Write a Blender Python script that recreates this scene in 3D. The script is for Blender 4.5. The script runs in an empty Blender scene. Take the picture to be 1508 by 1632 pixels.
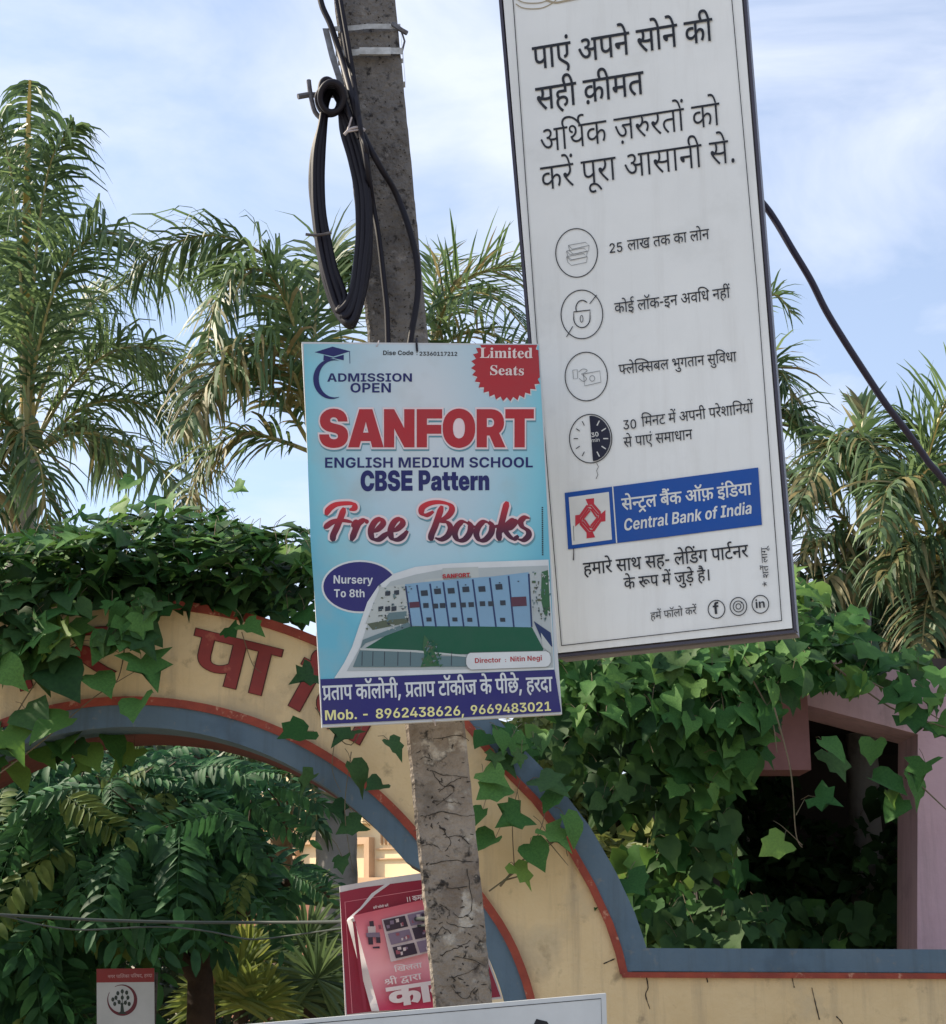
import bpy, math, random
from mathutils import Vector, Matrix
from mathutils.geometry import tessellate_polygon, delaunay_2d_cdt
random.seed(11)
SC = bpy.context.scene
COL = SC.collection
R = math.radians

# ------------------------------------------------------------------ camera, sky, sun, exposure
EYE = Vector((0, 0, 1.6)); PITCH = R(15); FPX = 2600.0
cam_d = bpy.data.cameras.new("camera"); cam = bpy.data.objects.new("camera", cam_d); COL.objects.link(cam)
cam.location = EYE; cam.rotation_euler = (R(90) + PITCH, 0, 0)
cam_d.sensor_fit = 'VERTICAL'; cam_d.sensor_height = 24; cam_d.lens = 24 * FPX / 1632
cam_d.clip_start = 0.05; cam_d.clip_end = 3000
SC.camera = cam
SUN_EL, SUN_AZ = 38, -71          # azimuth measured from +Y (the view direction) towards +X
world = bpy.data.worlds.new("World"); SC.world = world; world.use_nodes = True
nt = world.node_tree; nt.nodes.clear(); N = nt.nodes.new; L = nt.links.new
out = N('ShaderNodeOutputWorld'); sky = N('ShaderNodeTexSky'); sky.sky_type = 'NISHITA'; sky.sun_disc = False
sky.sun_elevation = R(SUN_EL); sky.sun_rotation = R(SUN_AZ); sky.air_density = 1.0; sky.dust_density = 1.0; sky.ozone_density = 2.0
bg = N('ShaderNodeBackground'); bg.inputs[1].default_value = 0.125; L(sky.outputs[0], bg.inputs[0])
tc = N('ShaderNodeTexCoord'); mp = N('ShaderNodeMapping'); mp.inputs['Scale'].default_value = (1.5, 1.5, 4.2)
mp.inputs['Rotation'].default_value = (0.25, -0.2, 0); mp.inputs['Location'].default_value = (2.1, 0.8, 1.45)
n1 = N('ShaderNodeTexNoise'); n1.inputs['Scale'].default_value = 2.3; n1.inputs['Detail'].default_value = 9; n1.inputs['Roughness'].default_value = 0.56; n1.inputs['Distortion'].default_value = 0.5
L(tc.outputs['Generated'], mp.inputs[0]); L(mp.outputs[0], n1.inputs[0])
cr = N('ShaderNodeValToRGB'); cr.color_ramp.elements[0].position = 0.40; cr.color_ramp.elements[0].color = (.30, .30, .30, 1)
cr.color_ramp.elements[1].position = 0.66; cr.color_ramp.elements[1].color = (.93, .93, .93, 1)
sz = N('ShaderNodeSeparateXYZ'); L(tc.outputs['Generated'], sz.inputs[0])
hz = N('ShaderNodeMapRange'); hz.inputs[1].default_value = 0.0; hz.inputs[2].default_value = 0.42; hz.inputs[3].default_value = 0.10; hz.inputs[4].default_value = -0.03   # cloudier and hazier towards the horizon
L(sz.outputs['Z'], hz.inputs[0]); ha = N('ShaderNodeMath'); ha.operation = 'ADD'; L(n1.outputs[0], ha.inputs[0]); L(hz.outputs[0], ha.inputs[1]); L(ha.outputs[0], cr.inputs[0])
cb = N('ShaderNodeBackground'); cb.inputs[0].default_value = (0.77, 0.83, 0.97, 1); cb.inputs[1].default_value = 0.68
mx = N('ShaderNodeMixShader'); L(cr.outputs[0], mx.inputs[0]); L(bg.outputs[0], mx.inputs[1]); L(cb.outputs[0], mx.inputs[2]); L(mx.outputs[0], out.inputs[0])
sd = bpy.data.lights.new("sun", 'SUN'); sd.energy = 4.4; sd.angle = R(0.6); sd.color = (1.0, 0.88, 0.70)
sun = bpy.data.objects.new("sun", sd); COL.objects.link(sun)
sv = Vector((math.sin(R(SUN_AZ)) * math.cos(R(SUN_EL)), math.cos(R(SUN_AZ)) * math.cos(R(SUN_EL)), math.sin(R(SUN_EL))))
sun.rotation_euler = sv.to_track_quat('Z', 'Y').to_euler(); sun.location = (-20, 10, 20)
SC.view_settings.view_transform = 'Standard'; SC.view_settings.look = 'None'; SC.view_settings.exposure = 0.86; SC.view_settings.gamma = 1
SC.view_settings.use_curve_mapping = False
SC.cycles.max_bounces = 6; SC.cycles.diffuse_bounces = 3; SC.cycles.transmission_bounces = 3; SC.cycles.transparent_max_bounces = 4

# ------------------------------------------------------------------ geometry helpers
RT = Vector((1, 0, 0)); UP = Vector((0, -math.sin(PITCH), math.cos(PITCH))); FW = Vector((0, math.cos(PITCH), math.sin(PITCH)))
def ray(x, y): return RT * ((x - 754) / FPX) + UP * ((816 - y) / FPX) + FW
def at(x, y, Y):
    r = ray(x, y); return EYE + r * (Y / r.y)
class Plane:
    """a real flat board in the place: three of its points; pt() finds the board point seen at a photo position"""
    def __init__(s, a, b, c):
        s.o = a; s.n = (b - a).cross(c - a).normalized()
        if s.n.dot(EYE - a) < 0: s.n = -s.n
    def pt(s, x, y, off=0.0):
        r = ray(x, y); o = s.o + s.n * off
        return EYE + r * ((o - EYE).dot(s.n) / r.dot(s.n))
def tag(o, label=None, cat=None, group=None, kind=None):
    if label: o['label'] = label
    if cat: o['category'] = cat
    if group: o['group'] = group
    if kind: o['kind'] = kind
    return o
def empty(name, loc, label=None, cat=None, group=None):
    o = bpy.data.objects.new(name, None); o.location = loc; o.empty_display_size = .1; COL.objects.link(o)
    return tag(o, label, cat, group)
class MB:
    def __init__(s): s.v = []; s.f = []; s.m = []; s.uv = {}; s.smooth = False
    def face(s, pts, m=0, uv=None):
        b = len(s.v); s.v += [tuple(p) for p in pts]; s.f.append(tuple(range(b, b + len(pts)))); s.m.append(m)
    def grid(s, rows, m=0, close=False):
        b = len(s.v); w = len(rows[0])
        for r in rows: s.v += [tuple(p) for p in r]
        for i in range(len(rows) - 1):
            for j in range(w if close else w - 1):
                k = (j + 1) % w
                s.f.append((b + i * w + j, b + i * w + k, b + (i + 1) * w + k, b + (i + 1) * w + j)); s.m.append(m)
    def box(s, c, x, y, z, m=0):
        """c centre, x y z half-axis vectors"""
        b = len(s.v)
        for sx in (-1, 1):
            for sy in (-1, 1):
                for sz in (-1, 1): s.v.append(tuple(c + x * sx + y * sy + z * sz))
        for f in ((0, 1, 3, 2), (4, 6, 7, 5), (0, 4, 5, 1), (2, 3, 7, 6), (0, 2, 6, 4), (1, 5, 7, 3)):
            s.f.append(tuple(b + i for i in f)); s.m.append(m)
    def tube(s, pts, r, n=6, m=0, cap=True):
        pts = [Vector(p) for p in pts]
        rows = []; ref = Vector((0.13, 0.9, 0.31))
        for i, p in enumerate(pts):
            t = (pts[min(i + 1, len(pts) - 1)] - pts[max(i - 1, 0)])
            if t.length < 1e-9: t = Vector((0, 0, 1))
            t.normalize(); a = t.cross(ref)
            if a.length < 1e-3: a = t.cross(Vector((1, 0, 0)))
            a.normalize(); bb = t.cross(a); rr = r[i] if isinstance(r, (list, tuple)) else r
            rows.append([p + (a * math.cos(q * 2 * math.pi / n) + bb * math.sin(q * 2 * math.pi / n)) * rr for q in range(n)])
        s.grid(rows, m, True)
        if cap: s.face(rows[0][::-1], m); s.face(rows[-1], m)
    def prism(s, front, back, m=0, ms=None, mback=None):
        """front / back: matching outlines"""
        n = len(front)
        for tri in tessellate_polygon([[Vector(p) for p in front]]):
            s.face([front[i] for i in tri], m); s.face([back[i] for i in reversed(tri)], m if mback is None else mback)
        for i in range(n):
            j = (i + 1) % n; s.face([front[i], front[j], back[j], back[i]], m if ms is None else ms)
    def build(s, name, mats, parent=None, smooth=None, uvf=None):
        me = bpy.data.meshes.new(name); off = parent.location if parent is not None else Vector((0, 0, 0))
        # parts live in their thing's space
        acc = Vector((0, 0, 0)); p = parent
        while p is not None: acc += p.location; p = p.parent
        me.from_pydata([(v[0] - acc.x, v[1] - acc.y, v[2] - acc.z) for v in s.v], [], s.f)
        if not isinstance(mats, (list, tuple)): mats = [mats]
        for mm in mats: me.materials.append(mm)
        if len(mats) > 1: me.polygons.foreach_set('material_index', s.m)
        if smooth or s.smooth: me.polygons.foreach_set('use_smooth', [True] * len(me.polygons))
        if uvf:
            uvl = me.uv_layers.new(name='UVMap')
            for lp in me.loops: uvl.data[lp.index].uv = uvf(Vector(s.v[lp.vertex_index]))
        me.update()
        o = bpy.data.objects.new(name, me); COL.objects.link(o)
        if parent is not None: o.parent = parent
        return o
def smoothpath(pts, n=8):
    P = [pts[0]] + list(pts) + [pts[-1]]; o = []
    for i in range(1, len(P) - 2):
        a, b, c, d = [Vector(q) for q in P[i - 1:i + 3]]
        for k in range(n):
            t = k / n
            o.append(0.5 * ((2 * b) + (c - a) * t + (2 * a - 5 * b + 4 * c - d) * t * t + (3 * b - a - 3 * c + d) * t ** 3))
    o.append(Vector(P[-2])); return o

# ------------------------------------------------------------------ materials
MATS = {}
def mat(name, col, rough=.6, col2=None, scale=6, amt=None, bump=0, bscale=30, spec=.4, metal=0, coord='Object', stain=None, island=0, transl=0, detail=6, streak=None):
    if name in MATS: return MATS[name]
    m = bpy.data.materials.new(name); m.use_nodes = True; t = m.node_tree; n = t.nodes; l = t.links.new
    b = n['Principled BSDF']; b.inputs['Roughness'].default_value = rough; b.inputs['Specular IOR Level'].default_value = spec; b.inputs['Metallic'].default_value = metal
    c = n.new('ShaderNodeTexCoord'); cur = None
    def rgb(q): 
        x = n.new('ShaderNodeRGB'); x.outputs[0].default_value = (*q, 1); return x.outputs[0]
    cur = rgb(col)
    def mix(f, a, bb):
        x = n.new('ShaderNodeMix'); x.data_type = 'RGBA'
        if isinstance(f, float): x.inputs[0].default_value = f
        else: l(f, x.inputs[0])
        l(a, x.inputs[6]); l(bb, x.inputs[7]); return x.outputs[2]
    def noise(sc, lo, hi, det=6):
        x = n.new('ShaderNodeTexNoise'); x.inputs['Scale'].default_value = sc; x.inputs['Detail'].default_value = det; x.inputs['Roughness'].default_value = .62
        l(c.outputs[coord], x.inputs['Vector']); r = n.new('ShaderNodeMapRange'); r.inputs[1].default_value = lo; r.inputs[2].default_value = hi; l(x.outputs[0], r.inputs[0]); return r.outputs[0]
    if col2: cur = mix(noise(scale, .35, .65, detail), cur, rgb(col2))
    if stain:
        for (sc, lo, hi, q) in stain: cur = mix(noise(sc, lo, hi, 9), cur, rgb(q))
    if streak:      # rain streaks: noise drawn out downwards
        mpn = n.new('ShaderNodeMapping'); mpn.inputs['Scale'].default_value = (streak[0], streak[0], streak[0] * .07); l(c.outputs[coord], mpn.inputs[0])
        x = n.new('ShaderNodeTexNoise'); x.inputs['Scale'].default_value = 1; x.inputs['Detail'].default_value = 7; x.inputs['Roughness'].default_value = .7; l(mpn.outputs[0], x.inputs['Vector'])
        r = n.new('ShaderNodeMapRange'); r.inputs[1].default_value = streak[1]; r.inputs[2].default_value = streak[2]; r.inputs[4].default_value = streak[3]; l(x.outputs[0], r.inputs[0]); cur = mix(r.outputs[0], cur, rgb(streak[4]))
    if island:
        g = n.new('ShaderNodeNewGeometry'); oi = n.new('ShaderNodeObjectInfo'); ad = n.new('ShaderNodeMath'); ad.operation = 'ADD'
        l(g.outputs['Random Per Island'], ad.inputs[0]); l(oi.outputs['Random'], ad.inputs[1])
        fr = n.new('ShaderNodeMath'); fr.operation = 'FRACT'; l(ad.outputs[0], fr.inputs[0])
        mr = n.new('ShaderNodeMapRange'); mr.inputs[3].default_value = 1 - island; mr.inputs[4].default_value = 1 + island; l(fr.outputs[0], mr.inputs[0])
        hs = n.new('ShaderNodeHueSaturation'); l(mr.outputs[0], hs.inputs['Value']); l(cur, hs.inputs['Color'])
        mr2 = n.new('ShaderNodeMapRange'); mr2.inputs[3].default_value = .515; mr2.inputs[4].default_value = .475; l(fr.outputs[0], mr2.inputs[0]); l(mr2.outputs[0], hs.inputs['Hue'])
        cur = hs.outputs[0]
    l(cur, b.inputs['Base Color'])
    if bump:
        x = n.new('ShaderNodeTexNoise'); x.inputs['Scale'].default_value = bscale; x.inputs['Detail'].default_value = 8; l(c.outputs[coord], x.inputs['Vector'])
        bp = n.new('ShaderNodeBump'); bp.inputs['Strength'].default_value = bump; bp.inputs['Distance'].default_value = .02; l(x.outputs[0], bp.inputs['Height']); l(bp.outputs[0], b.inputs['Normal'])
    if transl:
        o = n['Material Output']; tr = n.new('ShaderNodeBsdfTranslucent'); ms = n.new('ShaderNodeMixShader'); ms.inputs[0].default_value = transl
        hs2 = n.new('ShaderNodeHueSaturation'); hs2.inputs['Value'].default_value = 1.6; hs2.inputs['Hue'].default_value = .485; l(cur, hs2.inputs['Color'])
        l(hs2.outputs[0], tr.inputs[0]); l(b.outputs[0], ms.inputs[1]); l(tr.outputs[0], ms.inputs[2]); l(ms.outputs[0], o.inputs[0])
    MATS[name] = m; return m
def s2l(r, g, b):
    f = lambda c: (c / 255 / 12.92) if c / 255 <= .04045 else ((c / 255 + .055) / 1.055) ** 2.4
    return (f(r), f(g), f(b))
def ink(name, r, g, b, rough=.45):      # flat print, with slight fading
    c = s2l(r, g, b); return mat('ink_' + name, c, rough, tuple(q * .88 + .012 for q in c), scale=9, spec=.3)

M_crack = mat('crack_dirt', (.035, .028, .022), .95)

# ------------------------------------------------------------------ lettering: glyph outlines as data
# each entry: glyph number, advance, outlines as x, y steps
GLYPHS = [
[46,0,[[240,276,0,-276,-41,0,0,96,-15,-9,-16,-7,-19,-5,-22,-2,-19,2,-17,5,-15,7,-12,10,-11,15,-7,17,-5,21,-1,29,0,97,-40,0,0,35,292,0,0,-35],[199,276,-119,0,0,-92,0,-18,2,-14,1,-11,3,-8,4,-7,5,-6,15,-9,22,-3,19,3,18,7,16,10,14,12]]],
[66,0,[[85,276,0,-276,-41,0,0,276,-44,0,0,35,136,0,0,-35]]],
[19,0,[[284,276,-47,0,0,-86,-1,-23,-3,-17,-5,-15,-8,-12,-14,-14,-20,-9,-24,-4,-8,37,10,2,8,3,7,3,6,5,5,7,4,8,2,11,0,18,0,86,-116,0,0,-100,0,-20,2,-17,2,-13,4,-11,6,-9,9,-8,12,-9,15,-9,55,-31,27,-18,18,-16,10,-19,3,-22,-2,-20,-6,-18,-8,-16,-7,-12,-36,21,6,10,6,11,4,11,2,11,-2,9,-2,8,-6,8,-10,8,-16,10,-21,13,-43,25,-19,12,-15,12,-12,13,-8,16,-6,22,-2,30,0,118,-40,0,0,35,284,0]]],
[6,0,[[-92,386,2,11,6,9,9,7,10,2,11,-2,8,-7,6,-9,2,-11,-2,-11,-6,-9,-8,-7,-11,-2,-10,2,-9,7,-6,9]]],
[9,0,[[235,109,-3,-21,-7,-18,-13,-13,-25,-13,-31,-4,-28,4,-25,10,-23,18,-23,26,-21,35,-22,45,36,13,22,-47,24,-37,18,-17,18,-10,20,-4,18,3,14,6,8,12,4,17,-3,17,-8,15,-11,14,-15,14,-14,-2,-15,-2,-2,36,20,1,16,4,12,7,10,12,4,17,-3,15,-9,11,-12,6,-15,2,-18,-1,-15,-4,-16,-6,-16,-8,-13,35,15,7,17,6,21,4,23,2,24,-2,20,-7,16,-11,11,-14,7,-16,3,-18,-4,-24,-11,-20,-19,-16,5,-6,5,-4,19,-2,18,-1,15,0,14,1,12,2,13,4,0,94,-37,0,0,35,130,0,0,-35,-52,0,0,-276,-41,0,0,145,-12,-3,-11,-1,-12,-1,-13,0,-10,0,-11,1,5,-15]]],
[44,0,[[0,311,284,0,0,-35,-51,0,0,-276,-41,0,0,149,-90,0,0,-27,-2,-12,-5,-9,-8,-5,-11,-2,-12,3,-13,7,-13,12,-10,14,-7,15,-3,14,2,10,5,9,10,5,14,1,143,0,0,92,-192,0]]],
[75,0,[[-84,308,-11,35,-10,27,-11,19,-12,13,-14,7,-16,3,-10,-1,-9,-2,-8,-2,-7,-3,-12,37,21,5,24,2,25,-3,22,-10,18,-17,17,-26,16,-37,14,-47]]],
[60,0,[[294,276,0,-276,-41,0,0,133,-15,-4,-14,-2,-16,-1,-18,0,-22,0,-22,3,-22,4,-18,5,-11,-6,-11,-6,22,-26,26,-27,28,-27,30,-25,-27,-27,-27,25,-26,25,-23,24,-21,22,-16,21,-14,17,-8,14,-5,10,-2,9,-1,9,2,9,6,9,9,6,15,2,12,-1,10,-4,9,-7,7,-9,9,11,6,13,3,15,0,15,0,14,-2,13,-2,11,-4,9,-100,0,0,35,346,0,0,-35],[184,161,19,1,17,1,16,3,17,4,0,106,-113,0,4,-10,2,-10,2,-13,1,-14,-1,-20,-4,-17,-5,-14,-8,-12,26,-4]]],
[79,0,[[85,276,0,-276,-41,0,0,276,-44,0,0,35,136,0,0,-35],[45,308,-10,35,-11,27,-11,19,-11,13,-14,7,-16,3,-10,-1,-10,-2,-8,-2,-7,-3,-12,37,21,5,24,2,26,-3,21,-10,19,-17,17,-26,15,-37,14,-47]]],
[25,0,[[388,276,-162,0,0,-102,17,14,20,9,21,3,21,-3,17,-7,16,-11,11,-16,7,-20,2,-23,-2,-24,-6,-26,-10,-25,-14,-25,-36,20,11,17,9,20,6,21,2,20,-2,21,-8,15,-11,8,-16,3,-18,-4,-18,-12,-19,-20,0,-129,-40,0,0,87,-14,-10,-16,-9,-20,-7,-23,-2,-23,2,-21,7,-19,12,-14,17,-10,22,-3,26,3,25,9,21,15,17,21,14,23,7,28,3,12,0,14,-2,12,-1,10,-2,-4,-37,-9,2,-11,2,-11,1,-11,1,-25,-4,-19,-10,-12,-15,-4,-21,1,-16,5,-13,9,-10,16,-10,19,-3,21,3,18,7,17,12,16,14,0,146,-186,0,0,35,388,0]]],
[68,0,[[-92,308,-8,17,-6,16,-3,16,-1,17,2,20,7,18,12,15,16,12,19,7,24,2,27,-4,23,-10,18,-18,16,-27,14,-34,14,-44,54,0,0,-35,-51,0,0,-276,-41,0,0,276,-44,0,0,35,44,0,-10,32,-10,25,-10,20,-11,14,-15,8,-16,2,-18,-3,-13,-9,-8,-14,-3,-20,2,-16,4,-14,5,-14,7,-14]]],
[61,0,[[160,34,17,7,13,8,9,11,3,14,-4,17,-11,13,-12,6,-15,3,-20,1,-21,-1,-18,-5,-14,-8,-10,-10,-6,-13,-2,-15,1,-15,5,-15,9,-15,14,-17,22,-20,31,-24,-27,-27,-40,34,-30,33,-14,21,-8,23,-3,25,2,18,6,16,9,13,12,12,-9,10,-8,12,-5,14,-2,16,2,13,4,11,5,9,8,7,12,8,14,5,16,3,19,0,66,0,0,44,-180,0,0,35,273,0,0,-35,-52,0,0,-79,-106,0,-13,0,-9,-1,-6,-2,-5,-4,-6,-7,-2,-9,2,-10,4,-8,5,-8,7,-6,24,6,26,2,31,-3,25,-7,19,-13,13,-15,8,-17,2,-19,-4,-26,-12,-22,-21,-16,-29,-11]]],
[92,0,[[388,276,-162,0,0,-102,17,14,20,9,21,3,21,-3,17,-7,16,-11,11,-16,7,-20,2,-23,-2,-24,-6,-26,-10,-25,-14,-25,-36,20,11,17,9,20,6,21,2,20,-2,21,-8,15,-11,8,-16,3,-18,-4,-18,-12,-19,-20,0,-129,-40,0,0,87,-14,-10,-16,-9,-20,-7,-23,-2,-23,2,-21,7,-19,12,-14,17,-10,22,-3,26,3,25,9,21,15,17,21,14,23,7,28,3,12,0,14,-2,12,-1,10,-2,-4,-37,-9,2,-11,2,-11,1,-11,1,-25,-4,-19,-10,-12,-15,-4,-21,1,-16,5,-13,9,-10,16,-10,19,-3,21,3,18,7,17,12,16,14,0,146,-186,0,0,35,388,0],[44,6,2,11,6,9,9,7,10,2,11,-2,8,-7,6,-9,2,-11,-2,-11,-6,-10,-8,-6,-11,-2,-10,2,-9,6,-6,10]]],
[50,0,[[254,276,0,-276,-40,0,0,125,-110,0,0,-19,-2,-14,-6,-9,-8,-6,-8,-1,-10,1,-10,5,-11,7,-9,9,-8,10,-7,10,-4,11,-1,10,1,8,5,7,10,5,14,1,13,0,0,116,-63,0,0,35,306,0,0,-35],[214,276,-110,0,0,-116,110,0]]],
[40,0,[[240,276,0,-276,-40,0,0,164,-54,0,-27,-1,-19,-2,-14,-4,-11,-7,-9,-13,-3,-19,5,-24,14,-23,22,-24,32,-27,-28,-26,-22,20,-20,20,-18,20,-14,22,-9,22,-3,23,2,17,5,14,8,13,9,11,16,10,20,8,23,4,31,2,64,0,0,76,-200,0,0,35,292,0,0,-35]]],
[632,0,[[44,276,-44,0,0,35,40,0,-5,11,-5,12,-3,13,-1,15,4,24,10,21,17,17,23,14,27,7,31,3,50,-4,46,-14,41,-20,38,-28,3,20,7,17,13,13,24,12,30,4,15,-1,15,-2,12,-4,11,-5,-11,-33,-9,4,-9,3,-10,3,-10,1,-18,-3,-13,-9,-8,-13,-3,-15,2,-17,5,-16,8,-16,11,-17,-42,0,-35,37,-36,29,-38,21,-38,13,-41,4,-23,-2,-20,-5,-17,-8,-11,-11,-8,-14,-2,-16,1,-14,4,-12,5,-10,5,-9,54,0,0,-35,-51,0,0,-276,-41,0]]],
[41,0,[[276,276,0,-276,-40,0,0,90,-16,-9,-18,-8,-22,-5,-26,-2,-27,3,-24,8,-21,13,-18,19,-13,23,-9,29,28,8,22,9,16,11,11,13,6,15,3,17,-3,21,-9,16,-14,10,-16,3,-12,-2,-9,-4,-6,-7,-2,-11,5,-14,13,-10,23,-6,-4,-34,-30,7,-22,12,-11,12,-6,15,-2,18,2,17,6,14,10,11,21,10,24,4,20,-2,19,-7,17,-11,14,-16,9,-20,3,-26,-2,-23,-7,-20,-11,-17,-24,-20,-33,-17,12,-16,14,-11,17,-6,23,-2,24,2,21,8,17,11,17,15,0,138,-41,0,0,35,133,0,0,-35]]],
[95,0,[[326,276,0,-276,-40,0,0,185,-68,0,-18,0,-11,1,16,-16,13,-18,8,-21,3,-22,-3,-21,-7,-18,-12,-13,-15,-9,-18,-6,-19,-2,-26,4,-25,11,-23,21,-23,30,-21,41,-21,53,35,13,16,-41,16,-34,16,-27,17,-19,18,-12,19,-4,15,3,11,6,8,11,3,18,-4,21,-12,20,-17,18,-21,15,15,32,135,0,0,56,-286,0,0,35,378,0,0,-35],[112,-28,2,12,6,9,9,6,10,3,11,-3,8,-6,6,-9,2,-12,-2,-11,-6,-9,-8,-6,-11,-2,-10,2,-9,6,-6,9]]],
[417,0,[[260,148,-3,-23,-6,-22,-10,-21,-13,-19,-36,21,10,12,9,16,6,18,2,17,-2,16,-7,12,-10,8,-16,3,-16,-3,-16,-7,-13,-16,-16,-12,-19,-11,-20,-10,24,-26,28,-28,30,-27,32,-25,-28,-27,-28,25,-27,25,-25,24,-21,22,-18,21,-13,17,-10,14,-5,10,-2,9,-1,9,2,9,6,9,9,6,15,2,12,-1,10,-4,9,-7,7,-10,17,12,12,14,7,16,2,18,-1,11,-1,12,-3,10,-3,9,-120,0,0,35,288,0,0,-35,-128,0,6,-21,2,-26,0,-8,-1,-7,14,5,15,1,24,-5,21,-13,10,-14,6,-18]]],
[52,0,[[198,21,-28,-27,-28,25,-27,25,-25,24,-21,22,-18,21,-13,17,-10,14,-5,10,-2,9,-1,9,2,9,6,9,9,6,15,2,12,-1,10,-4,9,-7,7,-10,17,12,12,14,7,16,2,18,-1,11,-1,12,-3,10,-3,9,-120,0,0,35,212,0,0,-35,-52,0,6,-21,2,-26,-3,-25,-8,-22,-13,-17,-17,-15,-20,-12,-23,-11,24,-26,28,-28,30,-27]]],
[461,0,[[85,276,0,-276,-41,0,0,276,-44,0,0,35,136,0,0,-35],[45,308,-10,35,-11,27,-11,19,-11,13,-14,7,-16,3,-10,-1,-10,-2,-8,-2,-7,-3,-12,37,21,5,24,2,26,-3,21,-10,19,-17,17,-26,15,-37,14,-47],[73,410,2,12,6,9,9,6,10,3,11,-3,9,-6,6,-9,2,-12,-2,-11,-6,-9,-9,-6,-11,-2,-10,2,-9,6,-6,9]]],
[449,0,[[-84,308,-11,35,-10,27,-11,19,-12,13,-14,7,-16,3,-10,-1,-9,-2,-8,-2,-7,-3,-12,37,21,5,24,2,25,-3,22,-10,18,-17,17,-26,16,-37,14,-47],[-56,410,2,12,6,9,9,6,10,3,11,-3,9,-6,6,-9,2,-12,-2,-11,-6,-9,-9,-6,-11,-2,-10,2,-9,6,-6,9]]],
[70,0,[[-32,-122,-12,-5,-14,-4,-14,-2,-14,-1,-24,2,-19,7,-16,11,-12,14,-7,17,-2,20,2,18,8,16,12,15,18,11,20,6,25,3,35,-4,30,-10,27,-17,23,-20,20,-24,18,-25,-30,-20,-28,37,-28,27,-19,12,-22,7,-23,3,-22,-3,-16,-7,-10,-12,-4,-14,4,-16,9,-10,13,-6,15,-2,13,1,11,2,11,3,10,4]]],
[10,0,[[235,109,-3,-21,-7,-18,-13,-13,-25,-13,-31,-4,-28,4,-25,10,-23,18,-23,26,-21,35,-22,45,36,13,22,-47,24,-37,18,-17,18,-10,20,-4,18,3,14,6,8,12,4,17,-3,17,-8,15,-11,14,-15,14,-14,-2,-15,-2,-2,36,20,1,16,4,12,7,10,12,4,17,-3,15,-9,11,-12,6,-15,2,-18,-1,-15,-4,-16,-6,-16,-8,-13,35,15,7,17,6,21,4,23,2,24,-2,20,-7,16,-11,11,-14,7,-16,3,-18,-4,-24,-11,-20,-19,-16,5,-6,5,-4,19,-2,18,-1,15,0,14,1,12,2,13,4,0,94,-37,0,0,35,259,0,0,-35,-52,0,0,-276,-41,0,0,276,-88,0,0,-276,-41,0,0,145,-12,-3,-11,-1,-12,-1,-13,0,-10,0,-11,1,5,-15]]],
[801,0,[[36,27,2,16,7,10,10,6,11,1,13,-1,10,-6,7,-10,2,-16,-2,-15,-7,-11,-10,-6,-13,-2,-11,2,-10,6,-7,11]]],
[54,0,[[0,276,0,35,346,0,0,-35,-52,0,0,-276,-40,0,0,178,-3,0,-4,0,-12,-2,-13,-4,-12,-8,-12,-14,-10,-19,-10,-27,-38,12,6,22,10,18,-12,9,-12,6,-13,4,-15,1,-17,-2,-13,-9,-8,-13,-3,-16,3,-19,8,-18,13,-17,18,-19,23,-20,26,-23,-26,-26,-28,24,-26,24,-21,23,-17,23,-10,24,-4,26,4,24,9,19,14,14,17,10,18,6,18,2,21,-2,19,-5,18,-9,17,-12,21,16,24,9,28,3,2,0,2,0,0,63]]],
[26,0,[[364,276,0,-276,-40,0,0,22,-18,-8,-20,-6,-21,-3,-21,-1,-35,2,-35,9,-33,15,-33,22,-33,30,-33,38,-11,15,-7,13,-3,11,-1,10,2,10,6,9,9,6,15,2,12,-1,10,-4,9,-7,7,-9,9,11,6,13,3,15,0,15,0,13,-1,12,-3,11,-4,11,-100,0,0,35,416,0,0,-35],[267,116,17,2,15,5,13,8,12,9,0,136,-184,0,7,-21,2,-26,-2,-25,-6,-22,-9,-18,-21,-21,-28,-17,36,-37,38,-27,27,-12,29,-8,32,-2,21,1,20,3,19,7,19,10,0,38,-13,-7,-15,-5,-16,-4,-20,-1,-22,2,-20,8,-16,11,-13,16,-8,19,-3,22,3,22,8,19,13,15,18,12,21,6,25,2,9,0,13,-1,11,-1,9,-2,-3,-35,-8,2,-9,1,-9,2,-9,0,-21,-3,-17,-8,-10,-14,-4,-19,4,-19,10,-13,16,-7]]],
[12,0,[[136,111,-15,-1,-15,-2,-13,-4,-13,-6,-21,16,-18,18,-12,20,-4,24,1,13,4,11,6,9,8,7,12,8,14,5,18,3,22,0,47,0,0,44,-157,0,0,35,252,0,0,-35,-54,0,0,-79,-92,0,-14,0,-8,-1,-6,-2,-6,-4,-5,-7,-2,-9,2,-12,5,-9,7,-8,8,-7,24,7,27,2,23,-2,20,-6,18,-11,14,-14,8,-17,3,-20,-3,-20,-7,-17,-11,-14,-16,-11,-19,-8,-24,-5,15,-6,16,-6,16,-5,17,-5,-17,-35,-28,13,-27,14,-25,14,-23,14,-26,3,-21,6,-13,10,-4,13,2,11,5,8,8,5,11,2,11,-1,10,-4,12,-7,14,-11,7,-1,6,0,31,3,23,7,10,8,7,11,2,13,-3,15,-9,11,-15,7],[146,308,-9,17,-8,19,-6,19,-1,18,2,20,7,17,13,13,25,13,30,4,15,-1,14,-2,13,-4,11,-5,-11,-33,-9,4,-9,3,-10,3,-11,1,-17,-3,-13,-9,-8,-13,-2,-15,1,-17,5,-16,8,-16,12,-17]]],
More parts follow.
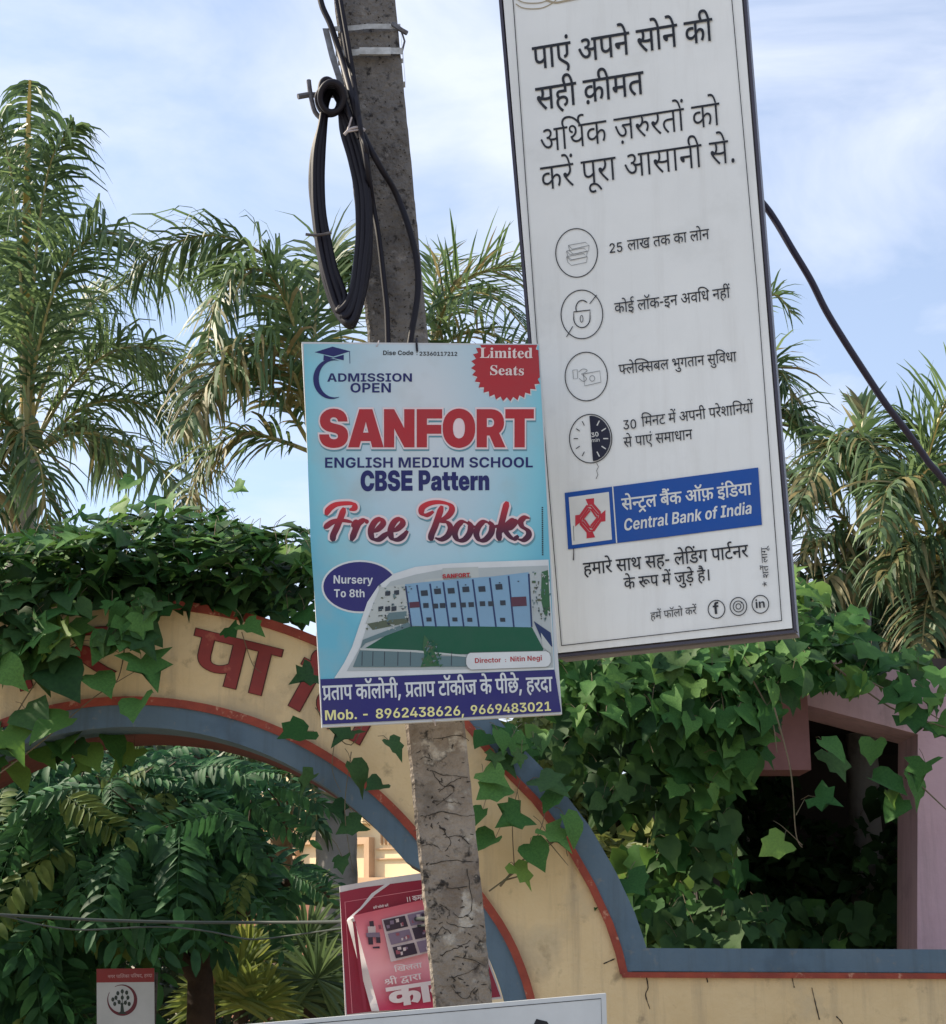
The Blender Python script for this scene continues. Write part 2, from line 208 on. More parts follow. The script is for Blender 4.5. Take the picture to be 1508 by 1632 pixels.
[77,0,[[85,276,0,-276,-41,0,0,276,-44,0,0,35,136,0,0,-35],[149,432,-9,-31,-13,-23,-16,-17,-19,-12,-22,-7,-24,-2,-23,2,-21,8,-20,12,-16,18,-15,23,-13,29,36,12,14,-31,16,-21,19,-13,24,-5,17,3,14,6,11,10,13,22,9,29]]],
[800,0,[[24,169,122,0,0,-41,-122,0]]],
[11,0,[[136,111,-15,-1,-15,-2,-13,-4,-13,-6,-21,16,-18,18,-12,20,-4,24,1,13,4,11,6,9,8,7,12,8,14,5,18,3,22,0,47,0,0,44,-157,0,0,35,252,0,0,-35,-54,0,0,-79,-92,0,-14,0,-8,-1,-6,-2,-6,-4,-5,-7,-2,-9,2,-12,5,-9,7,-8,8,-7,24,7,27,2,23,-2,20,-6,18,-11,14,-14,8,-17,3,-20,-3,-20,-7,-17,-11,-14,-16,-11,-19,-8,-24,-5,15,-6,16,-6,16,-5,17,-5,-17,-35,-28,13,-27,14,-25,14,-23,14,-26,3,-21,6,-13,10,-4,13,2,11,5,8,8,5,11,2,11,-1,10,-4,12,-7,14,-11,7,-1,6,0,31,3,23,7,10,8,7,11,2,13,-3,15,-9,11,-15,7]]],
[57,0,[[286,276,-52,0,0,-276,-40,0,0,82,-15,-8,-17,-8,-21,-5,-25,-2,-25,3,-23,8,-18,12,-15,17,-9,20,-3,24,3,26,10,22,16,18,21,13,25,7,30,3,7,0,9,-1,9,-1,10,0,8,-2,6,-1,-3,-37,-10,2,-11,2,-12,1,-11,1,-28,-4,-21,-10,-10,-10,-6,-13,-1,-15,1,-16,5,-12,9,-10,18,-9,21,-3,24,3,20,8,17,12,15,13,0,146,-194,0,0,35,286,0]]],
[610,0,[[44,276,-44,0,0,35,40,0,-5,11,-5,12,-3,13,-1,15,4,25,11,21,19,17,25,13,30,7,36,3,40,-2,38,-6,36,-10,49,-21,44,-28,39,-34,33,-39,-44,0,-33,31,-36,26,-36,21,-38,14,-40,9,-41,3,-28,-2,-23,-4,-19,-8,-14,-12,-8,-14,-3,-17,1,-13,4,-12,5,-10,5,-9,54,0,0,-35,-51,0,0,-276,-41,0]]],
[43,0,[[315,276,-52,0,0,-276,-41,0,0,75,-16,-9,-17,-8,-21,-5,-26,-1,-25,2,-20,6,-18,12,-13,15,-8,18,-2,21,1,13,3,13,6,11,8,11,-21,11,-17,16,-11,20,-4,25,2,19,7,17,12,14,14,11,18,7,20,2,24,-4,20,-10,13,-16,5,-20,-6,-23,-14,-21,-31,19,5,5,3,6,1,5,1,6,-1,7,-4,7,-7,5,-11,2,-13,-3,-11,-8,-8,-13,-2,-16,2,-14,6,-11,9,-9,11,-6,12,-3,14,-3,15,4,17,0,6,0,6,0,6,0,4,-1,-3,-35,-3,0,-4,0,-4,0,-3,0,-22,-2,-17,-8,-11,-12,-3,-17,3,-18,11,-13,16,-7,20,-3,24,3,21,8,17,12,14,13,0,154,-30,0,0,35,123,0]]],
[440,0,[[-92,308,-8,17,-6,16,-3,16,-1,17,2,20,7,18,12,15,16,12,19,7,24,2,27,-4,23,-10,18,-18,16,-27,14,-34,14,-44,54,0,0,-35,-51,0,0,-276,-41,0,0,276,-44,0,0,35,44,0,-10,32,-10,25,-10,20,-11,14,-15,8,-16,2,-18,-3,-13,-9,-8,-14,-3,-20,2,-16,4,-14,5,-14,7,-14],[76,408,2,11,6,9,9,7,11,2,10,-2,9,-7,6,-9,2,-11,-2,-11,-6,-9,-9,-7,-10,-2,-11,2,-9,7,-6,9]]],
[204,0,[[313,276,-83,0,0,-108,12,7,13,5,15,3,18,1,32,0,0,-36,-26,0,-20,0,-16,-3,-14,-6,-14,-11,0,-128,-40,0,0,96,-13,-8,-15,-8,-18,-5,-20,-2,-19,2,-17,5,-14,8,-12,10,-10,16,-7,17,-4,20,-1,26,0,99,-40,0,0,35,313,0],[80,276,0,-96,1,-24,2,-16,4,-11,7,-9,12,-9,18,-3,20,3,17,6,15,10,14,13,0,136]]],
[604,0,[[44,276,-44,0,0,35,40,0,-5,11,-5,12,-3,13,-1,15,5,26,14,21,24,17,32,12,40,8,47,2,60,-2,56,-6,52,-10,48,-14,44,-17,41,-20,54,-34,45,-37,-50,0,-49,31,-51,25,-55,21,-57,15,-60,9,-62,3,-42,-1,-35,-5,-26,-8,-19,-11,-11,-15,-4,-20,1,-11,4,-11,4,-10,6,-9,54,0,0,-35,-51,0,0,-276,-41,0]]],
[183,0,[[309,276,-83,0,0,-109,12,7,12,5,16,4,18,1,32,0,0,-36,-26,0,-20,-1,-16,-3,-14,-7,-14,-11,0,-126,-40,0,0,87,-14,-10,-16,-9,-20,-7,-23,-2,-23,2,-21,7,-19,12,-14,17,-10,22,-3,26,3,25,9,21,15,17,21,14,23,7,28,3,12,0,14,-2,12,-1,10,-2,-4,-37,-9,2,-11,2,-11,1,-11,1,-25,-4,-19,-10,-12,-15,-4,-21,1,-16,5,-13,9,-10,16,-10,19,-3,21,3,18,7,17,12,16,14,0,146,-186,0,0,35,309,0]]],
[48,0,[[292,276,-51,0,0,-276,-41,0,0,82,-14,-8,-18,-8,-22,-5,-26,-2,-26,3,-24,8,-20,12,-14,17,-10,20,-3,24,3,26,10,22,17,18,23,13,26,7,30,3,8,0,10,-1,9,-1,10,0,9,-2,6,-1,-2,-35,-11,2,-12,2,-13,1,-12,1,-10,-1,-9,-1,67,-84,10,8,8,8,0,148,-200,0,0,35,292,0],[64,144,1,-16,6,-13,9,-10,19,-10,22,-3,9,0,8,2,8,1,8,3,-70,87,-11,-11,-7,-14]]],
[49,0,[[87,316,17,-1,16,-4,14,-7,12,-11,8,-11,6,-16,5,-20,1,-28,0,-58,100,0,0,116,-65,0,0,35,157,0,0,-35,-51,0,0,-276,-41,0,0,125,-100,0,0,-19,-2,-14,-5,-9,-8,-6,-9,-1,-10,1,-10,5,-11,7,-9,9,-8,10,-6,10,-5,11,-1,10,2,8,5,7,9,5,14,1,14,0,0,53,0,21,-2,15,-3,11,-5,9,-13,11,-19,4,-11,-2,-9,-4,-5,-8,-2,-10,3,-12,9,-9,16,-6,24,-3,-4,-36,-34,7,-26,12,-12,12,-8,16,-2,19,2,18,6,14,11,11,21,10]]],
[69,0,[[-124,-6,28,9,28,3,23,-3,20,-6,15,-11,12,-14,7,-17,2,-19,-3,-20,-7,-16,-13,-14,-18,-11,-22,-7,-26,-2,-31,3,-28,7,-25,13,-34,27,-32,34,31,22,19,-22,18,-18,18,-13,19,-10,21,-5,24,-2,23,2,16,7,10,12,3,16,-3,14,-9,11,-13,6,-15,2,-12,-1,-12,-2,-10,-4,-11,-5]]],
[27,0,[[104,276,0,-159,-2,-12,-4,-9,-8,-5,-10,-2,-13,3,-14,8,-12,11,-11,14,-7,15,-3,14,2,10,5,8,10,6,14,2,13,0,0,96,-64,0,0,35,289,0,0,-35,-52,0,0,-276,-41,0,0,276]]],
[609,0,[[44,276,-44,0,0,35,40,0,-5,11,-5,12,-3,13,-1,15,4,25,11,20,17,18,24,13,29,7,34,3,55,-4,50,-14,45,-21,41,-28,36,-34,32,-39,-43,0,-31,31,-32,26,-34,21,-35,14,-36,9,-37,3,-27,-2,-21,-5,-18,-8,-13,-11,-7,-14,-3,-16,1,-14,4,-12,5,-10,5,-9,54,0,0,-35,-51,0,0,-276,-41,0]]],
[35,0,[[260,276,-74,0,0,-102,-28,0,-22,0,-18,-4,-15,-4,-13,-7,-15,-14,-9,-17,-3,-20,3,-22,8,-18,13,-14,16,-10,18,-5,21,-2,24,2,22,4,19,8,21,9,13,-36,-23,-10,-24,-7,-25,-5,-26,-2,-33,3,-29,10,-24,16,-19,21,-11,28,-4,32,4,30,13,25,20,19,25,14,28,9,31,3,1,0,0,66,-145,0,0,35,260,0]]],
[58,0,[[61,94,-16,3,-13,6,-9,11,-3,14,2,12,7,10,10,5,13,2,9,-1,10,-3,11,-5,14,-10,22,11,18,19,12,24,4,30,-3,25,-11,19,-17,13,-21,4,-14,-2,-10,-5,-5,-8,-2,-10,1,-8,4,-8,7,-8,12,-7,17,-5,25,-2,-9,-35,-28,4,-24,8,-18,12,-13,15,-7,16,-3,18,4,24,14,18,13,9,17,5,21,2,23,-3,21,-8,19,-13,14,-19,10,-24,3,-29,-4,-33,-13,-31,-21,-26,-27,-20,22,-20,21,-23,20,-23,17,-22,-32,-22,-24,32,-22,27,-20,21,-19,17,-14,-2],[296,276,0,-276,-41,0,0,276,-45,0,0,35,138,0,0,-35]]],
[51,0,[[298,311,0,-35,-52,0,0,-276,-41,0,0,90,-15,-9,-18,-8,-22,-5,-24,-2,-28,3,-24,10,-20,17,-16,23,-12,26,-7,31,27,8,19,11,11,14,4,19,-1,14,-5,12,-6,12,-6,10,-62,0,0,35],[64,150,12,-21,14,-15,17,-9,23,-3,23,2,20,8,17,12,15,13,0,139,-99,0,10,-27,4,-27,-3,-24,-11,-20,-17,-16]]],
[202,0,[[0,311,186,0,0,-35,-186,0],[102,149,0,-27,-2,-12,-5,-9,-8,-5,-11,-2,-12,3,-13,7,-13,12,-10,14,-7,15,-3,14,2,10,5,9,10,5,14,1,143,0,0,-35]]],
[264,0,[[260,276,-74,0,0,-102,-28,0,-22,0,-18,-4,-15,-4,-13,-7,-15,-14,-9,-17,-3,-20,3,-22,8,-18,13,-14,16,-10,18,-5,21,-2,24,2,22,4,19,8,21,9,13,-36,-23,-10,-24,-7,-25,-5,-26,-2,-33,3,-29,10,-24,16,-19,21,-11,28,-4,32,4,30,13,25,20,19,25,14,28,9,31,3,1,0,0,66,-145,0,0,35,260,0],[16,-82,124,76,20,0,72,-90,-29,-19,-59,73,-105,-73]]],
[452,0,[[-90,308,-12,17,-12,12,-11,7,-11,5,-12,2,-12,1,-10,-1,-10,-3,-11,-3,-10,-4,-13,35,12,4,12,4,13,2,14,0,21,-2,19,-8,16,-13,13,-17,2,1,-9,23,-10,17,-10,12,-11,9,-12,4,-14,2,-11,-1,-9,-1,-8,-3,-7,-3,-11,35,21,5,24,2,25,-3,22,-10,18,-17,17,-26,16,-37,14,-47],[-56,408,2,11,6,9,9,7,10,2,11,-2,9,-7,6,-9,2,-11,-2,-11,-6,-9,-9,-7,-11,-2,-10,2,-9,7,-6,9]]],
[21,0,[[235,109,-3,-21,-7,-18,-13,-13,-25,-13,-31,-4,-28,4,-25,10,-23,18,-23,26,-21,35,-22,45,36,13,22,-47,24,-37,18,-17,18,-10,20,-4,18,3,14,6,8,12,4,17,-3,17,-8,15,-11,14,-15,14,-14,-2,-15,-2,-2,36,20,1,16,4,12,7,10,12,4,17,-3,15,-9,11,-12,6,-15,2,-18,-1,-15,-4,-16,-6,-16,-8,-13,35,15,7,17,6,21,4,23,2,24,-2,20,-7,16,-11,11,-14,7,-16,3,-18,-4,-24,-11,-20,-19,-16,5,-6,5,-4,19,-2,18,-1,15,0,14,1,12,2,13,4,0,94,-37,0,0,35,259,0,0,-35,-52,0,0,-276,-41,0,0,276,-88,0,0,-276,-41,0,0,145,-12,-3,-11,-1,-12,-1,-13,0,-10,0,-11,1,5,-15],[532,432,-10,-31,-13,-23,-16,-17,-19,-12,-22,-7,-24,-2,-23,2,-21,8,-19,12,-17,18,-15,23,-12,29,35,12,14,-31,16,-21,19,-13,25,-5,17,3,14,6,11,10,12,22,10,29]]],
[98,0,[[230,276,0,-102,13,11,14,8,15,5,17,2,20,-3,18,-7,15,-11,11,-16,7,-20,2,-23,-1,-24,-6,-26,-10,-25,-15,-25,-36,20,11,17,9,20,6,21,2,20,-2,21,-8,15,-11,8,-16,3,-18,-4,-18,-12,-19,-21,0,-128,-40,0,0,96,-14,-8,-14,-8,-18,-5,-20,-2,-19,2,-17,5,-14,8,-12,10,-10,16,-7,17,-4,20,-1,26,0,99,-40,0,0,35,393,0,0,-35],[80,276,0,-96,1,-24,2,-16,4,-11,7,-9,12,-9,18,-3,19,3,17,6,16,10,14,12,0,137],[44,6,2,11,6,9,9,7,10,2,11,-2,8,-7,6,-9,2,-11,-2,-11,-6,-10,-8,-6,-11,-2,-10,2,-9,6,-6,10]]],
[605,0,[[44,276,-44,0,0,35,41,0,-6,14,-5,13,-3,14,-1,16,3,22,9,19,14,17,18,12,23,8,26,2,36,-4,33,-12,28,-20,25,-27,23,-35,22,-42,-40,0,-18,32,-19,26,-19,21,-20,14,-22,9,-24,2,-24,-3,-18,-10,-11,-16,-4,-21,1,-15,4,-13,4,-12,6,-11,54,0,0,-35,-51,0,0,-276,-41,0]]],
[37,0,[[179,111,-15,-1,-14,-2,-14,-4,-12,-6,-22,16,-18,18,-12,20,-4,24,2,13,4,11,5,9,8,7,13,8,14,5,18,3,22,0,46,0,0,44,-200,0,0,35,296,0,0,-35,-55,0,0,-79,-92,0,-13,0,-9,-1,-6,-2,-5,-4,-6,-7,-2,-9,2,-12,6,-9,7,-8,7,-7,25,7,26,2,23,-2,21,-6,17,-11,14,-14,8,-17,3,-20,-3,-21,-8,-18,-14,-16,-19,-12,-24,-8,-31,-2,-31,2,-29,8,-27,12,-37,25,-32,32,31,25,29,-30,29,-21,32,-12,35,-4,26,2,18,8,11,12,3,17,-3,15,-9,11,-15,7]]],
[617,0,[[44,276,-44,0,0,35,41,0,-6,14,-5,13,-3,14,-1,16,3,22,9,19,14,17,18,12,23,8,26,2,36,-4,33,-12,28,-20,25,-27,23,-35,22,-42,-40,0,-18,32,-19,26,-19,21,-20,14,-22,9,-24,2,-24,-3,-18,-10,-11,-16,-4,-21,1,-15,4,-13,4,-12,6,-11,54,0,0,-35,-51,0,0,-276,-41,0],[267,408,2,11,6,9,9,7,10,2,11,-2,9,-7,6,-9,2,-11,-2,-11,-6,-9,-9,-7,-11,-2,-10,2,-9,7,-6,9]]],
[181,0,[[-95,308,-10,17,-8,19,-5,19,-2,18,2,20,8,17,12,13,25,13,31,4,15,-1,14,-2,13,-4,10,-5,-10,-33,-9,4,-9,3,-10,3,-11,1,-18,-3,-13,-9,-7,-13,-3,-15,2,-17,5,-16,8,-16,11,-17]]],
[418,0,[[249,80,-19,2,-17,6,-14,11,-11,14,-7,17,-2,20,0,1,0,1,-8,4,-9,3,-9,3,-11,1,-12,-11,-14,-9,-16,-9,-16,-7,24,-26,28,-28,30,-27,32,-25,-28,-27,-28,25,-27,25,-25,24,-21,22,-18,21,-13,17,-10,14,-5,10,-2,9,-1,9,2,9,6,9,9,6,15,2,12,-1,10,-4,9,-7,7,-10,17,12,12,14,7,16,2,18,-1,11,-1,12,-3,10,-3,9,-120,0,0,35,400,0,0,-35,-240,0,6,-21,2,-26,-1,-18,-5,-16,14,-4,13,-5,11,13,14,11,19,6,22,2,29,-3,25,-10,22,-16,19,-21,17,-25,15,-27,-32,-17,-22,38,-22,26,-24,16,-26,5,-19,-2,-13,-8,-7,-12,-3,-13,3,-16,8,-10,11,-6,14,-2,7,0,8,1,7,2,8,3,12,-33,-12,-5,-11,-2,-11,-1]]],
[32,0,[[326,276,0,-276,-40,0,0,185,-68,0,-18,0,-11,1,16,-16,13,-18,8,-21,3,-22,-3,-21,-7,-18,-12,-13,-15,-9,-18,-6,-19,-2,-26,4,-25,11,-23,21,-23,30,-21,41,-21,53,35,13,16,-41,16,-34,16,-27,17,-19,18,-12,19,-4,15,3,11,6,8,11,3,18,-4,21,-12,20,-17,18,-21,15,15,32,135,0,0,56,-286,0,0,35,378,0,0,-35]]],
[96,0,[[179,111,-15,-1,-14,-2,-14,-4,-12,-6,-22,16,-18,18,-12,20,-4,24,2,13,4,11,5,9,8,7,13,8,14,5,18,3,22,0,46,0,0,44,-200,0,0,35,296,0,0,-35,-55,0,0,-79,-92,0,-13,0,-9,-1,-6,-2,-5,-4,-6,-7,-2,-9,2,-12,6,-9,7,-8,7,-7,25,7,26,2,23,-2,21,-6,17,-11,14,-14,8,-17,3,-20,-3,-21,-8,-18,-14,-16,-19,-12,-24,-8,-31,-2,-31,2,-29,8,-27,12,-37,25,-32,32,31,25,29,-30,29,-21,32,-12,35,-4,26,2,18,8,11,12,3,17,-3,15,-9,11,-15,7],[128,-67,3,11,6,10,9,6,10,2,11,-2,9,-6,6,-10,2,-11,-2,-11,-6,-10,-9,-6,-11,-2,-10,2,-9,6,-6,10]]],
[76,0,[[-90,308,-12,17,-12,12,-11,7,-11,5,-12,2,-12,1,-10,-1,-10,-3,-11,-3,-10,-4,-13,35,12,4,12,4,13,2,14,0,21,-2,19,-8,16,-13,13,-17,2,1,-9,23,-10,17,-10,12,-11,9,-12,4,-14,2,-11,-1,-9,-1,-8,-3,-7,-3,-11,35,21,5,24,2,25,-3,22,-10,18,-17,17,-26,16,-37,14,-47]]],
[104,0,[[97,311,41,0,0,-311,-41,0]]],
[47,0,[[230,276,0,-102,13,11,14,8,15,5,17,2,20,-3,18,-7,15,-11,11,-16,7,-20,2,-23,-1,-24,-6,-26,-10,-25,-15,-25,-36,20,11,17,9,20,6,21,2,20,-2,21,-8,15,-11,8,-16,3,-18,-4,-18,-12,-19,-21,0,-128,-40,0,0,96,-14,-8,-14,-8,-18,-5,-20,-2,-19,2,-17,5,-14,8,-12,10,-10,16,-7,17,-4,20,-1,26,0,99,-40,0,0,35,393,0,0,-35],[80,276,0,-96,1,-24,2,-16,4,-11,7,-9,12,-9,18,-3,19,3,17,6,16,10,14,12,0,137]]],
[797,0,[[69,170,59,80,-92,6,8,48,95,-28,-11,96,50,0,-10,-96,97,28,7,-48,-93,-6,60,-80,-43,-24,-44,88,-38,-88]]],
[451,0,[[-84,308,-11,35,-10,27,-11,19,-12,13,-14,7,-16,3,-10,-1,-9,-2,-8,-2,-7,-3,-12,37,21,5,24,2,22,-2,17,-6,15,-12,15,-18,8,16,14,12,18,8,22,2,16,-1,14,-2,13,-4,11,-5,-12,-33,-8,4,-10,3,-9,3,-11,1,-18,-3,-12,-9,-8,-13,-3,-15,0,-6,1,-5,8,-26,9,-29],[-15,337,-9,2,-8,5,-6,8,-2,10,2,10,6,8,8,5,9,2,10,-2,8,-5,5,-8,2,-10,-2,-10,-5,-8,-8,-5]]],
[274,0,[[22,26,85,50,-24,8,-19,13,-11,15,-7,17,-5,21,-1,29,0,97,-40,0,0,35,292,0,0,-35,-52,0,0,-276,-41,0,0,96,-153,-102],[199,276,-119,0,0,-92,0,-18,2,-14,1,-11,3,-8,4,-7,5,-6,15,-9,21,-3,19,3,18,7,17,10,14,12]]],
[799,0,[[23,-64,7,30,7,32,6,32,5,28,48,0,4,-6,-8,-27,-11,-31,-12,-30,-13,-28]]],
[31,0,[[148,35,37,4,33,12,28,18,22,25,14,28,5,33,-3,21,-8,18,-14,12,-18,4,-15,-3,-10,-7,-5,-9,-2,-12,3,-15,10,-14,17,-11,26,-9,-17,-31,-25,9,-19,10,-15,13,-14,22,-4,25,3,22,10,19,17,14,24,7,0,36,-228,0,0,35,358,0,0,-35,-90,0,0,-38,23,-10,19,-17,9,-16,6,-19,1,-22,-3,-29,-9,-27,-15,-27,-21,-23,-25,-20,-31,-15,-35,-10,-39,-3,-30,2,-24,7,-19,12,-14,15,-8,17,-3,21,1,10,3,11,5,11,7,10,-19,11,-14,15,-9,17,-2,21,2,18,8,15,12,13,17,8,19,6,23,2,10,-1,11,-1,12,-1,8,-3,-3,-34,-7,2,-9,2,-9,1,-10,1,-19,-3,-14,-6,-8,-10,-3,-14,3,-13,8,-10,13,-6,15,-6,15,4,17,1,6,0,5,-1,6,0,4,0,-3,-36,-3,1,-4,0,-3,0,-3,0,-21,-2,-14,-7,-9,-11,-3,-15,4,-17,11,-13,19,-7]]],
[42,0,[[206,-29,-10,17,-10,18,-8,16,-7,14,-6,0,-7,-1,-7,-1,-7,0,-22,1,-21,4,-20,7,-19,10,-16,14,-12,18,-8,22,-3,26,2,20,6,18,9,14,11,12,18,13,23,9,25,4,28,2,3,0,0,48,-148,0,0,35,267,0,0,-35,-79,0,0,-84,-24,0,-27,0,-20,-3,-17,-5,-14,-6,-9,-9,-8,-11,-4,-12,-2,-15,2,-17,7,-14,11,-13,15,-9,21,-6,25,-2,2,0,4,0,3,0,3,0,-2,10,-1,8,3,15,8,10,10,5,12,2,19,-3,14,-9,9,-13,2,-14,-1,-14,-6,-11,-8,-7,-10,-6,7,-12,7,-13,10,-14,11,-16]]],
[614,0,[[44,276,-44,0,0,35,40,0,-5,11,-5,12,-3,13,-1,15,5,26,13,21,22,17,29,12,37,8,44,2,54,-2,50,-6,46,-10,43,-14,40,-17,36,-19,49,-34,42,-38,-48,0,-44,31,-46,25,-49,21,-51,15,-53,9,-55,3,-38,-2,-31,-4,-23,-8,-17,-11,-11,-15,-3,-18,1,-13,4,-11,5,-10,5,-9,54,0,0,-35,-51,0,0,-276,-41,0]]],
[284,0,[[122,20,-24,34,126,75,-28,6,-25,7,-22,7,-21,8,-21,-14,-23,-14,-23,-14,-23,-14,-24,34,20,10,20,11,19,10,19,11,-23,19,-14,18,-8,18,-3,20,3,16,7,16,12,13,16,11,19,6,23,2,20,-2,18,-6,16,-10,12,-14,7,-16,3,-18,-3,-20,-9,-19,-13,-16,-15,-15,24,-8,28,-7,29,-6,27,-4,0,121,-38,0,0,35,131,0,0,-35,-52,0,0,-276,-41,0,0,117],[84,248,2,-12,6,-13,13,-13,19,-14,15,12,11,13,7,14,2,15,-3,15,-7,10,-12,6,-15,2,-14,-2,-12,-7,-9,-10]]],
[529,0,[[114,-62,-27,2,-23,8,-18,12,-14,16,-9,19,-3,21,4,28,12,22,20,17,26,11,-7,19,-2,23,2,20,6,18,9,14,11,12,19,13,22,9,25,4,28,2,3,0,0,48,-198,0,0,35,317,0,0,-35,-79,0,0,-84,-24,0,-27,0,-20,-3,-17,-5,-14,-6,-12,-13,-8,-15,-2,-19,2,-17,6,-14,11,-13,16,-9,20,-6,26,-2,2,0,3,0,2,0,4,0,-2,10,-1,8,3,15,8,10,10,5,12,2,19,-3,14,-9,9,-13,2,-14,-2,-14,-6,-11,-10,-8,-12,-6,42,-111,-34,-14,-28,80,-23,-22,-26,-20,-19,-10,-23,-6],[60,17,1,-15,6,-11,9,-9,18,-7,20,-3,22,2,18,8,18,10,15,14,14,14,13,16,-5,0,-5,-1,-4,0,-3,0,-24,2,-25,5,-23,8,-20,14,-18,-7,-15,-10,-9,-13]]],
[611,0,[[44,276,-44,0,0,35,40,0,-5,11,-5,12,-3,13,-1,15,4,25,12,21,20,17,26,13,32,7,37,3,44,-2,41,-6,38,-10,53,-21,47,-29,41,-34,36,-38,-45,0,-37,31,-38,26,-39,20,-42,15,-42,9,-45,3,-31,-2,-25,-4,-20,-8,-14,-12,-9,-14,-3,-18,1,-12,4,-12,5,-10,5,-9,54,0,0,-35,-51,0,0,-276,-41,0]]],
[67,0,[[44,276,-44,0,0,35,40,0,-5,11,-5,12,-3,14,-1,14,4,24,9,21,17,17,21,14,26,7,30,3,45,-4,42,-13,38,-21,35,-29,31,-34,28,-39,-42,0,-31,37,-33,29,-33,21,-35,13,-36,4,-22,-2,-18,-5,-15,-8,-11,-11,-7,-13,-2,-16,1,-14,4,-12,5,-11,5,-9,54,0,0,-35,-51,0,0,-276,-41,0]]],
[59,0,[[296,311,0,-35,-52,0,0,-276,-40,0,0,96,-16,-9,-18,-7,-20,-5,-23,-2,-19,2,-17,5,-15,7,-12,10,-11,15,-7,17,-5,21,-1,29,0,97,-40,0,0,35],[204,276,-102,0,102,-132],[94,120,15,-9,22,-3,13,2,12,2,13,5,11,5,-100,132,0,-70,0,-18,1,-14,2,-11,3,-8,4,-7]]],
[10032,134,[]],
[10048,324,[[162,-5,-27,3,-24,7,-21,12,-18,17,-15,21,-11,26,-9,30,-5,33,-1,38,1,37,5,34,9,29,12,26,15,21,18,17,20,13,24,7,27,3,27,-3,23,-7,21,-13,18,-17,15,-21,12,-26,8,-29,6,-34,1,-37,-1,-38,-5,-33,-9,-30,-12,-26,-14,-21,-18,-17,-21,-12,-24,-7],[162,43,23,4,19,12,15,20,11,27,7,34,2,42,-2,41,-7,35,-11,27,-15,20,-19,12,-23,4,-23,-4,-19,-12,-15,-20,-11,-27,-7,-35,-2,-41,2,-42,7,-34,11,-27,15,-20,19,-12]]],
[10049,324,[[51,0,0,46,232,0,0,-46],[203,364,0,-364,-55,0,0,313,-3,0,-86,-63,0,56,80,58]]],
[10050,324,[[42,0,0,40,124,128,17,19,15,16,11,15,8,15,5,15,2,15,-3,17,-6,15,-10,11,-13,9,-15,5,-18,2,-18,-2,-16,-6,-12,-10,-10,-12,-6,-16,-2,-18,-53,0,4,31,11,27,18,22,24,17,29,10,32,4,33,-4,28,-10,23,-16,18,-21,11,-25,4,-28,-2,-20,-5,-19,-11,-20,-16,-23,-22,-26,-30,-32,-72,-75,0,-2,164,0,0,-48]]],
[10051,324,[[156,-5,-34,3,-30,9,-26,15,-20,20,-13,24,-6,29,57,0,4,-15,7,-13,12,-11,14,-7,17,-5,18,-1,20,2,18,5,14,9,12,12,7,16,2,19,-2,17,-7,16,-11,14,-16,11,-21,7,-27,3,-33,0,0,41,89,98,0,3,-156,0,0,48,226,0,0,-41,-116,-127,0,11,25,1,23,-3,21,-7,26,-16,20,-22,12,-26,4,-30,-4,-30,-13,-27,-20,-22,-26,-16,-32,-10]]],
[10053,324,[[158,-5,-32,3,-29,10,-23,15,-19,21,-12,24,-5,27,54,0,4,-14,7,-13,10,-11,13,-8,15,-5,17,-2,20,2,17,8,14,11,11,15,7,18,2,21,-2,21,-7,18,-12,16,-14,11,-18,8,-20,2,-17,-1,-17,-5,-15,-6,-11,-8,-51,7,20,184,201,0,0,-48,-155,0,-11,-101,2,0,12,9,16,8,19,5,20,2,23,-2,22,-7,20,-11,17,-14,14,-18,10,-21,7,-23,2,-25,-4,-34,-12,-29,-20,-25,-25,-19,-30,-12]]],
[10054,324,[[162,-5,-32,4,-30,11,-24,18,-19,25,-12,29,-4,34,3,28,8,28,16,32,23,37,83,123,59,0,-119,-174,-10,0,6,9,9,9,11,7,12,6,14,4,16,1,31,-3,27,-11,22,-16,17,-22,10,-28,3,-32,-3,-33,-12,-28,-19,-24,-24,-19,-29,-11],[162,41,19,3,16,7,14,11,10,14,7,18,2,20,-2,20,-7,17,-10,15,-14,11,-16,7,-19,2,-19,-2,-16,-7,-14,-11,-10,-14,-7,-18,-2,-20,2,-20,7,-17,10,-15,14,-11,16,-7]]],
[10055,324,[[66,0,158,313,0,3,-183,0,0,48,242,0,0,-50,-159,-314]]],
[10058,134,[[68,-4,-14,3,-12,8,-8,11,-2,14,2,14,8,12,12,8,14,2,14,-2,12,-8,7,-12,3,-14,-3,-14,-7,-11,-12,-8],[68,188,-14,3,-12,8,-8,11,-2,14,2,14,8,12,12,8,14,2,14,-2,12,-8,7,-12,3,-14,-3,-14,-7,-11,-12,-8]]],
[10065,354,[[12,0,130,364,68,0,132,-364,-60,0,-71,202,-9,27,-9,31,-11,37,-12,44,11,0,-12,-44,-10,-37,-9,-32,-9,-26,-68,-202],[83,96,0,46,189,0,0,-46]]],
[10067,367,[[191,-5,-30,3,-28,7,-26,13,-23,17,-19,21,-16,26,-12,29,-7,34,-2,37,2,37,7,33,12,30,16,26,19,21,23,17,26,13,28,7,30,3,28,-2,26,-7,24,-10,22,-14,18,-17,15,-21,11,-25,6,-27,-56,0,-4,16,-8,15,-9,12,-12,10,-13,8,-15,6,-15,4,-17,1,-30,-4,-26,-12,-22,-19,-17,-27,-11,-34,-3,-40,3,-41,11,-34,17,-26,22,-20,26,-11,30,-4,16,1,16,4,15,5,13,8,12,11,9,12,8,14,4,17,56,0,-6,-26,-10,-24,-15,-20,-18,-18,-21,-15,-24,-11,-27,-7]]],
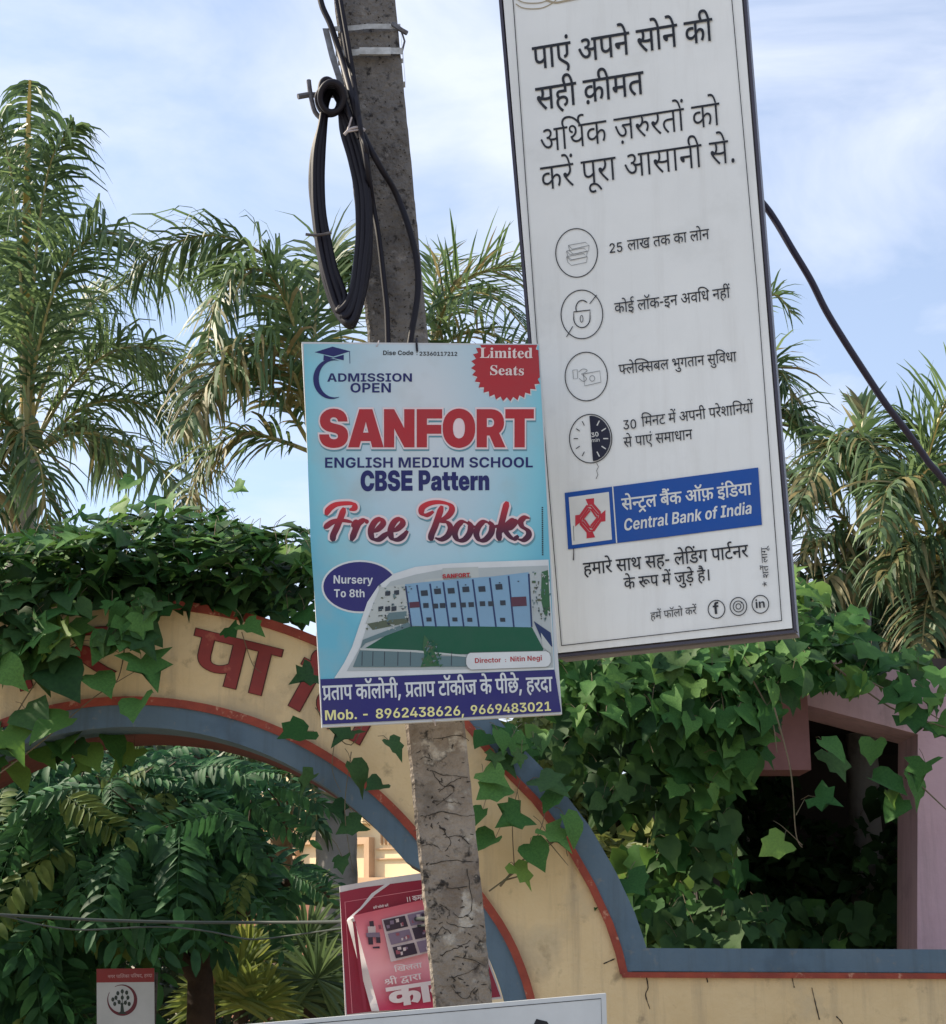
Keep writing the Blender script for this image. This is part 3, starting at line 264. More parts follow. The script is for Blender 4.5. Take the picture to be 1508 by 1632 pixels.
[10068,361,[[159,0,-90,0,0,49,86,0,26,1,23,6,20,8,17,12,14,15,10,19,10,33,4,39,-4,40,-10,33,-17,26,-23,19,-19,8,-22,5,-25,2,-92,0,0,49,95,0,34,-3,31,-7,27,-12,24,-17,19,-20,16,-25,11,-29,7,-33,2,-36,-2,-36,-7,-32,-11,-29,-16,-25,-20,-21,-24,-17,-28,-12,-31,-8],[96,364,0,-364,-56,0,0,364]]],
[10069,302,[[40,0,0,364,229,0,0,-48,-173,0,0,-109,161,0,0,-47,-161,0,0,-112,175,0,0,-48]]],
[10071,374,[[193,-5,-31,3,-29,7,-27,13,-23,17,-19,22,-16,25,-11,30,-7,33,-2,37,2,37,7,33,12,30,15,25,20,22,23,17,25,13,28,7,31,3,28,-3,27,-6,24,-11,21,-14,18,-17,15,-21,11,-23,7,-25,-57,0,-6,15,-8,13,-9,12,-11,10,-13,8,-14,6,-16,4,-17,1,-29,-4,-26,-12,-22,-19,-17,-27,-11,-34,-3,-40,3,-41,11,-33,17,-27,22,-19,27,-12,30,-4,28,3,23,9,20,14,14,20,9,23,3,28,15,-2,-104,0,0,46,144,0,0,-42,-2,-29,-7,-27,-11,-24,-14,-20,-18,-18,-22,-14,-23,-10,-27,-6]]],
[10072,372,[[40,0,0,364,56,0,0,-154,180,0,0,154,56,0,0,-364,-56,0,0,162,-180,0,0,-162]]],
[10073,226,[[21,0,0,48,64,0,0,268,-64,0,0,48,184,0,0,-48,-64,0,0,-268,64,0,0,-48]]],
[10076,283,[[40,0,0,364,56,0,0,-316,165,0,0,-48]]],
[10077,456,[[40,0,0,364,82,0,80,-209,3,-10,4,-13,5,-15,4,-16,5,-17,4,-16,4,-15,3,-14,-11,0,3,13,4,15,4,16,5,17,4,16,5,15,4,13,4,11,78,209,82,0,0,-364,-55,0,0,196,0,12,0,15,0,16,1,17,0,17,0,18,1,17,0,17,4,0,-5,-18,-5,-19,-6,-18,-6,-18,-5,-17,-5,-15,-5,-13,-4,-11,-74,-196,-48,0,-75,196,-4,10,-4,13,-5,15,-6,17,-6,18,-5,18,-6,19,-6,19,5,0,0,-15,1,-17,0,-18,0,-17,1,-18,0,-16,0,-15,0,-13,0,-196]]],
[10078,378,[[40,0,0,364,64,0,137,-217,8,-12,8,-13,9,-16,9,-18,9,-19,10,-22,-7,0,-2,21,-1,21,-1,19,-1,19,0,16,0,14,0,207,56,0,0,-364,-65,0,-122,194,-10,16,-10,16,-9,17,-11,20,-13,23,-15,28,9,0,1,-26,1,-24,1,-22,1,-19,1,-16,0,-13,0,-194]]],
[10079,383,[[192,-5,-30,3,-29,7,-25,13,-23,17,-20,21,-16,26,-12,29,-7,34,-2,37,2,37,7,33,12,30,16,26,20,21,23,17,25,13,29,7,30,3,30,-3,28,-7,26,-13,23,-17,19,-21,16,-26,12,-30,7,-33,3,-37,-3,-37,-7,-34,-12,-29,-16,-26,-19,-21,-23,-18,-26,-12,-28,-7],[192,46,29,4,26,11,22,20,17,26,11,34,3,41,-1,28,-5,25,-8,21,-17,27,-22,19,-26,12,-29,4,-30,-4,-26,-12,-22,-19,-17,-27,-8,-22,-5,-24,-1,-28,3,-41,11,-34,17,-26,22,-19,26,-12]]],
[10080,321,[[40,0,0,364,131,0,26,-2,23,-5,21,-9,24,-18,18,-24,10,-28,4,-32,-4,-32,-10,-29,-18,-24,-24,-18,-21,-9,-23,-5,-27,-2,-89,0,0,48,84,0,24,2,19,7,15,11,10,14,5,17,2,20,-2,19,-5,17,-10,14,-15,11,-19,7,-25,2,-68,0,0,-316]]],
[10083,323,[[162,-6,-38,3,-32,10,-27,16,-20,21,-14,26,-5,31,56,0,4,-18,9,-15,12,-11,17,-8,18,-5,20,-1,22,1,19,6,16,9,13,12,7,14,3,16,-2,15,-7,11,-11,10,-14,7,-16,6,-19,6,-42,12,-28,9,-23,12,-19,14,-14,17,-8,21,-3,23,4,29,13,26,20,21,26,16,31,9,35,4,35,-4,31,-9,25,-16,19,-20,13,-25,4,-27,-54,0,-4,15,-7,13,-12,11,-23,10,-28,3,-21,-1,-18,-6,-14,-8,-11,-11,-6,-12,-3,-15,3,-16,8,-12,12,-9,14,-8,15,-5,14,-5,35,-9,18,-5,18,-7,18,-8,16,-11,14,-13,12,-16,7,-20,2,-22,-4,-30,-12,-25,-19,-22,-27,-16,-33,-11]]],
[10085,370,[[185,-6,-41,5,-35,12,-29,20,-22,26,-13,32,-5,36,0,239,56,0,0,-234,3,-24,8,-20,13,-17,18,-13,22,-8,25,-3,26,3,22,8,17,13,13,17,8,20,3,24,0,234,56,0,0,-239,-5,-36,-13,-32,-22,-26,-29,-20,-35,-12]]],
[10100,309,[[138,-5,-32,4,-27,13,-23,20,-18,28,-11,35,-3,41,3,41,11,35,18,27,23,21,28,12,31,4,23,-2,18,-6,13,-9,11,-11,8,-10,5,-9,3,0,0,135,54,0,0,-364,-52,0,0,43,-5,0,-5,-10,-8,-10,-11,-11,-14,-9,-18,-6],[149,40,22,3,17,9,14,15,10,19,6,24,2,26,-2,27,-6,23,-10,19,-14,14,-17,9,-22,3,-21,-4,-18,-9,-14,-14,-10,-20,-6,-22,-2,-26,2,-25,6,-24,10,-19,14,-15,18,-9]]],
[10101,294,[[154,-6,-26,2,-23,6,-21,10,-26,21,-19,28,-12,34,-3,40,3,39,12,34,19,29,25,21,31,14,35,4,23,-2,22,-5,21,-10,18,-14,16,-19,12,-24,8,-29,2,-34,0,-19,-218,0,0,40,190,0,-25,-13,-2,24,-5,20,-10,17,-14,13,-17,8,-21,3,-21,-3,-18,-8,-14,-13,-10,-16,-7,-19,-2,-20,0,-27,3,-26,7,-22,12,-17,15,-12,19,-8,21,-2,15,1,13,3,11,5,10,8,8,10,5,11,51,-11,-9,-20,-13,-18,-18,-14,-21,-11,-24,-6]]],
[10105,126,[[36,0,0,273,54,0,0,-273],[63,315,-13,2,-11,7,-7,10,-3,12,3,13,7,10,11,7,13,2,13,-2,11,-7,8,-10,2,-13,-2,-12,-8,-10,-11,-7]]],
[10109,444,[[36,0,0,273,51,0,2,-63,-4,0,7,21,11,17,13,13,15,9,17,6,17,2,19,-2,16,-7,13,-10,16,-22,9,-29,-7,0,8,21,11,17,14,14,18,9,19,7,21,2,23,-3,20,-8,18,-13,13,-18,9,-23,3,-29,0,-184,-54,0,0,179,-1,16,-6,13,-8,10,-17,9,-19,3,-16,-1,-13,-6,-11,-8,-8,-11,-5,-14,-2,-15,0,-175,-52,0,0,182,-4,20,-10,15,-16,10,-20,3,-15,-1,-13,-5,-11,-9,-9,-12,-6,-15,-2,-18,0,-170]]],
[10110,301,[[90,162,0,-162,-54,0,0,273,51,0,1,-67,-6,0,9,22,12,18,14,14,25,12,30,4,26,-3,22,-8,19,-15,14,-20,9,-26,3,-31,0,-173,-54,0,0,167,-2,18,-5,15,-8,13,-12,9,-14,6,-17,2,-17,-2,-15,-6,-13,-10,-10,-13,-6,-17]]],
[10111,302,[[151,-6,-36,5,-31,13,-26,21,-19,28,-11,35,-4,39,4,40,11,34,19,29,26,21,31,13,36,4,36,-4,31,-13,26,-21,19,-29,12,-34,4,-40,-4,-39,-12,-35,-19,-28,-26,-21,-31,-13],[151,40,23,3,18,10,14,15,10,20,6,22,2,25,-2,25,-6,23,-10,20,-14,15,-18,10,-23,3,-23,-3,-18,-10,-14,-15,-10,-20,-6,-23,-2,-25,2,-25,6,-22,10,-20,14,-15,18,-10]]],
[10115,269,[[134,-6,-28,2,-25,7,-21,11,-16,14,-13,19,-7,22,50,11,9,-19,12,-13,18,-8,22,-2,23,3,18,8,11,12,4,14,-2,12,-7,9,-12,8,-17,5,-46,11,-23,6,-19,10,-15,11,-10,14,-6,16,-2,18,3,23,10,20,17,16,21,12,25,8,29,2,28,-2,23,-6,19,-10,15,-14,11,-17,8,-19,-48,-10,-7,13,-11,12,-16,8,-21,3,-20,-3,-17,-7,-11,-11,-4,-15,2,-12,8,-10,13,-7,19,-6,44,-10,23,-7,19,-9,14,-11,10,-13,7,-16,2,-18,-4,-23,-11,-21,-17,-17,-22,-13,-28,-8]]],
[20032,134,[]],
[20044,134,[[14,-96,21,151,74,0,-45,-151]]],
[20045,323,[[244,179,0,-59,-165,0,0,59]]],
[20046,134,[[68,-5,-17,3,-14,9,-9,14,-3,16,3,17,9,13,14,9,17,3,16,-3,14,-9,9,-13,3,-17,-3,-16,-9,-14,-14,-9]]],
[20048,323,[[162,-5,-29,3,-26,7,-22,12,-19,17,-16,21,-12,26,-9,30,-5,33,-1,38,1,37,6,34,8,29,12,26,16,21,19,17,22,13,26,7,29,3,28,-3,26,-7,22,-13,19,-17,16,-21,12,-26,9,-29,5,-34,2,-37,-2,-38,-5,-33,-9,-30,-12,-26,-15,-21,-19,-17,-23,-12,-25,-7],[162,57,20,3,16,11,13,17,9,24,5,31,2,39,-2,38,-5,32,-9,24,-13,17,-16,11,-20,3,-20,-3,-17,-11,-13,-17,-9,-24,-5,-32,-2,-38,2,-39,5,-31,9,-24,13,-17,17,-11]]],
[20049,323,[[43,0,0,60,246,0,0,-60],[213,364,0,-364,-74,0,0,298,-2,0,-84,-59,0,68,81,57]]],
[20050,323,[[35,0,0,54,129,121,15,15,13,14,10,13,7,12,5,13,1,15,-2,15,-5,13,-9,10,-11,8,-14,4,-15,2,-16,-2,-14,-5,-11,-8,-9,-11,-5,-14,-2,-17,-71,0,4,33,13,29,19,23,26,17,31,11,35,4,36,-4,31,-10,26,-16,19,-22,12,-26,4,-30,-2,-20,-6,-20,-11,-21,-17,-23,-25,-27,-33,-32,-55,-54,0,-3,154,0,0,-61]]],
[20051,323,[[158,-5,-37,3,-33,10,-28,16,-21,22,-13,26,-6,30,76,0,3,-13,6,-11,10,-9,12,-7,15,-4,16,-1,17,1,15,5,12,8,9,11,6,13,2,16,-2,15,-6,14,-10,11,-13,10,-18,6,-21,2,-40,0,0,49,83,82,0,2,-153,0,0,62,243,0,0,-54,-121,-116,0,16,26,1,24,-2,21,-7,27,-16,21,-22,12,-27,5,-30,-5,-32,-14,-27,-21,-22,-28,-17,-34,-10]]],
[20052,323,[[16,65,0,58,136,241,72,0,-133,-236,0,-3,216,0,0,-60],[190,0,0,82,2,27,0,118,68,0,0,-227]]],
[20053,323,[[158,-5,-35,4,-31,10,-26,16,-20,22,-13,26,-5,29,72,0,3,-13,6,-12,9,-10,12,-7,13,-4,15,-2,18,2,15,6,12,10,10,13,6,16,2,18,-2,18,-6,16,-10,14,-13,10,-15,6,-18,2,-16,-2,-15,-4,-14,-8,-10,-10,-67,12,18,191,220,0,0,-62,-158,0,-10,-92,2,0,12,12,17,10,20,6,23,3,23,-3,22,-6,20,-11,17,-14,13,-18,10,-20,7,-23,2,-25,-4,-35,-13,-30,-20,-25,-27,-20,-33,-12]]],
[20054,323,[[163,-5,-35,4,-31,11,-27,18,-21,24,-10,19,-6,22,-2,25,3,29,8,28,15,30,21,34,84,125,75,0,-114,-168,-20,0,6,9,10,8,12,8,14,5,17,4,18,1,31,-3,27,-10,23,-17,17,-22,11,-28,3,-32,-4,-35,-13,-30,-19,-25,-27,-18,-31,-12],[162,54,17,2,14,6,12,10,10,13,5,15,2,17,-2,18,-5,15,-10,13,-12,9,-14,6,-17,2,-16,-2,-15,-6,-12,-9,-9,-13,-6,-15,-2,-17,2,-18,6,-15,9,-13,12,-10,15,-6]]],
[20055,323,[[59,0,152,300,0,2,-176,0,0,62,254,0,0,-63,-152,-301]]],
[20056,323,[[161,-5,-38,3,-34,11,-28,15,-21,21,-14,25,-4,28,2,22,8,20,12,17,16,14,19,11,21,6,0,2,-26,10,-21,19,-14,24,-4,28,4,27,12,23,20,20,25,15,31,9,34,4,35,-4,30,-9,26,-15,20,-20,12,-23,4,-27,-5,-28,-13,-24,-21,-19,-26,-10,0,-2,21,-6,19,-11,16,-14,12,-17,8,-20,2,-22,-4,-28,-14,-25,-21,-21,-28,-15,-34,-11],[161,50,18,2,15,5,12,8,10,11,6,13,2,15,-2,15,-6,13,-10,11,-13,8,-15,6,-17,2,-17,-2,-15,-5,-12,-9,-10,-11,-6,-13,-2,-15,2,-15,6,-13,9,-11,13,-8,15,-5],[161,213,15,2,13,5,11,7,8,10,5,12,2,14,-2,14,-5,12,-8,9,-11,8,-13,4,-15,2,-15,-2,-13,-4,-10,-8,-8,-9,-6,-12,-1,-14,1,-14,6,-12,8,-10,11,-7,13,-5]]],
[20057,323,[[160,369,35,-4,31,-11,27,-18,21,-24,10,-20,6,-22,2,-24,-3,-29,-8,-28,-15,-31,-21,-33,-84,-125,-75,0,114,167,20,0,-6,-8,-10,-8,-12,-8,-14,-6,-17,-3,-18,-2,-31,4,-27,10,-23,16,-17,23,-11,27,-3,33,4,35,13,30,20,25,26,18,31,12],[161,310,-17,-2,-14,-6,-12,-10,-10,-13,-5,-15,-2,-17,2,-18,5,-15,10,-13,12,-10,14,-6,17,-2,16,2,15,6,12,10,9,13,6,15,2,17,-2,18,-6,15,-9,13,-12,10,-15,6]]],
[20058,134,[[68,-5,-17,3,-14,9,-9,14,-3,16,3,17,9,13,14,9,17,3,16,-3,14,-9,9,-13,3,-17,-3,-16,-9,-14,-14,-9],[68,177,-17,3,-14,9,-9,13,-3,16,3,17,9,13,14,9,17,3,16,-3,14,-9,9,-13,3,-17,-3,-16,-9,-13,-14,-9]]],
[20065,373,[[12,0,124,364,98,0,127,-364,-82,0,-59,175,-10,36,-11,39,-11,42,-12,46,16,0,-11,-46,-10,-43,-11,-38,-10,-36,-56,-175],[90,84,0,59,194,0,0,-59]]],
[20066,331,[[33,0,0,364,144,0,37,-3,30,-9,23,-15,17,-18,10,-23,3,-26,-2,-20,-6,-17,-10,-15,-14,-11,-15,-9,-18,-6,0,-3,20,-4,19,-8,16,-13,13,-17,9,-22,2,-25,-3,-27,-11,-24,-17,-20,-24,-16,-32,-10,-37,-3],[107,61,65,0,20,2,16,4,12,7,11,15,4,18,-2,15,-6,13,-9,10,-12,8,-15,5,-17,2,-67,0],[107,211,59,0,15,1,14,5,11,7,9,9,5,12,2,13,-3,18,-11,15,-17,9,-23,3,-61,0]]],
[20067,370,[[192,-5,-31,3,-29,7,-27,12,-23,17,-21,21,-16,26,-12,30,-8,33,-2,38,2,37,8,34,12,30,17,26,20,21,24,17,26,12,29,7,31,3,30,-3,28,-6,25,-11,22,-14,19,-19,15,-22,11,-26,6,-29,-75,0,-4,15,-5,12,-8,11,-10,9,-11,7,-13,5,-14,3,-15,1,-26,-3,-23,-11,-19,-17,-15,-24,-8,-30,-3,-35,3,-37,9,-30,14,-23,19,-17,23,-10,26,-4,15,1,14,4,13,5,11,7,10,9,8,11,6,12,3,14,76,0,-6,-24,-9,-24,-14,-22,-18,-20,-22,-16,-26,-12,-29,-8]]],
[20068,361,[[161,0,-94,0,0,64,90,0,33,3,26,10,21,15,15,23,9,30,3,37,-3,37,-9,30,-15,22,-21,16,-26,9,-32,4,-93,0,0,64,97,0,35,-3,31,-7,28,-12,25,-17,20,-20,16,-26,12,-28,7,-33,2,-36,-2,-36,-7,-33,-12,-28,-16,-26,-21,-20,-24,-17,-28,-12,-32,-8],[107,364,0,-364,-74,0,0,364]]],
[20069,304,[[33,0,0,364,243,0,0,-62,-169,0,0,-88,157,0,0,-61,-157,0,0,-91,170,0,0,-62]]],
[20071,375,[[194,-5,-33,3,-29,7,-27,13,-24,17,-20,21,-17,26,-11,30,-8,33,-2,36,2,38,8,33,12,30,17,26,20,21,24,17,27,13,29,7,30,3,30,-3,28,-6,25,-11,22,-14,19,-18,15,-21,10,-24,6,-26,-75,0,-5,13,-6,11,-8,10,-9,8,-11,6,-12,5,-13,3,-14,0,-27,-3,-23,-10,-19,-18,-14,-23,-9,-30,-3,-36,3,-36,8,-29,15,-24,19,-18,23,-10,28,-4,24,3,21,7,16,11,13,16,7,19,3,22,15,-2,-94,0,0,57,151,0,0,-46,-2,-30,-7,-27,-11,-25,-15,-21,-19,-17,-22,-14,-25,-11,-27,-6]]],
[20072,373,[[33,0,0,364,74,0,0,-147,159,0,0,147,75,0,0,-364,-75,0,0,155,-159,0,0,-155]]],
[20073,238,[[18,0,0,62,64,0,0,240,-64,0,0,62,202,0,0,-62,-64,0,0,-240,64,0,0,-62]]],
[20076,283,[[33,0,0,364,74,0,0,-302,157,0,0,-62]]],
[20077,466,[[33,0,0,364,114,0,59,-167,4,-14,5,-16,4,-20,5,-21,5,-21,5,-20,3,-19,4,-16,-15,0,3,16,4,18,4,21,5,21,5,21,5,19,4,17,4,14,58,167,115,0,0,-364,-75,0,0,172,0,13,1,16,0,19,1,20,0,20,1,21,0,20,0,20,5,0,-5,-21,-5,-21,-6,-22,-6,-20,-5,-20,-6,-17,-4,-16,-4,-12,-61,-172,-62,0,-62,172,-4,12,-4,15,-6,18,-5,19,-6,21,-6,21,-6,22,-5,21,6,0,0,-19,1,-20,0,-21,1,-20,0,-20,1,-19,0,-17,0,-13,0,-172]]],
[20078,381,[[33,0,0,364,83,0,115,-184,9,-15,9,-16,9,-18,9,-19,10,-21,9,-25,-8,0,-1,21,-2,23,-1,22,-1,22,-1,19,0,16,0,175,76,0,0,-364,-83,0,-104,167,-12,19,-10,17,-10,19,-10,21,-12,23,-14,28,10,0,1,-26,2,-25,1,-23,1,-21,1,-18,0,-14,0,-167]]],
[20079,385,[[193,-5,-31,3,-29,7,-27,12,-24,17,-20,21,-17,26,-12,30,-8,33,-2,38,2,37,8,34,12,30,17,26,20,21,24,17,27,12,29,7,31,3,31,-3,29,-7,26,-12,24,-17,20,-21,17,-26,12,-30,8,-34,2,-37,-2,-38,-8,-34,-12,-29,-17,-26,-20,-21,-24,-17,-26,-12,-29,-7],[193,61,26,4,23,10,19,17,14,24,9,30,3,36,-3,36,-9,30,-14,24,-19,17,-23,10,-26,3,-27,-3,-23,-10,-18,-18,-15,-23,-8,-30,-3,-36,3,-36,8,-30,15,-24,18,-17,23,-10]]],
[20080,324,[[33,0,0,364,142,0,26,-2,24,-5,20,-9,26,-19,19,-24,11,-30,4,-34,-4,-34,-12,-30,-19,-24,-26,-19,-21,-8,-23,-5,-27,-2,-91,0,0,60,79,0,21,2,17,6,13,9,9,13,5,15,2,17,-2,17,-5,15,-9,12,-13,10,-17,5,-21,2,-54,0,0,-302]]],
[20083,327,[[166,-5,-40,3,-36,10,-28,17,-22,23,-10,19,-7,21,-2,25,72,0,4,-17,7,-14,11,-11,15,-7,17,-5,19,-1,18,1,16,4,13,7,10,10,7,11,2,13,-2,11,-6,10,-9,8,-12,6,-16,6,-18,5,-40,10,-29,9,-24,12,-19,14,-15,18,-9,21,-3,25,5,31,13,27,21,22,28,16,33,10,37,4,38,-4,33,-10,26,-17,20,-21,13,-27,5,-30,-72,0,-6,20,-13,14,-19,9,-25,3,-18,-1,-15,-4,-12,-7,-8,-8,-5,-11,-2,-11,2,-12,6,-10,9,-8,12,-7,14,-5,15,-4,33,-8,22,-6,21,-8,18,-10,16,-12,14,-14,9,-16,7,-19,2,-21,-4,-31,-13,-27,-20,-22,-28,-16,-35,-10]]],
[20084,334,[[18,302,0,62,297,0,0,-62,-111,0,0,-302,-74,0,0,302]]],
[20085,366,[[183,-5,-42,4,-37,13,-21,12,-17,16,-14,18,-11,21,-6,23,-2,26,0,236,74,0,0,-230,3,-20,7,-18,11,-15,15,-11,19,-7,21,-2,21,2,19,7,15,11,11,15,7,18,3,20,0,230,74,0,0,-236,-2,-26,-6,-23,-11,-21,-14,-18,-17,-16,-21,-12,-37,-13]]],
[20097,290,[[107,-5,-24,2,-22,7,-19,11,-14,16,-8,21,-3,24,2,21,6,18,10,13,13,11,15,8,18,6,19,5,20,2,21,3,17,2,12,2,9,4,5,6,2,8,0,1,-1,11,-4,9,-6,7,-9,5,-10,3,-13,1,-13,-1,-12,-3,-9,-5,-8,-6,-5,-8,-4,-8,-67,11,9,22,14,18,18,15,23,11,25,6,29,2,22,-1,21,-4,20,-7,17,-9,15,-13,11,-16,8,-19,2,-23,0,-184,-69,0,0,38,-3,0,-7,-12,-10,-11,-12,-8,-15,-7,-16,-4],[128,46,16,2,14,5,12,8,9,11,6,12,1,14,0,29,-4,-2,-5,-2,-7,-2,-8,-2,-8,-1,-8,-1,-7,-1,-7,-1,-13,-3,-11,-4,-9,-5,-6,-6,-5,-8,-1,-11,1,-9,4,-8,7,-7,8,-4,10,-3]]],
[20098,315,[[184,-5,-20,2,-17,6,-14,8,-11,11,-9,11,-6,11,-4,0,0,-44,-72,0,0,364,73,0,0,-137,3,0,6,11,8,11,11,11,14,9,17,5,22,2,29,-4,26,-11,23,-20,17,-27,9,-23,5,-26,1,-29,-1,-29,-5,-25,-8,-23,-18,-27,-22,-20,-27,-12],[162,54,17,3,15,8,11,12,8,17,5,20,2,22,-2,23,-5,20,-8,16,-11,12,-15,8,-17,3,-18,-3,-14,-7,-12,-12,-8,-17,-5,-20,-2,-23,2,-23,5,-20,8,-16,12,-13,14,-7]]],
[20099,294,[[153,-5,-26,2,-24,6,-21,9,-26,21,-20,29,-12,34,-4,39,4,40,12,34,20,29,26,21,21,10,24,5,26,2,24,-1,21,-5,19,-8,17,-10,15,-13,11,-16,9,-17,6,-20,-68,-13,-3,10,-4,9,-5,8,-7,6,-7,6,-8,4,-9,2,-10,1,-18,-3,-15,-8,-11,-12,-9,-17,-5,-20,-2,-23,2,-23,5,-21,9,-16,11,-13,15,-8,18,-3,10,1,9,3,9,4,7,5,6,7,5,8,4,9,3,11,68,-13,-5,-20,-9,-18,-12,-16,-14,-13,-17,-11,-20,-8,-21,-5]]],
[20100,315,[[131,-5,-30,5,-27,12,-22,20,-17,27,-9,23,-5,25,-1,29,2,29,5,26,8,23,18,27,22,20,27,11,29,4,21,-2,17,-5,14,-9,11,-11,8,-11,6,-11,3,0,0,137,73,0,0,-364,-72,0,0,44,-4,0,-6,-11,-8,-11,-11,-11,-14,-8,-17,-6],[154,54,17,3,14,7,12,13,8,16,6,20,1,23,-1,23,-6,20,-8,17,-12,12,-14,7,-17,3,-18,-3,-15,-8,-11,-12,-8,-16,-5,-20,-2,-23,2,-22,5,-20,8,-17,11,-12,15,-8]]],
[20101,298,[[155,-5,-27,2,-24,5,-21,10,-19,13,-16,16,-12,19,-12,35,-4,40,4,40,12,34,19,28,27,22,20,9,24,6,25,2,26,-2,24,-6,22,-11,19,-15,15,-19,12,-24,7,-28,3,-33,0,-21,-229,0,0,46,193,0,-34,-12,-2,20,-4,17,-9,14,-11,11,-14,6,-18,2,-17,-2,-15,-7,-11,-10,-9,-13,-5,-17,-2,-18,0,-32,2,-22,6,-18,10,-14,12,-10,16,-6,18,-2,12,1,11,2,10,5,8,6,7,8,5,10,66,-12,-9,-22,-14,-18,-18,-15,-23,-11,-26,-7]]],
[20102,199,[[183,273,0,-56,-178,0,0,56],[53,0,0,294,3,27,9,21,13,17,18,12,22,7,24,3,16,-1,15,-2,13,-2,8,-3,-13,-55,-5,1,-6,2,-6,0,-7,1,-15,-2,-9,-6,-5,-10,-2,-12,0,-292]]],
[20103,316,[[152,-108,-31,2,-28,7,-23,10,-18,13,-14,17,-8,18,63,18,4,-8,6,-7,9,-7,11,-5,13,-4,16,-1,25,4,19,9,9,10,5,14,2,16,0,50,-5,0,-6,-10,-9,-11,-10,-9,-14,-8,-17,-5,-20,-1,-29,3,-27,11,-23,19,-17,25,-9,22,-4,25,-2,28,2,29,5,26,8,22,18,27,23,20,26,11,29,4,21,-2,18,-5,14,-9,11,-11,8,-11,7,-11,3,0,0,46,72,0,0,-271,-2,-23,-6,-20,-9,-18,-21,-22,-26,-15,-32,-9],[154,60,17,2,15,7,11,11,9,16,5,19,1,22,-1,23,-5,20,-9,16,-11,12,-15,7,-17,3,-18,-3,-15,-8,-11,-12,-8,-16,-5,-19,-2,-23,2,-22,5,-19,8,-15,12,-12,14,-7]]],
[20104,311,[[104,158,0,-158,-73,0,0,364,72,0,0,-159,-6,0,14,30,19,23,16,10,19,6,21,2,27,-3,23,-9,18,-15,14,-20,9,-26,3,-29,0,-174,-73,0,0,161,-3,23,-10,17,-16,11,-21,3,-14,-1,-13,-6,-11,-8,-8,-11,-5,-14]]],
[20105,136,[[31,0,0,273,73,0,0,-273],[68,309,-16,2,-13,9,-8,12,-3,14,3,15,8,12,13,8,16,3,15,-3,13,-8,9,-12,3,-15,-3,-14,-9,-12,-13,-9]]],
[20107,290,[[98,80,0,88,11,0,89,105,85,0,-118,-137,-18,0],[31,0,0,364,73,0,0,-364],[202,0,-82,120,49,52,119,-172]]],
[20108,154,[[112,-2,-25,2,-21,6,-15,10,-11,14,-7,19,-2,22,0,293,73,0,0,-283,2,-11,3,-8,6,-5,10,-1,5,0,4,0,3,1,2,1,12,-54,-7,-2,-9,-2,-11,-1]]],
[20110,311,[[104,158,0,-158,-73,0,0,273,69,0,1,-68,-4,0,14,30,19,23,16,10,19,6,21,2,27,-3,23,-9,18,-15,14,-20,9,-26,3,-29,0,-174,-73,0,0,161,-3,23,-10,17,-16,11,-21,3,-14,-1,-13,-6,-11,-8,-8,-11,-5,-14]]],
[20111,307,[[153,-5,-26,2,-23,6,-22,9,-26,21,-20,29,-12,34,-4,39,4,40,12,34,20,29,26,21,22,10,23,5,26,2,27,-2,23,-5,21,-10,27,-21,20,-29,12,-34,4,-40,-4,-39,-12,-34,-20,-29,-27,-21,-21,-9,-23,-6],[153,52,18,3,15,8,12,13,8,17,5,20,1,23,-1,22,-5,20,-8,17,-12,13,-15,8,-18,3,-18,-3,-14,-8,-12,-13,-8,-17,-5,-20,-2,-22,2,-23,5,-20,8,-17,12,-13,14,-8]]],
[20114,204,[[31,0,0,273,71,0,0,-48,3,0,10,23,15,16,19,9,22,4,6,-1,6,0,6,-1,6,-1,0,-65,-6,1,-9,1,-9,1,-8,0,-16,-1,-14,-6,-12,-8,-9,-12,-6,-14,-2,-16,0,-155]]],
[20115,280,[[140,-5,-31,2,-28,7,-23,12,-18,15,-13,20,-8,24,68,11,8,-16,11,-12,16,-7,20,-3,19,2,14,6,9,9,3,11,-2,10,-7,8,-11,6,-15,5,-47,9,-24,7,-20,9,-15,12,-11,14,-7,17,-2,19,4,24,11,21,17,17,23,12,27,8,33,2,30,-2,26,-7,21,-10,17,-15,12,-18,8,-20,-65,-12,-6,13,-10,10,-14,7,-18,2,-17,-2,-13,-6,-10,-9,-3,-11,2,-9,6,-8,11,-7,16,-4,50,-10,24,-7,19,-8,15,-11,11,-14,7,-16,2,-18,-4,-25,-12,-22,-18,-18,-25,-13,-30,-9]]],
[20116,183,[[167,273,0,-56,-162,0,0,56],[42,338,74,0,0,-258,1,-11,4,-8,8,-5,12,-2,5,1,6,1,7,1,5,1,10,-55,-12,-3,-12,-2,-12,-1,-11,-1,-25,2,-21,7,-17,11,-12,15,-7,19,-3,23]]],
[20117,311,[[125,-3,-26,3,-23,9,-19,15,-14,20,-9,26,-3,29,0,174,73,0,0,-161,4,-23,10,-17,15,-11,21,-3,15,1,12,6,11,8,8,11,5,14,2,17,0,158,73,0,0,-273,-69,0,-1,68,4,0,-14,-30,-19,-23,-16,-10,-18,-6]]],
[20121,301,[[29,-97,17,56,9,-3,14,-2,12,0,11,3,8,6,5,9,3,13,2,14,-102,274,77,0,46,-142,8,-27,6,-26,6,-28,6,-28,-17,0,6,28,7,28,7,27,8,26,48,142,77,0,-116,-305,-9,-21,-12,-17,-14,-15,-18,-10,-22,-7,-25,-2,-14,1,-13,1,-12,2]]],
[30032,134,[]],
[30065,382,[[0,0,122,364,137,0,123,-364,-114,0,-41,141,-13,46,-13,45,-12,45,-12,48,28,0,-13,-48,-12,-45,-13,-45,-14,-46,-42,-141],[91,60,0,78,200,0,0,-78]]],
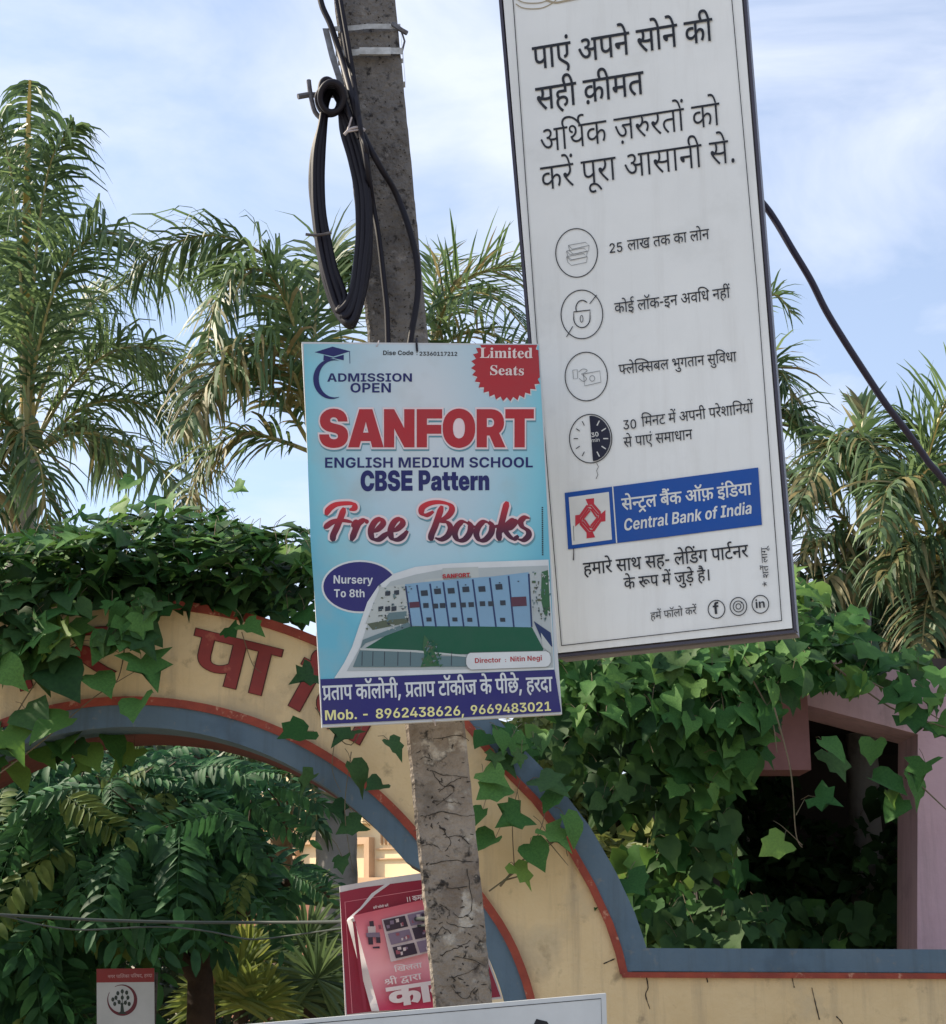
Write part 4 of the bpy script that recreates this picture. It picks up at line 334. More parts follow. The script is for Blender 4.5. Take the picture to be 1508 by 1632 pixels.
[30066,325,[[20,0,0,364,157,0,38,-3,32,-9,25,-14,18,-18,11,-22,3,-25,-2,-20,-7,-18,-10,-16,-14,-12,-17,-9,-20,-6,0,-1,22,-3,20,-9,17,-13,13,-18,8,-21,2,-24,-3,-28,-11,-25,-19,-21,-24,-16,-31,-10,-37,-3],[118,76,54,0,17,3,12,7,9,11,2,15,-1,10,-4,9,-6,7,-8,6,-10,3,-11,1,-54,0],[118,220,48,0,10,1,9,3,8,5,5,7,4,8,1,10,-3,14,-7,10,-12,7,-15,3,-48,0]]],
[30067,365,[[187,-6,-32,3,-30,7,-28,12,-25,17,-21,21,-18,25,-13,30,-8,34,-2,39,2,38,8,34,13,30,18,26,21,21,25,17,28,12,30,7,32,3,33,-3,31,-8,27,-12,24,-17,20,-20,16,-25,11,-28,6,-30,-102,0,-3,12,-5,11,-6,9,-7,8,-9,6,-10,5,-12,3,-13,1,-22,-3,-19,-9,-15,-14,-11,-20,-6,-25,-3,-29,2,-30,7,-24,11,-20,15,-14,19,-9,22,-3,13,1,11,3,11,4,8,7,8,7,6,10,5,11,3,12,102,0,-6,-31,-11,-28,-16,-24,-20,-21,-24,-16,-27,-13,-31,-7]]],
[30069,316,[[20,0,0,364,281,0,0,-86,-180,0,0,-55,166,0,0,-83,-166,0,0,-54,180,0,0,-86]]],
[30070,302,[[20,0,0,364,273,0,0,-86,-172,0,0,-65,162,0,0,-82,-162,0,0,-131]]],
[30078,369,[[20,0,0,364,103,0,89,-143,6,-11,8,-14,10,-17,9,-18,10,-17,9,-17,-13,-28,-1,21,0,24,-1,25,-1,24,0,21,0,16,0,134,102,0,0,-364,-104,0,-83,133,-8,13,-10,17,-11,20,-12,22,-12,23,-13,24,20,6,2,-26,1,-24,1,-24,0,-21,0,-17,0,-13,0,-133]]],
[30079,373,[[187,-6,-32,3,-30,7,-28,12,-25,17,-21,21,-18,25,-13,30,-8,34,-2,39,2,38,8,34,13,30,18,26,21,21,25,17,28,12,30,7,32,3,32,-3,29,-7,28,-12,25,-17,21,-21,18,-26,13,-30,8,-34,2,-38,-2,-39,-8,-34,-13,-30,-18,-25,-21,-22,-25,-16,-28,-12,-29,-7],[187,82,22,3,18,9,15,14,10,20,7,25,2,29,-2,29,-7,25,-10,19,-15,15,-18,9,-22,3,-22,-3,-19,-9,-14,-15,-11,-19,-7,-25,-2,-29,2,-29,7,-25,11,-20,14,-14,19,-9]]],
[30080,324,[[20,0,0,364,154,0,41,-4,34,-12,28,-18,21,-26,13,-31,4,-36,-4,-36,-13,-32,-21,-25,-28,-19,-34,-11,-41,-4,-96,0,0,83,89,0,14,2,12,4,10,6,7,9,5,10,1,13,-1,12,-5,11,-7,8,-10,7,-12,4,-14,1,-46,0,0,-280]]],
[30082,333,[[20,0,0,364,154,0,41,-4,34,-12,28,-18,21,-26,13,-31,4,-36,-2,-24,-6,-22,-10,-20,-21,-24,-29,-18,-36,-11,-42,-4,-87,0,0,78,85,0,14,2,12,4,10,7,7,9,5,10,1,13,-1,12,-5,11,-7,9,-10,7,-12,4,-14,1,-46,0,0,-281],[221,0,-79,165,104,0,81,-165]]],
[30083,343,[[172,-6,-32,2,-28,5,-25,8,-22,11,-17,14,-14,18,-10,20,-6,23,-2,26,96,0,2,-14,6,-11,9,-9,12,-7,15,-4,17,-2,15,1,13,3,11,5,8,6,5,8,2,9,-2,8,-5,8,-8,6,-11,5,-15,5,-19,4,-36,7,-33,8,-26,13,-22,16,-15,19,-9,23,-4,25,5,33,14,28,23,23,30,18,36,11,41,4,42,-4,36,-11,29,-17,22,-24,14,-30,5,-35,-93,0,-5,17,-11,13,-16,8,-21,3,-13,-1,-12,-3,-10,-5,-7,-6,-5,-8,-1,-9,1,-8,4,-7,7,-5,11,-5,14,-4,17,-4,29,-6,29,-6,25,-8,20,-10,17,-12,12,-14,9,-16,5,-19,2,-20,-2,-24,-6,-22,-10,-19,-14,-16,-18,-14,-21,-11,-25,-8,-28,-4]]],
[30084,328,[[10,278,0,86,308,0,0,-86,-103,0,0,-278,-102,0,0,278]]],
[30097,292,[[100,-5,-24,2,-22,7,-17,10,-14,15,-8,19,-3,23,2,20,6,17,9,14,12,11,15,8,17,6,18,4,20,3,21,2,16,2,12,3,8,4,4,5,2,6,0,1,-1,5,-3,5,-4,4,-6,2,-7,2,-8,1,-9,-1,-8,-2,-6,-3,-5,-5,-3,-6,-2,-7,-89,0,5,27,12,23,18,18,24,13,30,8,36,3,28,-2,25,-4,21,-8,17,-10,14,-13,10,-16,6,-18,2,-21,0,-172,-96,0,0,36,-1,0,-9,-14,-10,-10,-12,-8,-13,-5,-14,-3],[132,56,10,1,10,3,9,5,7,7,5,9,2,10,0,21,-4,-1,-4,-2,-4,-1,-5,-1,-4,-1,-6,-1,-6,-1,-6,-1,-10,-3,-7,-3,-7,-3,-5,-5,-3,-6,0,-6,0,-6,3,-5,5,-4,5,-3,7,-2]]],
[30101,292,[[148,-6,-38,4,-33,13,-27,21,-21,27,-13,33,-5,37,5,37,13,33,20,27,27,20,33,13,37,5,29,-3,26,-7,23,-12,19,-15,16,-20,12,-22,8,-26,2,-27,0,-27,-241,0,0,55,197,0,-45,-9,-1,12,-4,11,-6,8,-9,7,-10,4,-13,1,-13,-1,-10,-4,-9,-7,-6,-8,-4,-11,-1,-12,0,-44,1,-13,4,-11,7,-9,9,-7,12,-4,13,-1,10,1,9,2,8,3,6,4,5,6,4,6,86,0,-8,-25,-15,-21,-21,-18,-26,-14,-29,-9]]],
[30110,309,[[119,137,0,-137,-98,0,0,258,96,0,0,-71,-12,0,14,30,20,25,17,12,21,7,24,3,27,-3,21,-10,17,-15,12,-20,8,-24,2,-29,0,-163,-98,0,0,141,-2,17,-7,13,-11,8,-15,2,-11,-1,-9,-4,-7,-6,-5,-9,-3,-11]]],
[30114,208,[[21,0,0,258,95,0,0,-47,9,22,13,14,18,8,24,3,6,0,7,0,5,0,6,0,0,-78,-6,0,-10,0,-10,0,-10,0,-14,-2,-12,-5,-10,-8,-7,-12,-5,-13,-1,-16,0,-124]]],
[30116,209,[[199,258,0,-74,-194,0,0,74],[48,328,98,0,0,-234,1,-9,4,-7,6,-3,11,-1,8,0,9,0,9,0,5,0,0,-74,-9,0,-13,0,-15,0,-16,0,-31,2,-25,6,-18,10,-13,15,-8,20,-3,24]]],
[40076,318,[[12,0,0,13,21,3,13,8,7,13,3,23,0,222,-3,21,-7,13,-13,7,-21,3,0,13,174,0,0,-13,-18,0,-13,-3,-9,-5,-6,-8,-3,-12,-1,-16,0,-220,0,-16,2,-11,4,-7,7,-5,10,-2,15,-1,33,3,27,7,23,11,18,18,16,25,13,31,14,0,-19,-115]]],
[40105,148,[[75,270,-15,2,-12,8,-8,12,-2,15,2,15,8,12,12,8,15,3,15,-3,12,-8,8,-12,2,-15,-2,-15,-8,-12,-13,-8],[14,0,0,12,12,2,8,5,4,9,1,14,0,146,-1,15,-3,9,-7,5,-13,1,1,13,94,0,0,-189,2,-14,3,-8,7,-6,12,-2,0,-12]]],
[40109,412,[[14,0,0,12,12,2,8,5,4,9,1,14,0,146,-1,14,-4,9,-8,6,-12,2,0,12,95,0,0,-34,20,22,23,14,24,4,24,-3,18,-8,12,-13,8,-19,21,24,25,14,27,5,23,-3,18,-10,13,-16,7,-22,3,-28,0,-116,1,-14,4,-9,7,-5,12,-2,0,-12,-118,0,0,12,12,2,7,6,4,8,1,14,0,120,-1,17,-4,13,-7,8,-12,2,-14,-3,-13,-8,-12,-15,0,-134,1,-14,3,-8,7,-6,12,-2,0,-12,-117,0,0,12,12,2,8,6,3,8,1,14,0,120,-1,17,-3,13,-7,7,-13,3,-14,-3,-14,-9,-11,-15,0,-133,1,-13,4,-9,6,-6,12,-2,0,-12]]],
[40116,170,[[92,-7,-18,2,-14,5,-11,8,-7,11,-5,15,-1,19,0,155,-21,0,0,15,28,27,23,25,17,22,13,19,12,0,0,-85,46,0,0,-23,-46,0,0,-147,0,-14,3,-9,6,-6,8,-2,11,3,9,8,9,15,12,-7,-14,-25,-16,-17,-20,-11]]],
[40101,224,[[114,-8,-27,4,-24,12,-20,18,-15,25,-10,31,-4,35,4,33,10,29,16,24,21,19,24,11,28,4,27,-3,22,-10,19,-16,14,-21,9,-27,2,-31,0,-5,-123,0,3,-34,7,-25,13,-19,17,-11,21,-3,19,3,18,11,16,18,11,-10,-20,-27,-23,-19,-26,-12],[86,143,64,0,0,17,-2,27,-4,19,-9,11,-15,4,-15,-4,-10,-13,-6,-22,-3,-30]]],
[40100,276,[[104,-8,-25,4,-21,12,-18,18,-14,24,-9,28,-3,32,4,36,9,31,14,25,19,19,23,12,25,4,22,-3,20,-10,16,-16,0,90,-2,14,-6,8,-11,5,-16,2,0,12,107,0,0,-283,1,-16,3,-10,7,-6,14,-4,0,-12,-29,-2,-32,-5,-36,-9,0,37,-16,-20,-21,-12],[128,21,11,2,11,8,10,11,6,14,0,124,-4,11,-8,10,-12,6,-12,2,-15,-3,-10,-7,-8,-13,-5,-18,-3,-24,-1,-30,1,-29,3,-23,4,-18,8,-13,10,-7]]],
[40083,290,[[32,-8,0,126,14,0,10,-34,12,-26,15,-21,18,-14,21,-9,24,-3,18,2,15,5,12,9,12,18,5,21,-5,21,-13,17,-22,15,-47,23,-38,22,-26,24,-11,17,-7,20,-2,22,3,28,10,25,15,20,21,14,24,10,28,3,15,-1,18,-2,19,-5,20,-5,4,-1,3,-1,3,-1,3,0,10,4,5,12,14,0,0,-109,-12,0,-9,26,-13,22,-15,19,-18,14,-20,9,-21,3,-22,-3,-18,-10,-11,-16,-4,-19,3,-18,10,-15,16,-12,22,-12,48,-23,28,-14,20,-15,15,-17,9,-17,6,-19,2,-22,-4,-30,-12,-26,-18,-21,-25,-16,-31,-10,-35,-4,-13,1,-12,1,-12,3,-12,3,-12,4,-9,3,-6,1,-4,1,-7,-1,-4,-3,-4,-5,-2,-8]]],
[40097,256,[[190,-8,-17,3,-12,6,-8,10,-4,15,-24,-18,-26,-11,-28,-3,-23,3,-18,11,-11,18,-4,21,4,21,10,18,18,15,26,14,33,14,42,13,0,38,-2,18,-7,12,-12,8,-17,2,-18,-2,-11,-5,-3,-9,1,-5,5,-8,6,-10,2,-9,-3,-12,-7,-10,-11,-6,-13,-2,-14,2,-11,7,-6,11,-3,14,4,17,9,14,14,13,19,9,24,6,26,2,33,-2,25,-7,18,-10,12,-16,8,-20,2,-26,0,-110,0,-10,2,-6,2,-4,4,0,6,1,6,4,7,-11,-17,-15,-19,-9],[112,25,8,1,10,4,9,7,9,10,0,79,-26,-9,-19,-14,-11,-18,-4,-23,3,-20,8,-13]]],
[40115,214,[[112,-8,-22,4,-26,8,-4,2,-6,0,-10,-3,-6,-9,-12,0,0,84,14,0,9,-28,15,-21,20,-13,20,-5,17,2,12,7,7,10,3,14,-3,13,-9,11,-15,10,-36,18,-23,14,-17,16,-9,18,-3,20,2,20,7,17,11,15,16,12,19,7,22,3,9,-1,10,-2,11,-2,13,-4,3,-1,3,0,2,-1,2,0,8,3,6,8,10,0,0,-73,-12,0,-10,24,-14,17,-16,11,-19,3,-14,-1,-11,-6,-6,-9,-2,-11,2,-11,6,-9,9,-8,14,-7,33,-17,23,-13,15,-15,9,-19,3,-24,-3,-22,-7,-19,-12,-15,-16,-12,-19,-7]]],
]
# each line: glyph number, x, y triples, then the line's width
LINES = {
'L1':([[46,0,0],[66,284,0],[19,414,0],[6,696,0],[9,820,0],[46,1202,0],[44,1486,0],[75,1764,0],[60,1894,0],[79,2232,0],[44,2361,0],[75,2638,0],[25,2768,0],[68,3150,0]],3279),
'L2':([[60,0,0],[61,338,0],[68,604,0],[92,863,0],[68,1244,0],[50,1374,0],[40,1672,0]],1958),
'L3':([[9,0,0],[632,382,0],[41,512,0],[25,832,0],[95,1344,0],[417,1714,0],[52,1996,0],[40,2200,0],[461,2486,0],[25,2745,0],[79,3126,0]],3256),
'L4':([[25,0,0],[52,381,0],[449,586,0],[46,716,0],[70,1000,0],[52,1000,0],[66,1204,0],[10,1464,0],[60,1975,0],[66,2313,0],[44,2442,0],[68,2720,0],[60,2980,0],[75,3318,0],[801,3318,0]],3452),
'M1':([[54,0,0],[66,339,0],[26,468,0],[40,1008,0],[25,1292,0],[25,1804,0],[66,2184,0],[54,2444,0],[79,2783,0],[44,2912,0]],3190),
'M2':([[25,0,0],[79,381,0],[12,510,0],[54,886,0],[77,1225,0],[25,1354,0],[800,1736,0],[11,1906,0],[44,2151,0],[9,2558,0],[57,2940,0],[610,3218,0],[43,3348,0],[44,3786,0],[61,4063,0],[440,4328,0]],4458),
'M3':([[204,0,0],[54,306,0],[75,645,0],[604,645,0],[183,774,0],[60,1076,0],[48,1414,0],[54,1700,0],[49,2168,0],[69,2520,0],[27,2520,0],[40,2802,0],[66,3086,0],[44,3216,0],[60,3624,0],[69,3962,0],[609,3962,0],[57,4091,0],[43,4369,0],[66,4676,0]],4806),
'M4':([[610,0,0],[50,130,0],[44,428,0],[35,706,0],[50,1088,0],[449,1387,0],[9,1517,0],[46,1899,0],[44,2183,0],[68,2460,0],[46,2720,0],[52,3004,0],[75,3208,0],[58,3208,0],[66,3548,0],[609,3678,0],[44,3808,0],[51,4085,0],[461,4375,0]],4504),
'M5':([[60,0,0],[75,338,0],[46,468,0],[66,752,0],[19,882,0],[6,1164,0],[60,1288,0],[50,1626,0],[66,1925,0],[43,2054,0],[66,2362,0],[44,2492,0]],2769),
'B1':([[60,0,0],[75,338,0],[202,338,0],[264,517,0],[54,769,0],[48,1238,0],[452,1524,0],[25,1524,0],[21,2034,0],[98,2546,0],[11,3062,0],[6,3304,0],[605,3307,0],[37,3436,0],[51,3725,0],[66,4015,0]],4144),
'C1':([[61,0,0],[50,266,0],[66,564,0],[52,694,0],[75,898,0],[60,1028,0],[66,1366,0],[41,1496,0],[60,1947,0],[61,2285,0],[800,2550,0],[54,2850,0],[75,3190,0],[617,3190,0],[37,3319,0],[27,3608,0],[46,4019,0],[66,4303,0],[35,4432,0],[181,4662,0],[44,4684,0],[52,4962,0]],5166),
'C2':([[25,0,0],[75,270,0],[418,511,0],[46,904,0],[50,1318,0],[449,1618,0],[32,1748,0],[69,2118,0],[96,2118,0],[75,2404,0],[61,2537,0],[76,2802,0],[104,2802,0]],2992),
'C3':([[61,0,0],[50,266,0],[449,564,0],[47,694,0],[77,1080,0],[54,1210,0],[79,1548,0],[25,1808,0],[52,2189,0],[449,2394,0]],2394),
'V1':([[797,0,0],[58,434,0],[40,774,0],[451,1058,0],[54,1188,0],[66,1528,0],[27,1657,0],[70,1938,0]],1938),
'S1':([[274,0,0],[40,284,0],[66,569,0],[46,698,0],[25,1112,0],[77,1494,0],[54,1623,0],[79,1962,0],[44,2092,0],[68,2369,0],[799,2498,0],[274,2762,0],[40,3046,0],[66,3332,0],[46,3461,0],[35,3875,0],[77,4127,0],[25,4256,0],[68,4638,0],[32,4767,0],[25,5268,0],[75,5538,0],[46,5779,0],[68,6063,0],[31,6192,0],[75,6505,0],[799,6543,0],[61,6807,0],[52,7072,0],[42,7277,0],[66,7537,0]],7666),
'R1':([[614,0,0],[26,130,0],[54,538,0],[40,878,0],[66,1162,0]],1292),
'R2':([[284,0,0],[68,354,0],[529,613,0],[66,923,0],[52,1052,0],[66,1257,0]],1386),
'R3':([[25,0,0],[66,381,0],[52,510,0]],715),
'R4':([[104,0,0],[104,190,0],[25,509,0],[50,890,0],[54,1189,0],[44,1658,0],[27,1936,0],[52,2217,0]],2422),
'G1':([[44,0,0],[27,278,0],[52,559,0],[46,894,0],[66,1178,0],[611,1307,0],[54,1436,0],[25,1776,0],[66,2156,0]],2286),
'G2':([[44,0,0],[27,278,0],[52,559,0],[46,894,0],[66,1178,0],[611,1307,0],[54,1436,0],[25,1776,0],[66,2156,0],[46,2416,0],[67,2700,0],[52,2830,0],[59,3034,0],[42,3323,0],[799,3583,0],[61,3847,0],[52,4112,0],[42,4317,0],[66,4577,0]],4706),
}
WEIGHT = {'m': 10000, 'b': 20000, 'k': 30000, 's': 40000}
GL = {}
for _k, _a, _c in GLYPHS:
    cs = []
    for q in _c:
        x = y = 0; p = []
        for i in range(0, len(q), 2): x += q[i]; y += q[i + 1]; p.append((x, y))
        cs.append(p)
    GL[_k] = (cs, _a)
def area(c): return .5 * sum(c[i - 1][0] * c[i][1] - c[i][0] * c[i - 1][1] for i in range(len(c)))
def fat(c, ox, oy):
    if not ox and not oy: return c
    n = len(c); o = []
    for i in range(n):
        p, q, r = c[i - 1], c[i], c[(i + 1) % n]
        d1 = (q[0] - p[0], q[1] - p[1]); d2 = (r[0] - q[0], r[1] - q[1])
        l1 = math.hypot(*d1) or 1; l2 = math.hypot(*d2) or 1
        n1 = (-d1[1] / l1, d1[0] / l1); n2 = (-d2[1] / l2, d2[0] / l2)
        m = (n1[0] + n2[0], n1[1] + n2[1]); k = m[0] * n1[0] + m[1] * n1[1]
        k = 1 / max(k, .55)
        o.append((q[0] + m[0] * k * ox, q[1] + m[1] * k * oy))
    return o
def winding(x, y, cs):
    w = 0
    for c in cs:
        for i in range(len(c)):
            x0, y0 = c[i - 1]; x1, y1 = c[i]
            if (y0 <= y) != (y1 <= y):
                if x < (x1 - x0) * (y - y0) / (y1 - y0) + x0: w += 1 if y1 > y0 else -1
    return w
CACHE = {}
def solid(key, bold=(0, 0), fillholes=False):
    """points and triangles of a glyph with its overlapping outlines merged"""
    ck = (key, bold, fillholes)
    if ck not in CACHE:
        cs = []
        for c in GL[key][0]:
            if len(c) < 3 or (fillholes and area(c) > 0): continue
            d = fat(c, *bold)
            if area(c) * area(d) > 0 and (area(c) < 0 or area(d) > .15 * area(c)): cs.append(d)
        vs = []; es = []
        for c in cs:
            b = len(vs); n = len(c); vs += [Vector(p) for p in c]; es += [(b + i, b + (i + 1) % n) for i in range(n)]
        if not vs: CACHE[ck] = ([], []); return CACHE[ck]
        r = delaunay_2d_cdt(vs, es, [], 0, .05); F = []
        for f in r[2]:
            q = [r[0][i] for i in f]; x = sum(p.x for p in q) / len(q); y = sum(p.y for p in q) / len(q)
            if winding(x, y, cs): F.append(tuple(f))
        CACHE[ck] = ([(p.x, p.y) for p in r[0]], F)
    return CACHE[ck]
def putglyph(mb, pl, key, bold, fillholes, fn, off, m=0):
    V_, F = solid(key, bold, fillholes); b = len(mb.v)
    mb.v += [tuple(pl.pt(*fn(x, y), off)) for x, y in V_]
    for f in F: mb.f.append(tuple(b + i for i in f)); mb.m.append(m)
def layout(s, w=None):
    """glyph list in half-thousandths of an em: key of a prepared Devanagari line, or Latin text in weight w"""
    if w is None: return LINES[s]
    x = 0; o = []
    for ch in s:
        if ch == ' ': x += 130 if w != 's' else 120; continue
        o.append((WEIGHT[w] + ord(ch), x, 0)); x += GL[WEIGHT[w] + ord(ch)][1]
    return o, x
def fillpx(mb, pl, loops, off, m=0):
    """fill outline + holes given in photo positions on the board pl"""
    flat = [p for q in loops for p in q]
    tris = tessellate_polygon([[Vector((p[0], p[1], 0)) for p in q] for q in loops])
    b = len(mb.v); mb.v += [tuple(pl.pt(p[0], p[1], off)) for p in flat]
    for t in tris:
        a, bb, c = [Vector(mb.v[b + i]) for i in t]
        if (bb - a).cross(c - a).dot(pl.n) < 0: t = (t[0], t[2], t[1])
        mb.f.append(tuple(b + i for i in t)); mb.m.append(m)
def write(mb, pl, s, w, p0, p1, off, ys=1.0, bold=(0, 0), shear=0, m=0, fillholes=False, shift=(0, 0), up=None):
    """lettering on board pl from p0 to p1 (photo positions of the baseline's ends)"""
    g, W = layout(s, w)
    dx, dy = p1[0] - p0[0], p1[1] - p0[1]; k = math.hypot(dx, dy) / W; ux, uy = dx / math.hypot(dx, dy), dy / math.hypot(dx, dy)
    vx, vy = (uy, -ux) if up is None else up
    for i, (key, gx, gy) in enumerate(g):
        def fn(x, y): return (p0[0] + shift[0] + ux * k * (x + gx + shear * (y + gy)) + vx * k * ys * (y + gy), p0[1] + shift[1] + uy * k * (x + gx + shear * (y + gy)) + vy * k * ys * (y + gy))
        putglyph(mb, pl, key, bold, fillholes, fn, off + .00012 * (i % 3), m)
def ellipse(cx, cy, rx, ry, n=40, a0=0, a1=360):
    return [(cx + rx * math.cos(R(a0 + (a1 - a0) * i / n)), cy + ry * math.sin(R(a0 + (a1 - a0) * i / n))) for i in range(n if a1 - a0 == 360 else n + 1)]
def ringpx(mb, pl, cx, cy, rx, ry, w, off, m=0, n=48):
    o = ellipse(cx, cy, rx, ry, n); i_ = ellipse(cx, cy, rx - w, ry - w, n); strip(mb, pl, o + o[:1], i_ + i_[:1], off, m)
def strip(mb, pl, A, B, off, m=0, rise=0):
    b = len(mb.v); n = len(A)
    for k, (p, q) in enumerate(zip(A, B)): mb.v += [tuple(pl.pt(*p, off + rise * k / n)), tuple(pl.pt(*q, off + rise * k / n))]
    for k in range(n - 1): mb.f.append((b + 2 * k, b + 2 * k + 1, b + 2 * k + 3, b + 2 * k + 2)); mb.m.append(m)
def linepx(mb, pl, pts, w, off, m=0, curve=0, nib=None, rise=0):
    """a drawn line; nib=(angle, w1, w2) gives a broad-pen line"""
    if curve: pts = [(p.x, p.y) for p in smoothpath([Vector((*q, 0)) for q in pts], curve)]
    A = []; B = []
    for i, p in enumerate(pts):
        a = pts[max(i - 1, 0)]; c = pts[min(i + 1, len(pts) - 1)]; d = math.hypot(c[0] - a[0], c[1] - a[1]) or 1
        nx, ny = -(c[1] - a[1]) / d, (c[0] - a[0]) / d; ww = 1 if isinstance(w, (list, tuple)) else w / 2
        if nib:
            u = (math.cos(R(nib[0])), math.sin(R(nib[0]))); f = abs(nx * u[0] + ny * u[1]); ww = (nib[1] + (nib[2] - nib[1]) * f) / 2
            t = min(i, len(pts) - 1 - i) / max(1, len(pts) * .12); ww *= min(1, .45 + .55 * t); 
        if isinstance(w, (list, tuple)): ww = (w[0] + (w[1] - w[0]) * i / (len(pts) - 1)) / 2
        A.append((p[0] + nx * ww, p[1] + ny * ww)); B.append((p[0] - nx * ww, p[1] - ny * ww))
    strip(mb, pl, A, B, off, m, rise)
# ------------------------------------------------------------------ ground, road
M_soil = mat('garden_soil', (.36, .30, .22), .95, (.24, .21, .14), .6, bump=.5, bscale=8)
M_asph = mat('dusty_asphalt', (.29, .27, .24), .9, (.22, .205, .185), 4, bump=.3, bscale=60)
mb = MB(); mb.face([(-900, -900, 0), (900, -900, 0), (900, 900, 0), (-900, 900, 0)]); tag(mb.build('ground', M_soil), kind='structure')
mb = MB(); mb.face([(-200, -3, .004), (200, -3, .004), (200, 3.3, .004), (-200, 3.3, .004)]); tag(mb.build('road', M_asph), kind='structure')
mb = MB(); mb.box(Vector((0, 3.38, .06)), RT * 200, Vector((0, .08, 0)), Vector((0, 0, .06))); tag(mb.build('kerb', mat('kerb_stone', (.3, .29, .27), .9, (.2, .19, .18), 5)), kind='structure')

# ------------------------------------------------------------------ yellow gateway with its arch and the wall right of it
YG = 7.6; DG = .75
M_yel_w = mat('yellow_wash', (.67, .52, .30), .85, (.59, .44, .235), 1.4, streak=(9, .50, .72, .6, (.33, .26, .17)), bump=.3, bscale=35, stain=[(2.2, .56, .80, (.27, .22, .16)), (9, .60, .74, (.34, .26, .15)), (1.1, .55, .75, (.66, .54, .33))])
M_bl = mat('slate_blue_paint', (.095, .145, .19), .7, (.07, .12, .17), 3, streak=(14, .5, .75, .5, (.05, .06, .06)), bump=.15, bscale=30, stain=[(18, .60, .70, (.14, .16, .17)), (3, .55, .8, (.05, .075, .10))])
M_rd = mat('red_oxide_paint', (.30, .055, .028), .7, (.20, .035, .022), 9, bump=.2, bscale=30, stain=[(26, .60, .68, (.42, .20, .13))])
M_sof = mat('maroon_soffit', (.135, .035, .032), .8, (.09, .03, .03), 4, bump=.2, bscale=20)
gate = empty('arched_gateway', Vector((at(210, 1709, YG).x, YG + .3, 0)), 'yellow painted archway with red Hindi letters and blue and red trim', 'gateway')
CX, CY = 210, 1709
def arcpts(r0, a0, a1, n): return [(CX + r0 * math.sin(R(a0 + (a1 - a0) * i / n)), CY - r0 * math.cos(R(a0 + (a1 - a0) * i / n))) for i in range(n + 1)]
inner = [(-440, 2150), (-440, 1640), (-432, 1590)] + arcpts(596, -80, 80, 48)[2:-2]
inner = [p for p in arcpts(596, -52, 52, 40)]
rightleg = [(700, 1350), (740, 1388), (776, 1434), (806, 1478), (828, 1522), (846, 1572), (858, 1625), (862, 1700), (862, 2160)]
leftleg = [(420 - x, y) for x, y in rightleg][::-1]
INN = leftleg + inner + rightleg
OUT_L = [(x if x <= 210 else x, y) for x, y in arcpts(752, 0, 41, 24)]   # top of the arch fascia
OUT_R = [(745, 1148), (800, 1213), (858, 1272), (908, 1338), (948, 1408), (976, 1468), (992, 1515), (1000, 1550)]
OUT_R = OUT_L[:-3] + [(745, 1146)] + OUT_R[1:]
PAR = [(1000, 1550), (1150, 1549), (1350, 1550), (1700, 1552), (2100, 1554)]
OUTL_M = [(420 - x, y) for x, y in OUT_R][::-1]
def band(name, A, B, y_front, depth, m, parent=gate, ends=True):
    """solid band between two photo-traced lines on the gateway's face"""
    mb = MB(); n = len(A); rows = []
    for p, q in zip(A, B):
        a, b = at(*p, YG), at(*q, YG); off = Vector((0, y_front - YG, 0)); d = Vector((0, depth, 0))
        rows.append([a + off, b + off, b + off + d, a + off + d])
    mb.grid(rows, 0, True)
    if ends: mb.face(rows[0][::-1]); mb.face(rows[-1])
    return mb.build(name, m, parent)
def resample(P, n):
    L_ = [0]
    for a, b in zip(P, P[1:]): L_.append(L_[-1] + math.hypot(b[0] - a[0], b[1] - a[1]))
    o = []
    for i in range(n):
        t = L_[-1] * i / (n - 1); k = 0
        while k < len(P) - 2 and L_[k + 1] < t: k += 1
        u = (t - L_[k]) / (L_[k + 1] - L_[k] or 1); o.append((P[k][0] + (P[k + 1][0] - P[k][0]) * u, P[k][1] + (P[k + 1][1] - P[k][1]) * u))
    return o
def offs(P, d):
    o = []
    for i, p in enumerate(P):
        a = P[max(i - 1, 0)]; c = P[min(i + 1, len(P) - 1)]; l = math.hypot(c[0] - a[0], c[1] - a[1]) or 1
        o.append((p[0] + (c[1] - a[1]) / l * d, p[1] - (c[0] - a[0]) / l * d))
    return o
# the wall body: ring from the outer line to the inner line, both sides down to the ground
IR = [p for p in INN if p[0] >= 209]; IR = [(210, 1113)] + IR if IR[0][0] > 210.5 else IR
body = OUT_R + PAR[1:] + [(2100, 2180)] + [(862, 2160)] + IR[::-1][1:]
bodyL = [(420 - x, y) for x, y in body][::-1]
for nm, B in (('wall_face', body), ('wall_face', bodyL)):
    f = [at(x, y, YG) for x, y in B]; bk = [p + Vector((0, DG, 0)) for p in f]
    for q in f + bk: q.z = max(q.z, -.02)
    mb = MB(); mb.prism(f, bk, 0); mb.build(nm, M_yel_w, gate)
INs = resample(INN, 110)
band('red_arch_line', offs(INs, 2), offs(INs, -11), YG - .030, .10, M_rd)
band('blue_arch_band', offs(INs, -11), offs(INs, -46), YG - .018, .26, M_bl)
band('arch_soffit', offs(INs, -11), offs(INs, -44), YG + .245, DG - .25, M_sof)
RB = resample(OUT_R[-8:] , 30)
band('red_coping_line', offs(RB, 0), offs(RB, -12), YG - .02, .06, M_rd); band('blue_coping', offs(RB, 0), offs(RB, 38), YG - .012, DG, M_bl)
PB = [(1000 + i * 60, 1549 + i * .25) for i in range(19)]
band('red_coping_line', [(x - (10 if i == 0 else 0), y) for i, (x, y) in enumerate(PB)], [(x - (8 if i == 0 else 0), y + 9) for i, (x, y) in enumerate(PB)], YG - .022, .06, M_rd)
